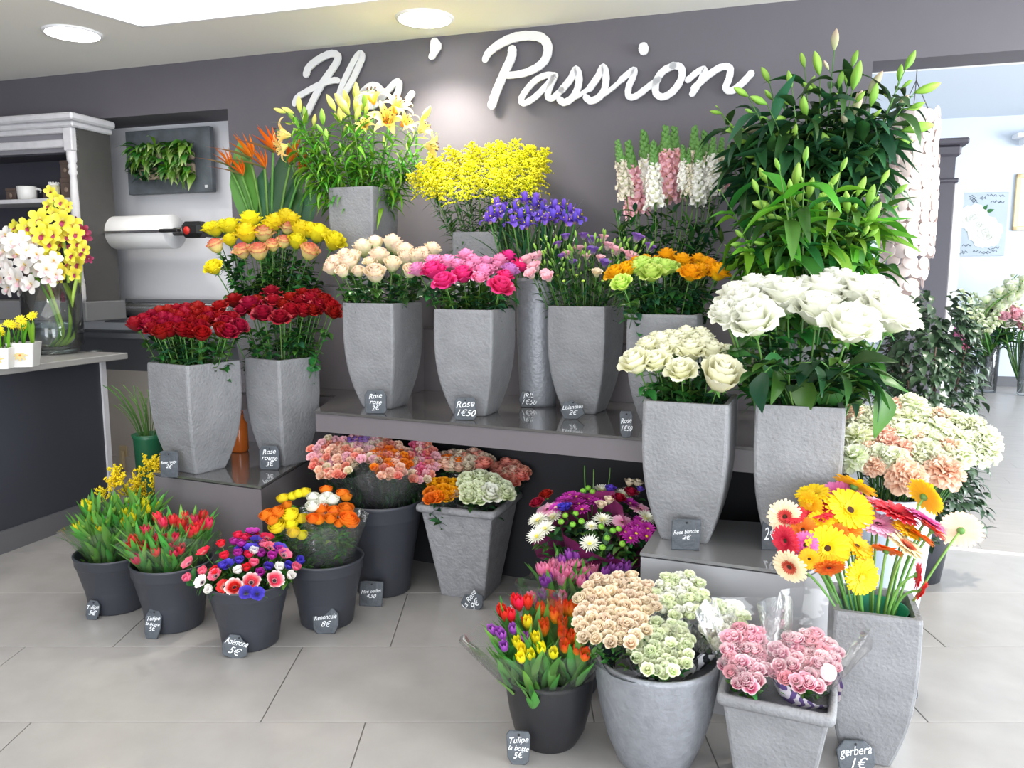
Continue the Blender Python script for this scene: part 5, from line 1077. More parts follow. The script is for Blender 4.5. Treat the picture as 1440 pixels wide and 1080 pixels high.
# ================================================================== FLOOR BUCKETS AND WRAPPED BUNCHES
def bunch(name, label, cat, c, rz, lst, Yf, Yb, parts, wrap=None, group=None, leaves=None, sr=.0025, up=.6, cam_=.4, lo_=.5, hi=.95, leafn=2, stemname='stem', clampx=.08, el=(.3, 1.0), sink=.22, spread=.3, wrapm_=None, seed=1):
    """one bunch = one thing; blooms, stems, leaves and the wrap are its parts. lst: (px,py,rpx,material,kind)"""
    ys = [e[1] for e in lst]; y0, y1 = min(ys), max(ys); base = V((c[0], c[1], rz - sink))
    t = thing(name, label, cat, base, 0, group); heads = []
    for e in lst:
        px, py, rp, k, kd = e[:5]; u = (py - y0)/max(1, y1 - y0); h = at(px, py, Yb + (Yf - Yb)*u + U(-.015, .015)); s_ = pxs(rp, h)*(1.25 if kd == 'small' else 1.12)
        o = h - V((c[0], c[1], rz - .12)); dd = e[5] if len(e) > 5 else (o.normalized() + V((0, 0, up)) + (CAM - h).normalized()*cam_); dd = V(dd).normalized()
        hb = h - dd*s_*(1.0 if kd.startswith('tulip') else .5) - base; off = V((o.x, o.y, 0))*spread
        if off.length > clampx: off = off.normalized()*clampx
        b0_ = V((off.x, off.y, 0)); heads.append(h)
        path = bez(b0_, hb - dd*(hb - b0_).length*.45, hb, 6)
        bl = obj(parts.get(k, parts.get('*', 'bloom')), bloom(kd, k, 1 + rnd.randrange(3), EX.get(k + kd, EX.get(k))), t, frame(hb, dd, s_, U(0, 6)))
        m = MB(); m.tube(path, sr, 4, cap=False); st = obj(stemname, m.mesh('stem', stemm), bl); st.matrix_parent_inverse = Matrix(); st.matrix_local = bl.matrix_local.inverted()
        for q in range(leafn):
            lm, ls = rnd.choice(leaves); u_ = U(lo_, hi); i = u_*6; j = min(int(i), 5); p = path[j].lerp(path[j+1], i-j); td = (path[j+1]-path[j]).normalized(); az = U(0, 6.28)
            side = V((cos(az), sin(az), 0)); side = (side - td*side.dot(td)).normalized(); e_ = U(*el); obj('leaf', lm, t, frame(p, td*sin(e_) + side*cos(e_), ls*U(.8, 1.15), U(-.3, .3), True))
    if wrap:
        for w_ in (wrap if isinstance(wrap, list) else [wrap]):
            ax, r0, r1, L_, z_, op = w_; zz_ = sink - .015; k2 = .25; ax_ = V((ax[0]*.8, ax[1]*.55, 1)); m = wrap_mb(V((0, 0, zz_)), ax_, r0 + (r1-r0)*k2, r1*.98, max(.1, L_ - zz_*.95), seed, open_=op, fl=.13); part('wrap', m, wrapm_ or wrapm, t); seed += 1
    return t
FULL = (0, 2*pi)
TL = [(q, .17) for q in TULL]
def grid(n, cx, cy, rx, ry, r, mats, kinds, seed=0):
    rr = random.Random(seed); out = []
    for k in range(n):
        a = k*2.39996; q = sqrt((k + .5)/n); out.append((cx + rx*q*cos(a) + rr.uniform(-1, 1), cy + ry*q*sin(a) + rr.uniform(-1, 1), r*rr.uniform(.85, 1.1), rr.choice(mats), rr.choice(kinds)))
    return out
# --- yellow tulips
c, R1, H, _ = bucket('charcoal flower bucket of yellow tulips, nearest the counter', 168, 867, 792, 108)
EX['yellowtulip'] = ('green', 'green')
L = [(x, y, 7, 'yellowtulip', 'tulip') for x, y in conv([(325,410),(340,418),(295,490),(345,475),(380,500),(470,478)], 2.7, 0, 560)]
Lg = lambda pts, r=6, k='lime': [(x, y, r, k, 'tulip') for x, y in pts]
bunch('tulip_bunch', 'cellophane wrapped bunch of mostly green yellow tulips, left one in its bucket', 'tulips', (c.x - .03, c.y), H, L + Lg([(118,740),(132,722),(150,735),(142,752),(160,718),(125,757),(155,758)], 4, 'lilybud'), c.y - .13, c.y + .08, {'*': 'tulip_bloom'}, [((-.28, -.15, 1), .06, .165, .36, .05, FULL)], leaves=TL, leafn=16, lo_=.3, hi=.86, el=(1.15, 1.5))
L = [(x, y, 7, 'yellowtulip', 'tulip') for x, y in conv([(475,435),(515,435),(555,430),(590,420),(440,392),(540,445),(500,460),(550,405)], 2.7, 0, 560)]
bunch('tulip_bunch', 'cellophane wrapped bunch of mostly green yellow tulips, right one in its bucket', 'tulips', (c.x + .04, c.y + .02), H, L + Lg([(178,705),(192,712),(205,705),(215,715),(170,722),(188,738),(208,742),(200,726)], 4, 'lilybud'), c.y - .12, c.y + .14, {'*': 'tulip_bloom'}, [((.22, .1, 1), .06, .15, .34, .05, FULL)], leaves=TL, leafn=16, lo_=.3, hi=.86, el=(1.15, 1.5), seed=4)
# --- red tulips
c, R1, H, _ = bucket('charcoal flower bucket of red tulips, second from the counter', 248, 893, 806, 112)
L = [(x, y, 8, 'redtulip', 'tulip') for x, y in conv([(510,545),(550,570),(590,545),(640,565),(665,540),(685,578),(555,510),(592,585),(518,615),(500,570),(625,545),(660,590)], 2.7, 0, 560)]
bunch('tulip_bunch', 'cellophane wrapped bunch of red tulips, front one in its bucket', 'tulips', (c.x - .03, c.y - .02), H, L, c.y - .13, c.y + .02, {'*': 'tulip_bloom'}, [((-.25, -.2, 1), .06, .17, .34, .04, FULL)], leaves=TL, leafn=16, lo_=.3, hi=.865, el=(1.1, 1.5), seed=7)
L = [(x, y, 8, 'redtulip', 'tulip') for x, y in conv([(740,500),(620,480),(700,460),(770,455),(720,512),(760,490),(660,470),(690,485),(735,470),(600,460),(790,480)], 2.7, 0, 560)]
bunch('tulip_bunch', 'cellophane wrapped bunch of red tulips, rear one in its bucket', 'tulips', (c.x + .04, c.y + .03), H, L, c.y + .0, c.y + .17, {'*': 'tulip_bloom'}, [((.28, .1, 1), .06, .16, .34, .04, FULL)], leaves=TL, leafn=6, lo_=.35, hi=.8, el=(1.1, 1.5), seed=9)
# --- anemones
c, R1, H, _ = bucket('charcoal flower bucket of mixed anemones, third from the counter', 354, 919, 835, 114)
EX.update({k: ('dark', 'green') for k in ('anered', 'anepink', 'purple', 'blue', 'anewhite', 'aneredw', 'magenta')})
AN = []
for k_, pts in (('anered', [(140,590),(215,560),(225,735),(320,660),(315,535),(330,605),(405,530),(285,525),(190,672),(270,740,.1),(345,520),(230,610)]), ('anepink', [(188,688),(75,637),(75,700),(480,600),(525,655),(390,560),(140,672),(350,640),(420,570)]),
    ('magenta', [(270,550),(425,610),(375,680),(285,600),(345,505),(455,585),(300,560),(380,600)]), ('blue', [(240,645),(290,630),(365,765),(318,760),(495,650),(365,540),(540,628),(300,578),(460,575),(225,650),(340,575),(410,655)]), ('anewhite', [(130,715),(165,748),(285,670),(350,590),(455,655),(503,690)]), ('aneredw', [(268,738),(340,715),(440,707)])):
    for q in pts: AN.append((240 + q[0]/3, 580 + q[1]/3, {'aneredw': 12, 'anepink': 9.5}.get(k_, 9.5), k_, 'ane' if k_ == 'aneredw' or rnd.random() < .4 else 'anecup'))
ANL = {'anered': 'red', 'anepink': 'rose pink', 'magenta': 'magenta', 'blue': 'deep blue', 'anewhite': 'white', 'aneredw': 'white rimmed red'}
ys = [e[1] for e in AN]
for e in AN:
    u = (e[1]-min(ys))/(max(ys)-min(ys)); h = at(e[0], e[1], c.y + .13 - .30*u + U(-.01, .01)); o = h - V((c.x, c.y, H - .08)); dd = o.normalized() + V((0, 0, .35)) + (CAM-h).normalized()*.6; s_ = pxs(e[2], h)
    off = V((o.x, o.y, 0))*.3; lab = ANL[e[3]] + ' anemone in the mixed floor bucket'
    flower('anemone', lab, 'anemone', ANL[e[3]] + ' anemones', V((c.x + off.x, c.y + off.y, H - .06)), h - dd.normalized()*s_*.3, dd, bloom(e[4], e[3], 1 + rnd.randrange(2), EX[e[3]]), s_*1.1, .0025, rleaves(6, .35, .92, .05, [SMALLL, RL['mid']], el=(.0, .9)))
# --- ranunculus
c, R1, H, _ = bucket('charcoal flower bucket of wrapped ranunculus, fourth from the counter', 461, 888, 800, 108)
RY = [(475,365,9),(515,355,8),(565,340,9),(450,485,12),(505,435,12),(508,472,11),(555,450,9),(520,510,9),(555,520,8),(540,345,8)]; RW = [(600,360,9),(640,372,10),(682,372,10),(600,398,10),(660,355,8),(630,395,9)]
RO = [(405,435,10),(450,425,11),(490,395,8),(600,450,9),(625,452,10),(675,450,9),(690,420,10),(635,410,10),(740,410,11),(747,450,12),(655,330,9),(725,345,9),(740,360,8),(762,465,11),(710,470,7),(430,455,9)]
L = [(240 + x/3, 580 + y/3, r, 'yellow', 'ran') for x, y, r in RY]
SMALLB = leafmesh(.2, .5, .2, 4, 2, point=1, tip=.4, mt=brightleaf); LR_ = [(SMALLL, .07), (SMALLB, .07), (RL['mid'], .06)]
bunch('ranunculus_bunch', 'wrapped bunch of yellow ranunculus in the fourth floor bucket', 'bouquet', (c.x - .03, c.y - .02), H, L, c.y - .12, c.y + .08, {'*': 'ranunculus_bloom'}, [((-.18, -.15, 1), .07, .145, .40, .02, FULL)], leaves=LR_, leafn=7, lo_=.25, hi=.9, seed=12)
L = [(240 + x/3, 580 + y/3, r, 'orange', 'ran') for x, y, r in RO]
bunch('ranunculus_bunch', 'wrapped bunch of orange ranunculus in the fourth floor bucket', 'bouquet', (c.x + .03, c.y - .01), H, L, c.y - .12, c.y + .12, {'*': 'ranunculus_bloom'}, [((.15, -.1, 1), .07, .15, .42, .02, FULL)], leaves=LR_, leafn=7, lo_=.25, hi=.9, seed=14)
L = [(240 + x/3, 580 + y/3, r, 'white', 'ran') for x, y, r in RW]
bunch('ranunculus_bunch', 'wrapped bunch of white ranunculus between the yellow and orange ones', 'bouquet', (c.x + .01, c.y + .04), H, L, c.y - .02, c.y + .08, {'*': 'ranunculus_bloom'}, [((.05, .1, 1), .07, .13, .42, .02, FULL)], leaves=LR_, leafn=5, lo_=.25, hi=.9, seed=16)
# --- tall bucket of mini carnations
c, R1, H, _ = bucket('tall charcoal flower bucket of wrapped spray carnations', 540, 842, 716, 116, k=.66)
def spray(cx, cy, rx, ry, n, r, mats, seed, kinds=('small',)): return grid(n, cx, cy, rx, ry, r, mats, kinds, seed)
SL = [(SMALLD, .05), (STRAP, .10)]
for i, (cx, cy, rx, ry, mats_, lab, ox, oy, ax) in enumerate([(470, 645, 36, 28, ['coral', 'salmon', 'palepink', 'cream'], 'left wrapped bunch of salmon and pink spray carnations in the tall bucket', -.08, -.02, (-.45, -.15, 1)), (522, 632, 26, 18, ['salmon', 'palepink', 'coral', 'cream'], 'middle rear wrapped bunch of pale pink spray carnations in the tall bucket', -.02, .05, (-.1, .1, 1)), (550, 648, 28, 26, ['orange', 'coral', 'salmon', 'orange'], 'middle wrapped bunch of orange spray carnations in the tall bucket', .03, -.04, (.05, -.2, 1)), (592, 650, 22, 28, ['palepink', 'coral', 'cream', 'rosepink'], 'right wrapped bunch of pink and cream spray carnations in the tall bucket', .08, .0, (.4, -.1, 1))]):
    bunch('carnation_bunch', lab, 'bouquet', (c.x + ox*.6, c.y + oy), H, spray(cx, cy, rx, ry, 50, 5.8, mats_, 20 + i), c.y - .10 + oy, c.y + .10 + oy, {'*': 'carnation_bloom'}, [(ax, .06, .15, .40, .03, FULL)], leaves=SL, leafn=4, lo_=.3, hi=.9, seed=20 + i*2, el=(.7, 1.4), cam_=1.1, up=.3)
L = spray(503, 617, 14, 7, 12, 5.5, ['lilac', 'mauve', 'palepink'], 33)
bunch('carnation_bunch', 'small lilac wrapped bunch at the very back of the tall bucket', 'bouquet', (c.x - .03, c.y + .07), H, L, c.y + .06, c.y + .14, {'*': 'carnation_bloom'}, [((-.05, .1, 1), .05, .10, .54, .03, FULL)], leaves=SL, leafn=2, lo_=.3, hi=.9, seed=33)
# --- stone planter with wrapped roses under the shelf
q = onz(668, 851, 0); zc_ = at(668, 722, q.y).z
tp = (-.21, q.y + .20); tapered('grey weathered stone planter with a rolled rim under the shelf', *tp, 0, .42, at(668, 718, q.y - .02).z, 20*K, k=.56)
Hs = at(668, 718, q.y - .02).z
c = V((tp[0], tp[1], 0)); RLs = [(RL['dark'], .06), (RL['mid'], .05)]
L = [(540 + x/3.6, 580 + y/3.6, r, k_, 'rose') for x, y, r, k_ in [(260,365,9,'gold'),(300,362,9,'gold'),(240,410,9,'orange'),(300,400,10,'gold'),(350,372,10,'gold'),(270,432,9,'orange'),(345,410,9,'gold'),(320,430,8,'gold'),(350,415,6,'white'),(235,440,8,'orange')]]
bunch('rose_bunch', 'wrapped bunch of golden yellow roses in the weathered stone planter', 'bouquet', (c.x - .10, c.y - .05), Hs, L, c.y - .20, c.y - .08, {'*': 'rose_bloom'}, [((-.35, -.35, 1), .07, .14, .26, .05, FULL)], leaves=RLs, leafn=3, lo_=.4, hi=.9, seed=41)
L = [(540 + x/3.6, 580 + y/3.6, r, k_, 'rose') for x, y, r, k_ in [(425,342,11,'greenwhite'),(485,330,11,'greenwhite'),(548,350,11,'greenwhite'),(430,395,11,'greenwhite'),(475,392,12,'greenwhite'),(540,415,14,'white'),(605,385,11,'greenwhite'),(615,415,11,'greenwhite'),(410,365,9,'greenwhite'),(480,435,11,'greenwhite'),(430,432,10,'greenwhite'),(580,370,9,'greenwhite')]]
bunch('rose_bunch', 'wrapped bunch of greenish white roses in front of the weathered stone planter', 'bouquet', (c.x + .02, c.y - .06), Hs, L, c.y - .22, c.y - .10, {'*': 'rose_bloom'}, [((.0, -.6, 1), .07, .16, .25, .05, FULL)], leaves=RLs, leafn=3, lo_=.4, hi=.9, seed=43)
for i, (cx, cy, rx, ry, mats_, lab, ax) in enumerate([(640, 650, 20, 11, ['peach', 'salmon', 'orange'], 'rear left wrapped bunch of apricot roses in the weathered planter', (-.3, .1, 1)), (668, 650, 18, 9, ['salmon', 'coral', 'peach'], 'rear middle wrapped bunch of salmon roses in the weathered planter', (0, .1, 1)), (715, 666, 24, 15, ['coral', 'salmon', 'coral'], 'rear right wrapped bunch of coral roses leaning out of the weathered planter', (.55, .0, 1))]):
    bunch('rose_bunch', lab, 'bouquet', (c.x - .08 + .09*i, c.y + .06), Hs, grid(16, cx, cy, rx, ry, 9.5, mats_, ('rosebud', 'rose'), 50 + i), c.y - .02, c.y + .14, {'*': 'rose_bloom'}, [(ax, .06, .14, .34, .03, FULL)], leaves=RLs, leafn=2, lo_=.4, hi=.9, seed=50 + i)
# --- mixed bouquet in plum wrap
q = onz(822, 905, 0); mc = V((.34, 3.25, 0))
c = mc; lathe_pot('flower_bucket', 'black bucket hidden under the plum wrapped mixed bouquet', c.x, c.y + .03, 0, [(.0001, 0), (.12, 0), (.16, .34), (.165, .35), (.15, .35), (.0001, .34)], blackm)
EX.update(dict(daisyw=('eyeyellow', 'green'), button=('lime', 'green'), gerbpink=('eyebrown', 'green')))
EX['magentapdaisy'] = ('eyeyellow', 'green')
MX = []
for k_, kd, r, pts in (('daisyw', 'daisy', 14, [(205,520),(265,595),(195,660),(770,515),(670,580),(655,725),(765,255),(940,300),(1000,280),(330,490),(1150,495)]), ('magenta', 'pdaisy', 11, [(370,415),(420,360),(480,310),(540,320),(710,370),(590,430),(650,340),(560,380),(460,350),(965,630),(1010,680),(1070,575),(1150,665),(1110,610),(1010,380),(1060,640),(1100,540),(500,400),(1030,600),(1160,600)]), ('button', 'button', 7, [(445,495),(410,550),(535,480),(510,572),(585,545),(600,285),(680,290),(755,590),(855,625),(805,690),(765,770),(935,740),(905,610),(640,260)]), ('gerbpink', 'ger', 15, [(945,530),(1095,415),(285,420)]), ('red', 'rose', 8, [(290,340),(215,410),(900,370),(1000,320)]), ('blue', 'small', 7, [(460,440),(830,290),(430,445)]), ('peach', 'small', 7, [(990,235),(1060,240),(820,385),(750,425)]), ('violet', 'small', 5, [(1080,290)])):
    for p in pts: MX.append((720 + p[0]/6, 640 + p[1]/6, r*(.7 if k_ == 'daisyw' and p == (670,580) else 1), k_, kd))
bunch('mixed_bouquet', 'mixed bouquet of white and purple daisies with green buttons in plum tissue', 'bouquet', (c.x, c.y + .05), .45, MX, c.y - .22, c.y + .22, {'daisyw': 'white_daisy', 'magenta': 'purple_daisy', 'button': 'green_button_flower', 'gerbpink': 'pink_gerbera', 'red': 'red_rose', '*': 'small_flower'}, [((-.6, -.8, 1), .10, .21, .33, .07, FULL), ((.6, -.8, 1), .10, .21, .33, .06, FULL)], leaves=[(RL['dark'], .06), (SMALLD, .08), (RL['mid'], .05)], leafn=3, lo_=.5, hi=.95, seed=61, wrapm_=pinkwrap)
for (x, y) in ((822,655),(835,660),(858,658)):
    h = at(x, y, c.y + .2); flower('grass_blade', 'thin green grass spike rising above the mixed bouquet', 'foliage', 'grass spikes above the mixed bouquet', (c.x, c.y + .1, .5), h, (0, 0, 1), None, 1, .0025)
# --- pink tulips behind, black bucket of mixed tulips in front
q = onz(800, 985, 0)
c, R1, H, _ = bucket('charcoal bucket of pink and lilac tulips, mostly hidden behind the mixed tulips', 800, 985, 895, 116)
def tl(pts, k_, r, s, ox, oy): return [(ox + x/s, oy + y/s, r, k_, 'tulip') for x, y in pts]
L = tl([(385,200),(440,180),(445,215),(480,195),(520,188),(545,185),(582,205),(618,198),(480,320),(560,250),(475,245),(345,325),(530,240),(600,235),(410,200),(500,215)], 'pinktulip', 8.5, 3.1775, 640, 740)
bunch('tulip_bunch', 'wrapped bunch of pink tulips behind the mixed red and orange ones', 'tulips', (c.x - .03, c.y), H, L, c.y - .10, c.y + .14, {'*': 'tulip_bloom'}, [((-.1, .0, 1), .07, .17, .38, .02, FULL)], leaves=TL, leafn=4, lo_=.35, hi=.8, el=(1.1, 1.5), seed=70)
L = tl([(395,310),(400,255),(420,240),(640,245),(600,242),(510,135),(700,190),(740,180),(670,210),(545,140),(480,160),(690,160),(360,345),(730,205),(450,330),(550,130),(600,150),(770,190)], 'purpletulip', 8, 3.1775, 640, 740)
bunch('tulip_bunch', 'wrapped bunch of lilac tulips behind the pink ones', 'tulips', (c.x + .05, c.y + .05), H, L, c.y - .06, c.y + .18, {'*': 'tulip_bloom'}, [((.25, .1, 1), .07, .16, .38, .02, FULL)], leaves=TL, leafn=4, lo_=.35, hi=.8, el=(1.1, 1.5), seed=72)
c, R1, H, _ = bucket('glossy black flower bucket of mixed tulips at the front', 772, 1062, 972, 124, mt=blackm, kind='egg', k=.66)
L = tl([(210,385),(285,350),(250,405),(325,345),(225,400),(270,340)], 'scarlet', 9, 3.1775, 640, 740) + tl([(165,470),(212,490),(220,540),(260,465),(310,505),(200,480)], 'purpletulip', 8, 3.1775, 640, 740)
bunch('tulip_bunch', 'wrapped bunch of scarlet and purple tulips, left one in the glossy black bucket', 'tulips', (c.x - .05, c.y - .01), H, L, c.y - .14, c.y + .10, {'*': 'tulip_bloom'}, [((-.45, -.25, 1), .06, .19, .40, .0, FULL)], leaves=TL, leafn=6, lo_=.3, hi=.75, el=(1.1, 1.5), seed=80)
L = tl([(280,525),(300,555),(295,592),(385,550),(440,572),(340,580),(362,505),(325,435),(385,555)], 'yellowtulip', 8.5, 3.1775, 640, 740)
bunch('tulip_bunch', 'wrapped bunch of yellow tulips, lowest in the glossy black bucket', 'tulips', (c.x, c.y - .05), H, L, c.y - .18, c.y - .03, {'*': 'tulip_bloom'}, [((-.05, -.35, 1), .06, .17, .30, .0, FULL)], leaves=TL, leafn=6, lo_=.3, hi=.8, el=(1.1, 1.5), seed=82)
L = tl([(385,380),(400,450),(445,405),(480,442),(540,497),(520,500),(490,540),(480,485),(562,500),(548,555),(580,580),(500,372),(560,370),(395,465),(440,400),(325,437),(525,380),(470,370)], 'flame', 9.5, 3.1775, 640, 740)
bunch('tulip_bunch', 'wrapped bunch of orange flame tulips, right one in the glossy black bucket', 'tulips', (c.x + .05, c.y), H, L, c.y - .16, c.y + .10, {'*': 'tulip_bloom'}, [((.3, -.15, 1), .06, .16, .34, .0, FULL)], leaves=TL, leafn=6, lo_=.3, hi=.75, el=(1.1, 1.5), seed=84)
# --- big silver bowl planter with wrapped spray roses
c = V((.478, 2.50, 0)); Rb = pxs(89, V((c.x, c.y, .55))); Hb = at(932, 957, c.y - Rb*.9).z
Rb = .205
lathe_pot('bowl_planter', 'large round silver grey planter of wrapped spray roses at the front', c.x, c.y, 0, [(.0001, 0), (Rb*.58, 0), (Rb*.62, .01), (Rb*.78, Hb*.25), (Rb*.90, Hb*.5), (Rb*.97, Hb*.75), (Rb, Hb*.95), (Rb, Hb), (Rb*.95, Hb), (Rb*.92, Hb*.9), (.0001, Hb*.8)], stone2, 56)
SR = [(RL['mid'], .03), (SMALLL, .03)]
BQ = []
def sprayrose(label, cx, cy, rx, ry, n, r, mats_, Yc, dY, seed, ctr, ax, wr, wl_, group=None, mt=None, extra=[]):
    return bunch('spray_rose_bunch', label, 'bouquet', ctr, Hb, grid(n, cx, cy, rx, ry, r, mats_, ('small', 'rosebud', 'small'), seed) + extra, Yc - dY, Yc + dY, {'*': 'rose_bloom'}, [(ax, .05, wr, wl_, .05, FULL)], leaves=SR, leafn=2, lo_=.6, hi=.98, seed=seed, up=.3, cam_=.8)
BQ.append(sprayrose('wrapped bunch of peach spray roses behind the left of the silver planter', 868, 846, 58, 38, 46, 8.5, ['peach'], c.y + .06, .16, 90, (c.x - .05, c.y + .03), (-.25, .1, 1), .17, .32))
BQ.append(sprayrose('wrapped bunch of peach spray roses hanging over the front left rim of the silver planter', 862, 884, 52, 24, 26, 8.5, ['peach'], c.y - .10, .07, 91, (c.x - .07, c.y - .05), (-.3, -.45, 1), .15, .22))
BQ.append(sprayrose('wrapped bunch of green white spray roses, front one in the silver planter', 931, 911, 43, 38, 54, 7.5, ['greenwhite', 'greenwhite', 'palelime'], c.y - .10, .10, 92, (c.x, c.y - .04), (.0, -.55, 1), .14, .24))
BQ.append(sprayrose('wrapped bunch of green white spray roses, rear one in the silver planter', 956, 838, 38, 31, 46, 7.5, ['greenwhite', 'white'], c.y + .12, .08, 93, (c.x + .04, c.y + .07), (.2, .15, 1), .15, .34))
BQ.append(sprayrose('wrapped bunch of green white spray roses, right one in the silver planter', 1020, 880, 32, 33, 34, 8.5, ['greenwhite', 'white'], c.y + .0, .08, 94, (c.x + .08, c.y + .02), (.6, .0, 1), .13, .28))
def stripes(name, c1, c2, sc):
    m, t_, N, L_, bs = nt(name); MATS[name] = m
    tc = N.new('ShaderNodeTexCoord'); wv = N.new('ShaderNodeTexWave'); wv.inputs['Scale'].default_value = sc; wv.inputs['Distortion'].default_value = 6; wv.inputs['Detail Scale'].default_value = 1.5
    L_.new(tc.outputs['Object'], wv.inputs[0]); r = N.new('ShaderNodeValToRGB'); r.color_ramp.interpolation = 'CONSTANT'; r.color_ramp.elements[0].color = (*c1, 1); r.color_ramp.elements[1].position = .5; r.color_ramp.elements[1].color = (*c2, 1)
    L_.new(wv.outputs[0], r.inputs[0]); L_.new(r.outputs[0], bs.inputs['Base Color']); bs.inputs['Roughness'].default_value = .25; return m
zeb = stripes('black_white_striped_film', (.015, .015, .02), (.75, .75, .78), 9); darkfilm = stripes('dark_printed_film', (.02, .035, .03), (.02, .03, .03), 9); purp = stripes('violet_striped_film', (.16, .10, .30), (.85, .78, .85), 12)
def band(t, ax, r0, r1, h0, L_, mt, seed): part('printed_wrap', wrap_mb(V(ax).normalized()*h0 + V((0, 0, .19)), ax, r0, r1, L_, seed, fl=.06), mt, t)
for t_, ax, r0, r1, h0, L_, mt in ((BQ[1], (-.2, -.5, 1), .075, .11, .0, .075, darkfilm), (BQ[2], (.0, -.5, 1), .08, .115, .0, .075, zeb), (BQ[4], (.5, -.1, 1), .07, .10, .0, .10, zeb)): band(t_, ax, r0, r1, h0, L_, mt, 5)
# --- tapered front planter with pink mini roses
px_ = (.835, 2.13 + .22); Hq = at(1090, 985, px_[1] - .12).z
tapered('light grey stone planter with a rolled rim of pink mini roses at the front', *px_, 0, .335, Hq, 24*K, mt=stonem, k=.62)
def mini(label, cx, cy, rx, ry, n, seed, ctr, ax, wr, wl_, Yc, dY):
    t = bunch('mini_rose_bunch', label, 'bouquet', ctr, Hq, grid(n, cx, cy, rx, ry, 9.2, ['pinkrim', 'pinkrim', 'pinkrim', 'palepink'], ('small', 'rosebud'), seed), Yc - dY, Yc + dY, {'*': 'rose_bloom'}, [(ax, .05, wr, wl_, .04, FULL)], leaves=SR, leafn=3, lo_=.5, hi=.98, seed=seed, up=.3, cam_=.8); return t
mini('wrapped bunch of pink mini roses, left one in the light grey planter', 1050, 925, 32, 44, 34, 95, (px_[0] - .06, px_[1]), (-.35, -.1, 1), .15, .44, px_[1] - .03, .09)
t = mini('wrapped bunch of pink mini roses, right one in the light grey planter', 1132, 930, 46, 40, 48, 96, (px_[0] + .05, px_[1] - .01), (.25, -.05, 1), .17, .44, px_[1] - .05, .09)
band(t, (.25, -.4, 1), .07, .115, .0, .08, purp, 8); lp = at(1165, 946, 2.12) - t.location; m = MB(); m.lathe([(.0001, 0), (.024, 0), (.024, .001), (.0001, .0012)], 24); part('round_label', m, P['palepink'], t, frame(lp, (.1, -.9, .45)))
m = MB(); m.lathe([(.0001, 0), (.015, 0), (.015, .0008), (.0001, .001)], 24); part('label_centre', m, mat('pale_print', (.75, .62, .60), .5), t, frame(lp + V((.0, -.0015, .0008)), (.1, -.9, .45)))
# --- mimosa behind yellow tulips
def mim_mb(seed):
    r = random.Random(seed); m = MB()
    for k in range(9):
        a = k*2.4; z = k/9; tip_ = V((.42*cos(a)*(1-z*.5), .42*sin(a)*(1-z*.5), z*.8 + .2)); p0 = V((0, 0, z*.7)); m.tube([p0, tip_], .008, 3, 1)
        for q in range(20): u = .15 + .85*q/19; c_ = p0.lerp(tip_, u) + V((r.uniform(-.07, .07), r.uniform(-.07, .07), r.uniform(-.07, .07))); m.blob(c_, r.uniform(.035, .05), 0, t=r.random(), n=3)
    return m.mesh('mimosa_spray', [P['mimosa'], P['green']])
MM = [mim_mb(k) for k in range(2)]
q = at(190, 700, 4.15)
lathe_pot('flower_bucket', 'charcoal bucket of yellow mimosa behind the yellow tulips', q.x, 4.2, 0, [(.0001, 0), (.09, 0), (.12, .30), (.10, .30), (.0001, .28)], bucketm)
for k, (x, y, s_) in enumerate([(155,672,.13),(170,662,.12),(205,652,.14),(222,648,.12),(190,690,.13),(205,685,.13),(148,685,.09),(215,668,.12),(175,680,.1),(225,665,.1),(198,672,.11)]):
    h = at(x, y, 4.15 + .03*(k % 3)); flower('mimosa_sprig', 'fluffy yellow mimosa sprig beside the left plinth', 'flower', 'mimosa sprigs', (q.x, 4.2, .12), h - V((0, 0, .07)), (U(-.5, .5), -.2, 1), MM[k % 2], s_, .002, bname='mimosa_spray')
# --- green pot with wiry grass by the wall
gp = onz(205, 660, 0); gp = at(210, 640, 5.0); 
lathe_pot('green_vase', 'dark green vase of wiry grass on the floor by the left plinth', gp.x, 5.0, 0, [(.0001, 0), (.07, 0), (.09, at(210, 612, 5.0).z - .02), (.10, at(210, 610, 5.0).z), (.085, at(210, 610, 5.0).z), (.0001, .5)], mat('dark_green_glaze', (.015, .11, .05), .3), 24)
zg = at(210, 610, 5.0).z
for k in range(26):
    a = U(-1, .6); L_ = U(.25, .45); h = V((gp.x + a*L_*.8, 5.0 + U(-.1, .1), zg + L_*U(.5, .9)))
    flower('grass_blade', 'thin wiry grass blade in the dark green vase', 'foliage', 'wiry grass blades', (gp.x + a*.04, 5.0, zg - .1), h, (a*1.2, 0, .7), None, 1, .0028)
# small outlet and amber jar
m = MB(); m.bbox((-.04, -.01, -.12), (.04, 0, .1), .006); m.bbox((-.015, -.04, -.10), (.025, -.01, .06), .008)
oq = onplane(175, 643, W0 - wn*ND, wn); o = thing_mesh('wall_socket', m, mat('cream_plastic', (.62, .50, .30), .5), 'cream wall socket low on the beige wall beside the counter', 'socket', (oq.x, oq.y - .003, oq.z), -WY)
q = at(338, 612, 4.55)
tj = thing('amber_jar', 'small orange glass jar glimpsed between the two pots of dark red roses', 'jar', (q.x + .0, 4.53, ZB + .001)); m = MB(); m.lathe([(.0001, 0), (.045, 0), (.05, .01), (.048, .16), (.03, .19), (.03, .215), (.0001, .215)], 20); part('jar_body', m, mat('amber_glass', (.75, .18, .03), .2), tj)
m = MB(); m.lathe([(.0001, .215), (.026, .215), (.028, .235), (.0001, .245)], 16); part('stopper', m, mat('amber_cap', (.55, .12, .03), .4), tj)
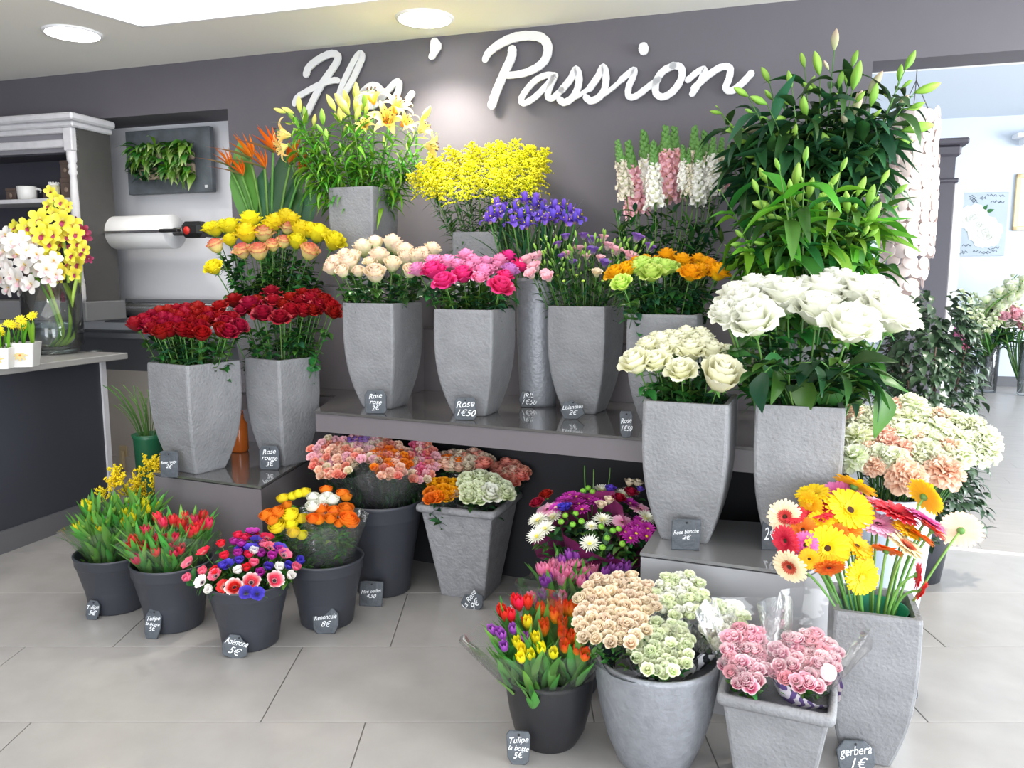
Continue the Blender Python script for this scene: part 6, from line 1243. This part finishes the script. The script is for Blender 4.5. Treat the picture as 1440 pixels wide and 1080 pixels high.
# ================================================================== SLATE TAGS
slate('slate price tag leaning on the broad pot of dark red roses', 238, 672, 27, 38, 3.86, ['Rose rouge', '2€'], 3, .03, z=ZB)
slate('slate price tag leaning on the right pot of dark red roses', 379, 661, 29, 34, 4.0, ['Rose', 'rouge', '3€'], 0, .03, z=ZB)
slate('slate price tag leaning on the pot of cream roses', 528, 582, 31, 33, 3.9, ['Rose', 'rose', '2€'], 0, .03, z=ZS)
slate('slate price tag leaning on the pot of bright pink roses', 654, 591, 31, 32, 3.7, ['Rose', '1€50'], 0, .03, z=ZS)
slate('rounded slate price tag in front of the round silver iris pot', 743, 573, 28, 23, 3.9, ['IRIS', '1€50'], 2, .03, z=ZS)
slate('wide slate price tag leaning on the lisianthus pot', 805, 590, 34, 27, 3.8, ['Lisianthus', '2€'], 2, .03, z=ZS)
slate('narrow slate price tag leaning on the pot of yellow and lime roses', 880, 616, 18, 38, 3.5, ['Rose', '1€50'], 4, .03, z=ZS)
slate('square slate price tag leaning on the pot of ivory roses', 964, 774, 41, 45, 2.9, ['Rose blanche', '2€'], 3, .03, z=ZR)
slate('dark slate price tag leaning on the pot of large white roses', 1082, 774, 22, 46, 2.8, ['2€'], 3, .03, z=ZR)
slate('small slate price tag leaning on the bucket of yellow tulips', 128, 872, 20, 27, 3.6, ['Tulipe', '5€'], 1, .25, .06, z=0)
slate('tall narrow slate price tag leaning on the bucket of red tulips', 212, 899, 24, 42, 3.5, ['Tulipe', 'la botte', '5€'], 1, .25, .05, z=0)
slate('pointed slate price tag leaning on the anemone bucket', 325, 926, 39, 33, 3.2, ['Anémone', '5€'], 2, .3, .3, z=0)
slate('rounded slate price tag leaning on the ranunculus bucket', 457, 892, 38, 37, 3.4, ['Renoncule', '8€'], 1, .25, -.03, z=0)
slate('squarish slate price tag leaning on the tall bucket of spray carnations', 521, 853, 34, 35, 3.8, ['Mini oeillet', '4,50'], 3, .22, 0, z=0)
slate('slate price tag tilted at the foot of the weathered stone planter', 674, 858, 36, 30, 3.7, ['La Rose', '9€'], 2, .3, -.9, z=0)
slate('large upright slate price tag at the glossy black tulip bucket', 728, 1076, 34, 46, 2.4, ['Tulipe', 'la botte', '5€'], 4, .25, 0, z=0)
slate('slate price tag cut off by the photo edge before the large silver planter', 914, 1093, 44, 38, 2.3, ['Rose', '5€'], 2, .3, .1, z=0)
slate('rounded slate price tag leaning on the tall gerbera pot', 1206, 1090, 52, 46, 2.3, ['gerbera', '1€'], 1, .3, -.05, z=0)
slate('blue grey slate tag on the floor beside the pale blue carnation pot', 1284, 983, 14, 30, 2.8, [], 0, .3, 0, z=0)
# ================================================================== COUNTER TOP THINGS
def c_top(px, py): return onz(px, py, 1.09)
vb = c_top(78, 497); vr = pxs(38, vb); vh = at(80, 398, vb.y).z - 1.09
t = thing('glass_vase', 'clear cylinder vase of orchid stems on the shop counter', 'vase', (vb.x, vb.y, 1.0912)); m = MB()
m.lathe([(.0001, .001), (vr*.72, 0), (vr*.8, .012), (vr*.97, .06), (vr, .1), (vr*1.0, vh), (vr*.97, vh), (vr*.96, .1), (vr*.75, .03), (.0001, .025)], 40); part('vase_glass', m, vaseglass, t)
m = MB(); m.lathe([(.0001, .028), (vr*.72, .032), (vr*.94, .1), (vr*.95, vh*.42), (.0001, vh*.42)], 36); part('water', m, waterm, t)
EX.update(dict(orchidy=('orchidr', 'lilyyellow'), orchidw=('palepink', 'lilyyellow'), orchidr=('orchidr', 'orchidw')))
def orchids(label, lst, k_, r, Y, path_px, foot, grp=None):
    """one spray: arching stem with blooms as parts"""
    base = V((vb.x + foot[0], vb.y + foot[1], 1.0912 + .045)); t = thing('orchid_spray', label, 'orchid', base, 0, grp)
    pts = [V((0, 0, 0))] + [at(x, y, Y) - base for x, y in path_px]; sm = []
    for i in range(len(pts)-1):
        for q in range(4): sm.append(pts[i].lerp(pts[i+1], q/4))
    sm.append(pts[-1])
    for _ in range(2): sm = [sm[0]] + [(sm[i-1] + sm[i]*2 + sm[i+1])/4 for i in range(1, len(sm)-1)] + [sm[-1]]
    m = MB(); m.tube(sm, [.011]*(len(sm)-4) + [.008, .006, .005, .004], 8); part('stem', m, P['lime'] if k_ != 'orchidw' else brightleaf, t)
    for e in lst:
        px, py = e[:2]; rp = e[2] if len(e) > 2 else r; h = at(px, py, Y + U(-.10, .02)) - base; nr = min(sm, key=lambda q: (q - h).length); out = h - nr
        dd = (V((out.x, out.y, out.z*.5)).normalized()*.7 + V((0, -1, .1))); s_ = pxs(rp, h + base)
        b = obj('bloom', bloom('orchid', k_, 1 + rnd.randrange(3), EX[k_]), t, frame(h, dd, s_, 0) @ RZ(U(-.5, .5)))
        m = MB(); m.tube([nr, nr.lerp(h, .5) + V((0, 0, .01)), h], .003, 4); st = part('pedicel', m, stemm, b); st.matrix_parent_inverse = Matrix(); st.matrix_local = b.matrix_local.inverted()
    return t
cv = lambda l: conv(l, 3.375, 0, 240)
orchids('tall yellow orchid spray in the counter vase', cv([(240,100,9),(262,130,10),(232,165,9),(290,150,10),(300,185,10),(318,165,8),(300,240,16),(345,262,15),(320,310,15),(360,300,13),(290,340,13),(370,345,12),(340,300,12),(255,200,9)]), 'orchidy', 14, vb.y - .02, [(100,470),(97,400),(92,350),(80,300),(72,270)], (.03, 0))
orchids('yellow orchid spray leaning left over the counter vase', cv([(190,235,17),(130,268,14),(75,268,11),(200,305,16),(230,345,14),(160,300,13),(250,300,13),(210,270,12),(240,400,14),(100,290,10)]), 'orchidy', 14, vb.y - .06, [(92,470),(75,420),(60,380),(52,350),(45,325)], (.01, -.02))
orchids('lower yellow orchid spray at the right of the counter vase', cv([(390,390,12),(370,440,14),(300,480,13),(345,400,12),(330,440,12),(400,370,9),(355,490,11),(285,510,11)]), 'orchidy', 13, vb.y - .05, [(98,475),(100,430),(108,390),(115,360)], (.04, -.01))
orchids('wine red orchid spray behind the yellow ones', cv([(385,250,11),(402,310,11),(340,375,9),(395,285,10),(422,420,7),(390,340,10),(250,590,10),(310,600,9)]), 'orchidr', 11, vb.y + .08, [(108,470),(112,400),(115,350),(116,310)], (.05, .03))
orchids('white orchid spray hanging over the left of the counter vase', cv([(30,310,14),(60,345,15),(100,330,14),(20,385,15),(80,400,16),(130,385,15),(175,400,14),(40,450,15),(120,450,16),(90,520,19),(150,540,15),(220,470,16),(255,430,14),(240,510,15),(55,490,16),(10,335,13),(160,345,13),(40,555,14),(170,470,14),(205,430,14),(110,560,14),(15,430,14),(265,495,12),(5,510,13)]), 'orchidw', 15, vb.y - .10, [(88,470),(70,420),(45,380),(20,365)], (-.02, -.02))
def daffpot(px, py, lab, w_):
    b = c_top(px, py); s_ = pxs(w_, b)/2; H = s_*1.85
    t = thing('daffodil_pot', lab, 'flower pot', (b.x, b.y, 1.0912), .2); m = MB(); m.rings([sqring(s_*.78, 0, .01), sqring(s_, H, .01), sqring(s_*.9, H, .01), sqring(s_*.86, H - .02, .01)]); part('pot_wall', m, creamc, t)
    m = MB(); m.rings([sqring(s_*.86, H - .014, .01), sqring(s_*.86, H - .011, .01)]); part('soil', m, mat('brown_potting_soil', (.09, .05, .03), .95, bump=1, bscale=60), t)
    q = MB(); f_ = daisy_mb(2, 8, .22, 1.3, .1, False); q.merge(f_, T(0, -s_*.92, H*.5) @ Matrix.Rotation(pi/2 - .1, 4, 'X') @ Matrix.Diagonal((s_*.5, s_*.5, .002, 1))); part('daffodil_print', q, [mat('print_yellow', (.62, .50, .22), .5), P['orange'], P['green']], t)
    for k, (dx, dy, h) in enumerate([(-.55, 0, .9), (.0, -.2, 1.15), (.55, .2, 1.35), (-.1, .5, .8)]):
        d = V((dx*s_, dy*s_, H)); e = V((dx*s_*1.3, dy*s_, H + s_*h*1.5)); m = MB(); m.tube(bez(d, d.lerp(e, .6), e, 4), .0035, 5); part('stem', m, brightleaf, t)
        b2 = obj('daffodil', bloom('pdaisy', 'yellowtulip', 5, ('gold', 'green')), t, frame(e, (U(-.4, .4), -.8, .6), s_*.42, U(0, 6)))
        for q in range(3): a = U(0, 6.28); obj('leaf', STRAP_B, t, frame(d + V((.01*cos(a), .01*sin(a), -.01)), (cos(a)*.25, sin(a)*.25, 1), s_*h*1.5, 0, True))
STRAP_B = leafmesh(.07, .2, .1, 4, 2, point=.8, tip=.7, wb=.8, mt=brightleaf)
daffpot(36, 515, 'white square pot of small daffodils on the counter, the whole one', 36); daffpot(3, 518, 'white square pot of small daffodils cut off at the left photo edge', 32)
m = MB(); m.lathe([(.0001, 0), (.05, 0), (.055, .004), (.0001, .006)], 20); vt = c_top(132, 494); thing_mesh('glass_dish', m, vaseglass, 'small clear glass dish lying on the counter right of the vase', 'dish', (vt.x, vt.y, 1.0912))
# ================================================================== CAPIZ SHELL HANGING
hcx = at(1283, 200, 4.62); zt_ = at(1283, 158, 4.62).z; zbm = at(1283, 436, 4.62).z
t = thing('shell_chandelier', 'hanging chandelier of round pinkish white shell discs in the passage', 'chandelier', (hcx.x, 4.62, zt_))
shellm = petalmat('shell_disc_mother_of_pearl', [(0, (.82, .72, .69)), (1, (.88, .80, .77))], .3, .35, .04)
m = MB(); m.lathe([(.0001, -.001), (.034, -.0012), (.036, 0), (.034, .0012), (.0001, .001)], 16); dm = m.mesh('shell_disc', shellm)
Rc = pxs(36, hcx)
for z in (0, -.10):
    m = MB(); m.tube([(Rc*.62*cos(a*pi/10), Rc*.62*sin(a*pi/10), z) for a in range(21)], .004, 5); part('ring', m, dadom, t)
for k in range(3): a = k*2.1; m = MB(); m.tube([(Rc*.6*cos(a), Rc*.6*sin(a), 0), (0, 0, .17)], .003, 5); part('chain', m, dadom, t)
zl = zLint - zt_
m = MB(); m.tube([(0, 0, .17), (0, 0, zl)], .003, 5); part('chain', m, dadom, t)
n = 0
Htot = zt_ - zbm
rows = 18
for i in range(rows):
    v = i/(rows-1); rr_ = Rc*(.86 + .14*sin(v*3)) if v < .72 else Rc*(.95 - 1.6*(v - .72)**.9*.8)
    cnt = 14 if v < .75 else 9
    for k in range(cnt):
        a = 2*pi*k/cnt + i*.45 + U(-.05, .05); z = -.03 - v*(Htot - .06)
        if v >= .75 and k % 2 and rnd.random() < .3: continue
        p = V((rr_*cos(a), rr_*sin(a), z + U(-.012, .012))); obj('shell_disc', dm, t, frame(p, (cos(a) + U(-.25, .25), sin(a) + U(-.25, .25), U(-.15, .15)), 1.12, 0)); n += 1
# dark cabinet behind
q = at(1332, 300, 5.75)
t = thing('dark_cabinet', 'tall narrow dark cabinet with a moulded cornice behind the shell hanging', 'cabinet', (q.x, q.y, 0), -R(18)); ct = at(1332, 195, 5.75).z; wq = .045
m = MB(); m.box((-.35, 0, 0), (.03, .35, ct - .1)); part('cabinet_body', m, mat('dark_brown_grey_wood', (.06, .055, .07), .5), t)
m = MB(); m.bbox((-.40, -.05, ct - .045), (.10, .4, ct), .01); m.bbox((-.38, -.03, ct - .12), (.06, .38, ct - .045), .015); part('cornice', m, MATS['dark_brown_grey_wood'], t)
m = MB(); m.bbox((-.37, -.02, ct - .30), (.06, .36, ct - .27), .01); part('moulding', m, MATS['dark_brown_grey_wood'], t)
m = MB(); m.bbox((.035, .02, .1), (.10, .05, ct - .30), .006); part('door_frame', m, gpaint, t)
# shrub
q = at(1292, 540, 4.14); 
t = thing('potted_shrub', 'dense dark green leafy shrub behind the carnations', 'shrub', (q.x + .04, 4.14, 0)); m = MB(); leaf1 = MB(); leaf1.petal(0, 0, 1, .30, (0, .7, .3), .5, 0, 2, 4, tip=.45, wb=.25, point=.9)
rs_ = random.Random(77)
for k in range(2300):
    v = rs_.random(); z = .30 + 1.15*v; rad = .27*(1 - .35*max(0, v - .55)/.45)*rs_.uniform(.55, 1.05); a = rs_.uniform(0, 6.28)
    rad *= 1 + .18*sin(3*a + 7*z)
    p = V((rad*cos(a), rad*.8*sin(a), z + .08*sin(5*a))); m.merge(leaf1, frame(p, (cos(a) + rs_.uniform(-.6, .6), sin(a) + rs_.uniform(-.6, .6), rs_.uniform(-.7, .6)), rs_.uniform(.045, .08), rs_.uniform(-.5, .5), True))
shrubleaf = mat('matt_dark_shrub_leaf', (.028, .075, .035), .35, noise=.5, nscale=6, col2=(.06, .11, .055)); part('foliage', m, shrubleaf, t, kind='stuff')
m = MB()
for k in range(7): a = k*.9; m.tube([(0, 0, .28), (.1*cos(a), .08*sin(a), .7), (.2*cos(a), .15*sin(a), 1.25)], [.012, .009, .004], 5)
part('branches', m, mat('brown_branch', (.08, .05, .035), .8), t)
m = MB(); m.lathe([(.0001, 0), (.13, 0), (.17, .3), (.175, .32), (.155, .32), (.0001, .30)], 28); part('pot_wall', m, bucketm, t)
# ================================================================== NEXT ROOM
def farp(px, py, off=.03): return onplane(px, py, FB0 + fn*off, fn)
MFr = Matrix((fe, -fn, V((0, 0, 1)))).transposed().to_4x4()
def hung(name, label, x0, y0, x1, y1, build, cat='picture'):
    a_ = farp(x0, (y0+y1)/2); b_ = farp(x1, (y0+y1)/2); w_ = (b_ - a_).length; m_ = (x0+x1)/2; zt = farp(m_, y0).z; zb = farp(m_, y1).z; p = farp(m_, y1)
    t = thing(name, label, cat, (p.x, p.y, zb)); build(t, w_, zt - zb); return t
canv = mat('pale_blue_grey_canvas', (.42, .48, .54), .8, noise=.06, nscale=3)
def b1(t, w_, h):
    m = MB(); m.bbox((-w_/2, 0, 0), (w_/2, .028, h), .004, M=MFr); part('canvas', m, canv, t)
    flw = rose_mb(1.1, seed=9)
    m = MB()
    for x, z, s_ in ((-.12, .62, .20), (-.22, .58, .14), (.12, .38, .24), (.0, .5, .2), (.2, .3, .16)): m.merge(flw, MFr @ T(x*w_, -.003, z*h) @ Matrix.Rotation(pi/2, 4, 'X') @ Matrix.Diagonal((s_*w_, s_*w_, .006, 1)))
    part('printed_peony', m, [pm('printed_peony_white', (.5, .5, .38), (.66, .66, .58), (.76, .76, .71)), P['green']], t)
    m = MB(); lf = MB(); lf.petal(0, 0, 1, .3, (0, .1, 0), 2, 0, 2, 4, tip=.4, wb=.2, point=.8)
    for x, z, r_ in ((.05, .72, .6), (.12, .70, 1.3), (-.1, .36, -1.2), (-.18, .42, -.6)): m.merge(lf, MFr @ T(x*w_, -.004, z*h) @ Matrix.Rotation(r_, 4, 'Y') @ Matrix.Diagonal((.14*w_, .003, .14*w_, 1)))
    part('printed_leaf', m, leafm, t)
    m = MB(); r = random.Random(5)
    for k in range(30):
        x = r.uniform(-.44, .34)*w_; z = (r.uniform(.84, .96) if k % 2 else r.uniform(.04, .18))*h; pts = [V((x + q*.02*w_, -.003, z + .018*h*sin(q*1.9 + k))) for q in range(6)]
        m.tube([MFr.to_3x3() @ p for p in pts], .0035, 4)
    part('printed_script', m, mat('grey_ink', (.12, .15, .18), .8), t)
hung('peony_canvas', 'square pale canvas print of white peonies on the far blue wall', 1335, 271, 1412, 360, b1)
def b2(t, w_, h):
    m = MB(); f_ = w_*.13
    for lo_, hi_ in (((-w_/2, -.02, 0), (-w_/2 + f_, .02, h)), ((w_/2 - f_, -.02, 0), (w_/2, .02, h)), ((-w_/2, -.02, 0), (w_/2, .02, f_)), ((-w_/2, -.02, h - f_), (w_/2, .02, h))): m.bbox(lo_, hi_, .01, M=MFr)
    part('frame', m, mat('gilt_frame', (.72, .55, .30), .4, metal=.3), t)
    m = MB(); m.box((-w_/2 + f_, .0, f_), (w_/2 - f_, .01, h - f_), M=MFr); part('mount', m, whitem, t)
    m = MB(); m.box((-w_*.16, -.004, h*.25), (w_*.16, .0, h*.80), M=MFr); part('print', m, mat('dark_red_print', (.10, .04, .06), .6, noise=.6, nscale=5), t)
hung('gilt_framed_picture', 'gold framed picture cut off by the right photo edge', 1423, 244, 1478, 324, b2)
def glass_pot(lab, px, py, w_px, top_px, Y=None, name='glass_vase'):
    b = onz(px, py, 0); r_ = pxs(w_px, b)/2; H = at(px, top_px, b.y).z
    t = thing(name, lab, 'vase', (b.x, b.y, .0015)); m = MB(); m.lathe([(.0001, .001), (r_*.8, 0), (r_*.85, .02), (r_, H), (r_*.95, H), (r_*.8, .04), (.0001, .035)], 24); part('vase_glass', m, vaseglass, t)
    m = MB(); m.lathe([(.0001, .04), (r_*.78, .045), (r_*.84, H*.35), (.0001, H*.35)], 20); part('water', m, waterm, t); return b, r_, H
b, r_, H = glass_pot('tall glass vase of dark twigs and cream blossom in the next room', 1388, 551, 26, 440)
m = MB()
t = thing('twig_bundle', 'bundle of dark twigs in the tall glass vase', 'twigs', (b.x, b.y, .06))
for k in range(16):
    a = k*.9; m = MB(); m.tube([(r_*.5*cos(a), r_*.5*sin(a), 0), (r_*.7*cos(a+1), r_*.7*sin(a+1), H*.5), (r_*1.3*cos(a+1.4), r_*1.3*sin(a+1.4), H*1.05)], .016, 5); part('twig', m, voidm, t)
SPK = MB(); rs_ = random.Random(3)
for k in range(16): u = k/16; a = k*2.4; SPK.merge(sm_rose_mb(k % 3, 1.1), T(.10*cos(a)*(1-u*.6), .10*sin(a)*(1-u*.6), u) @ Matrix.Rotation(.9, 4, (-sin(a), cos(a), 0)) @ Matrix.Scale(.12*(1 - .45*u), 4))
SPK.tube([(0, 0, -.1), (0, 0, 1)], .012, 4, 1); SPKM = SPK.mesh('blossom_spike', [P['palelime'], P['green']])
for k, (x, y, dx, L_) in enumerate([(1352,430,-.8,.7),(1365,422,-.5,.8),(1378,425,-.3,.7),(1392,430,.1,.8),(1405,418,.6,1.0),(1420,405,.8,1.1),(1435,395,.9,1.1),(1398,440,.3,.6),(1415,435,.9,.7),(1360,440,-.7,.6),(1380,440,-.2,.5),(1430,425,1.0,.7),(1345,425,-.9,.6),(1412,400,.5,.8)]):
    h = at(x, y, b.y + U(-.5, 0)); flower('blossom_stem', 'cream blossom spray in the far tall glass vase', 'flower', 'cream blossom sprays', (b.x, b.y, .5), h - V((dx*.3, 0, .25)), (dx, 0, .6), SPKM, L_*.62, .012, bname='blossom_spike')
for k in range(12):
    h = at(1345 + 7*k, 462 + 5*(k % 3), b.y + U(-.4, -.05)); flower('greenery_stem', 'leafy green stem under the far cream blossom', 'foliage', 'green filler stems', (b.x, b.y, .5), h, (U(-.5, .5), 0, .8), None, 1, .01, rleaves(12, .4, 1, .22, [SMALLL, SMALLD], el=(0, 1)))
b, r_, H = glass_pot('small glass vase of the pink and white peonies in the next room', 1362, 553, 14, 500, name='small_glass_vase')
for x, y, rp, k_ in [(1342,478,12,'lpink'),(1350,488,11,'lpink'),(1362,476,11,'white'),(1355,470,10,'lpink'),(1366,484,9,'daisyw'),(1338,490,9,'lpink')]:
    h = at(x, y, b.y + U(-.1, .1)); flower('peony', ('pink' if k_ == 'lpink' else 'white') + ' peony in the small vase of the next room', 'peony', ('pink' if k_ == 'lpink' else 'white') + ' peonies', (b.x, b.y, .05), h, ((h.x-b.x), -.5, .6), bloom('rosewide', k_, 1, EX.get(k_) and ('green', 'green')), pxs(rp, h), .01, rleaves(4, .4, .9, .18, [SMALLL]))
b, r_, H = glass_pot('glass vase of white roses cut off at the right photo edge', 1438, 556, 18, 480)
for x, y, rp, k_ in [(1415,458,10,'white'),(1428,448,10,'palepink'),(1440,452,10,'white'),(1422,440,8,'palepink'),(1436,462,9,'palepink'),(1450,445,10,'white'),(1412,448,7,'palepink')]:
    h = at(x, y, b.y + U(-.1, .1)); flower('garden_rose', 'pale garden rose in the vase at right edge', 'rose', 'garden roses at the right edge', (b.x, b.y, .05), h, ((h.x-b.x), -.5, .6), bloom('rose', k_, 1, None), pxs(rp, h), .01, rleaves(6, .5, .95, .2, [SMALLL, SMALLD]))
m = MB()
q = farp(1434, 193); t = thing('wall_shelf_end', 'white shelf end on the far blue wall above the gold frame', 'shelf', (q.x, q.y, q.z)); m.bbox((-.1, -.25, -.03), (.6, 0, .03), .01, M=MFr); part('board', m, whitem, t); m = MB(); m.bbox((0, -.2, -.12), (.04, 0, -.03), .006, M=MFr); part('bracket', m, whitem, t)

# ================================================================== LABELS: where several things share one, say which by its place in their own rows
ORD = ['', 'second', 'third', 'fourth', 'fifth', 'sixth', 'seventh', 'eighth', 'ninth', 'tenth', 'eleventh', 'twelfth', 'thirteenth']
ROWN = {1: [''], 2: ['upper row', 'lower row'], 3: ['top row', 'middle row', 'bottom row'], 4: ['top row', 'second row', 'third row', 'bottom row']}
def topx(p):
    q = p - CAM; Z = q.y*cos(PIT) - q.z*sin(PIT); return 720 + F*q.x/Z, 540 - F*(q.y*sin(PIT) + q.z*cos(PIT))/Z
kids = {}
for o in bpy.data.objects:
    if o.parent: kids.setdefault(o.parent.name, []).append(o)
same = {}
for o in bpy.data.objects:
    if not o.parent and o.get('label') and o.get('category'): same.setdefault(o['label'], []).append(o)
for lab, os_ in same.items():
    if len(os_) < 2: continue
    pts = []
    for o in os_:
        ch = [c_ for c_ in kids.get(o.name, []) if not c_.name.startswith(('stem', 'leaf'))]
        if ch: p = o.location + ch[0].matrix_local.translation
        else:
            st = [c_ for c_ in kids.get(o.name, []) if c_.name.startswith('stem')]; p = o.location + V(st[0].data.vertices[-1].co) if st else o.location.copy()
        pts.append(topx(p) + (o,))
    n = len(pts); nr = 1 if n <= 6 else 2 if n <= 14 else 3 if n <= 30 else 4
    pts.sort(key=lambda q: q[1]); per = math.ceil(n/nr)
    for r in range(nr):
        row = sorted(pts[r*per:(r+1)*per], key=lambda q: q[0]); m_ = len(row)
        for i, q in enumerate(row):
            if m_ == 1: s_ = ''
            elif i == 0: s_ = 'leftmost'
            elif i == m_-1: s_ = 'rightmost'
            elif i < (m_+1)//2: s_ = ORD[i] + ' from left'
            else: s_ = ORD[m_-1-i] + ' from right'
            q[2]['label'] = lab + ', ' + ' in '.join(x for x in (s_, ROWN[nr][r]) if x)
    if len(lab.split()) > 10: print('LONG LABEL', len(lab.split()), lab)
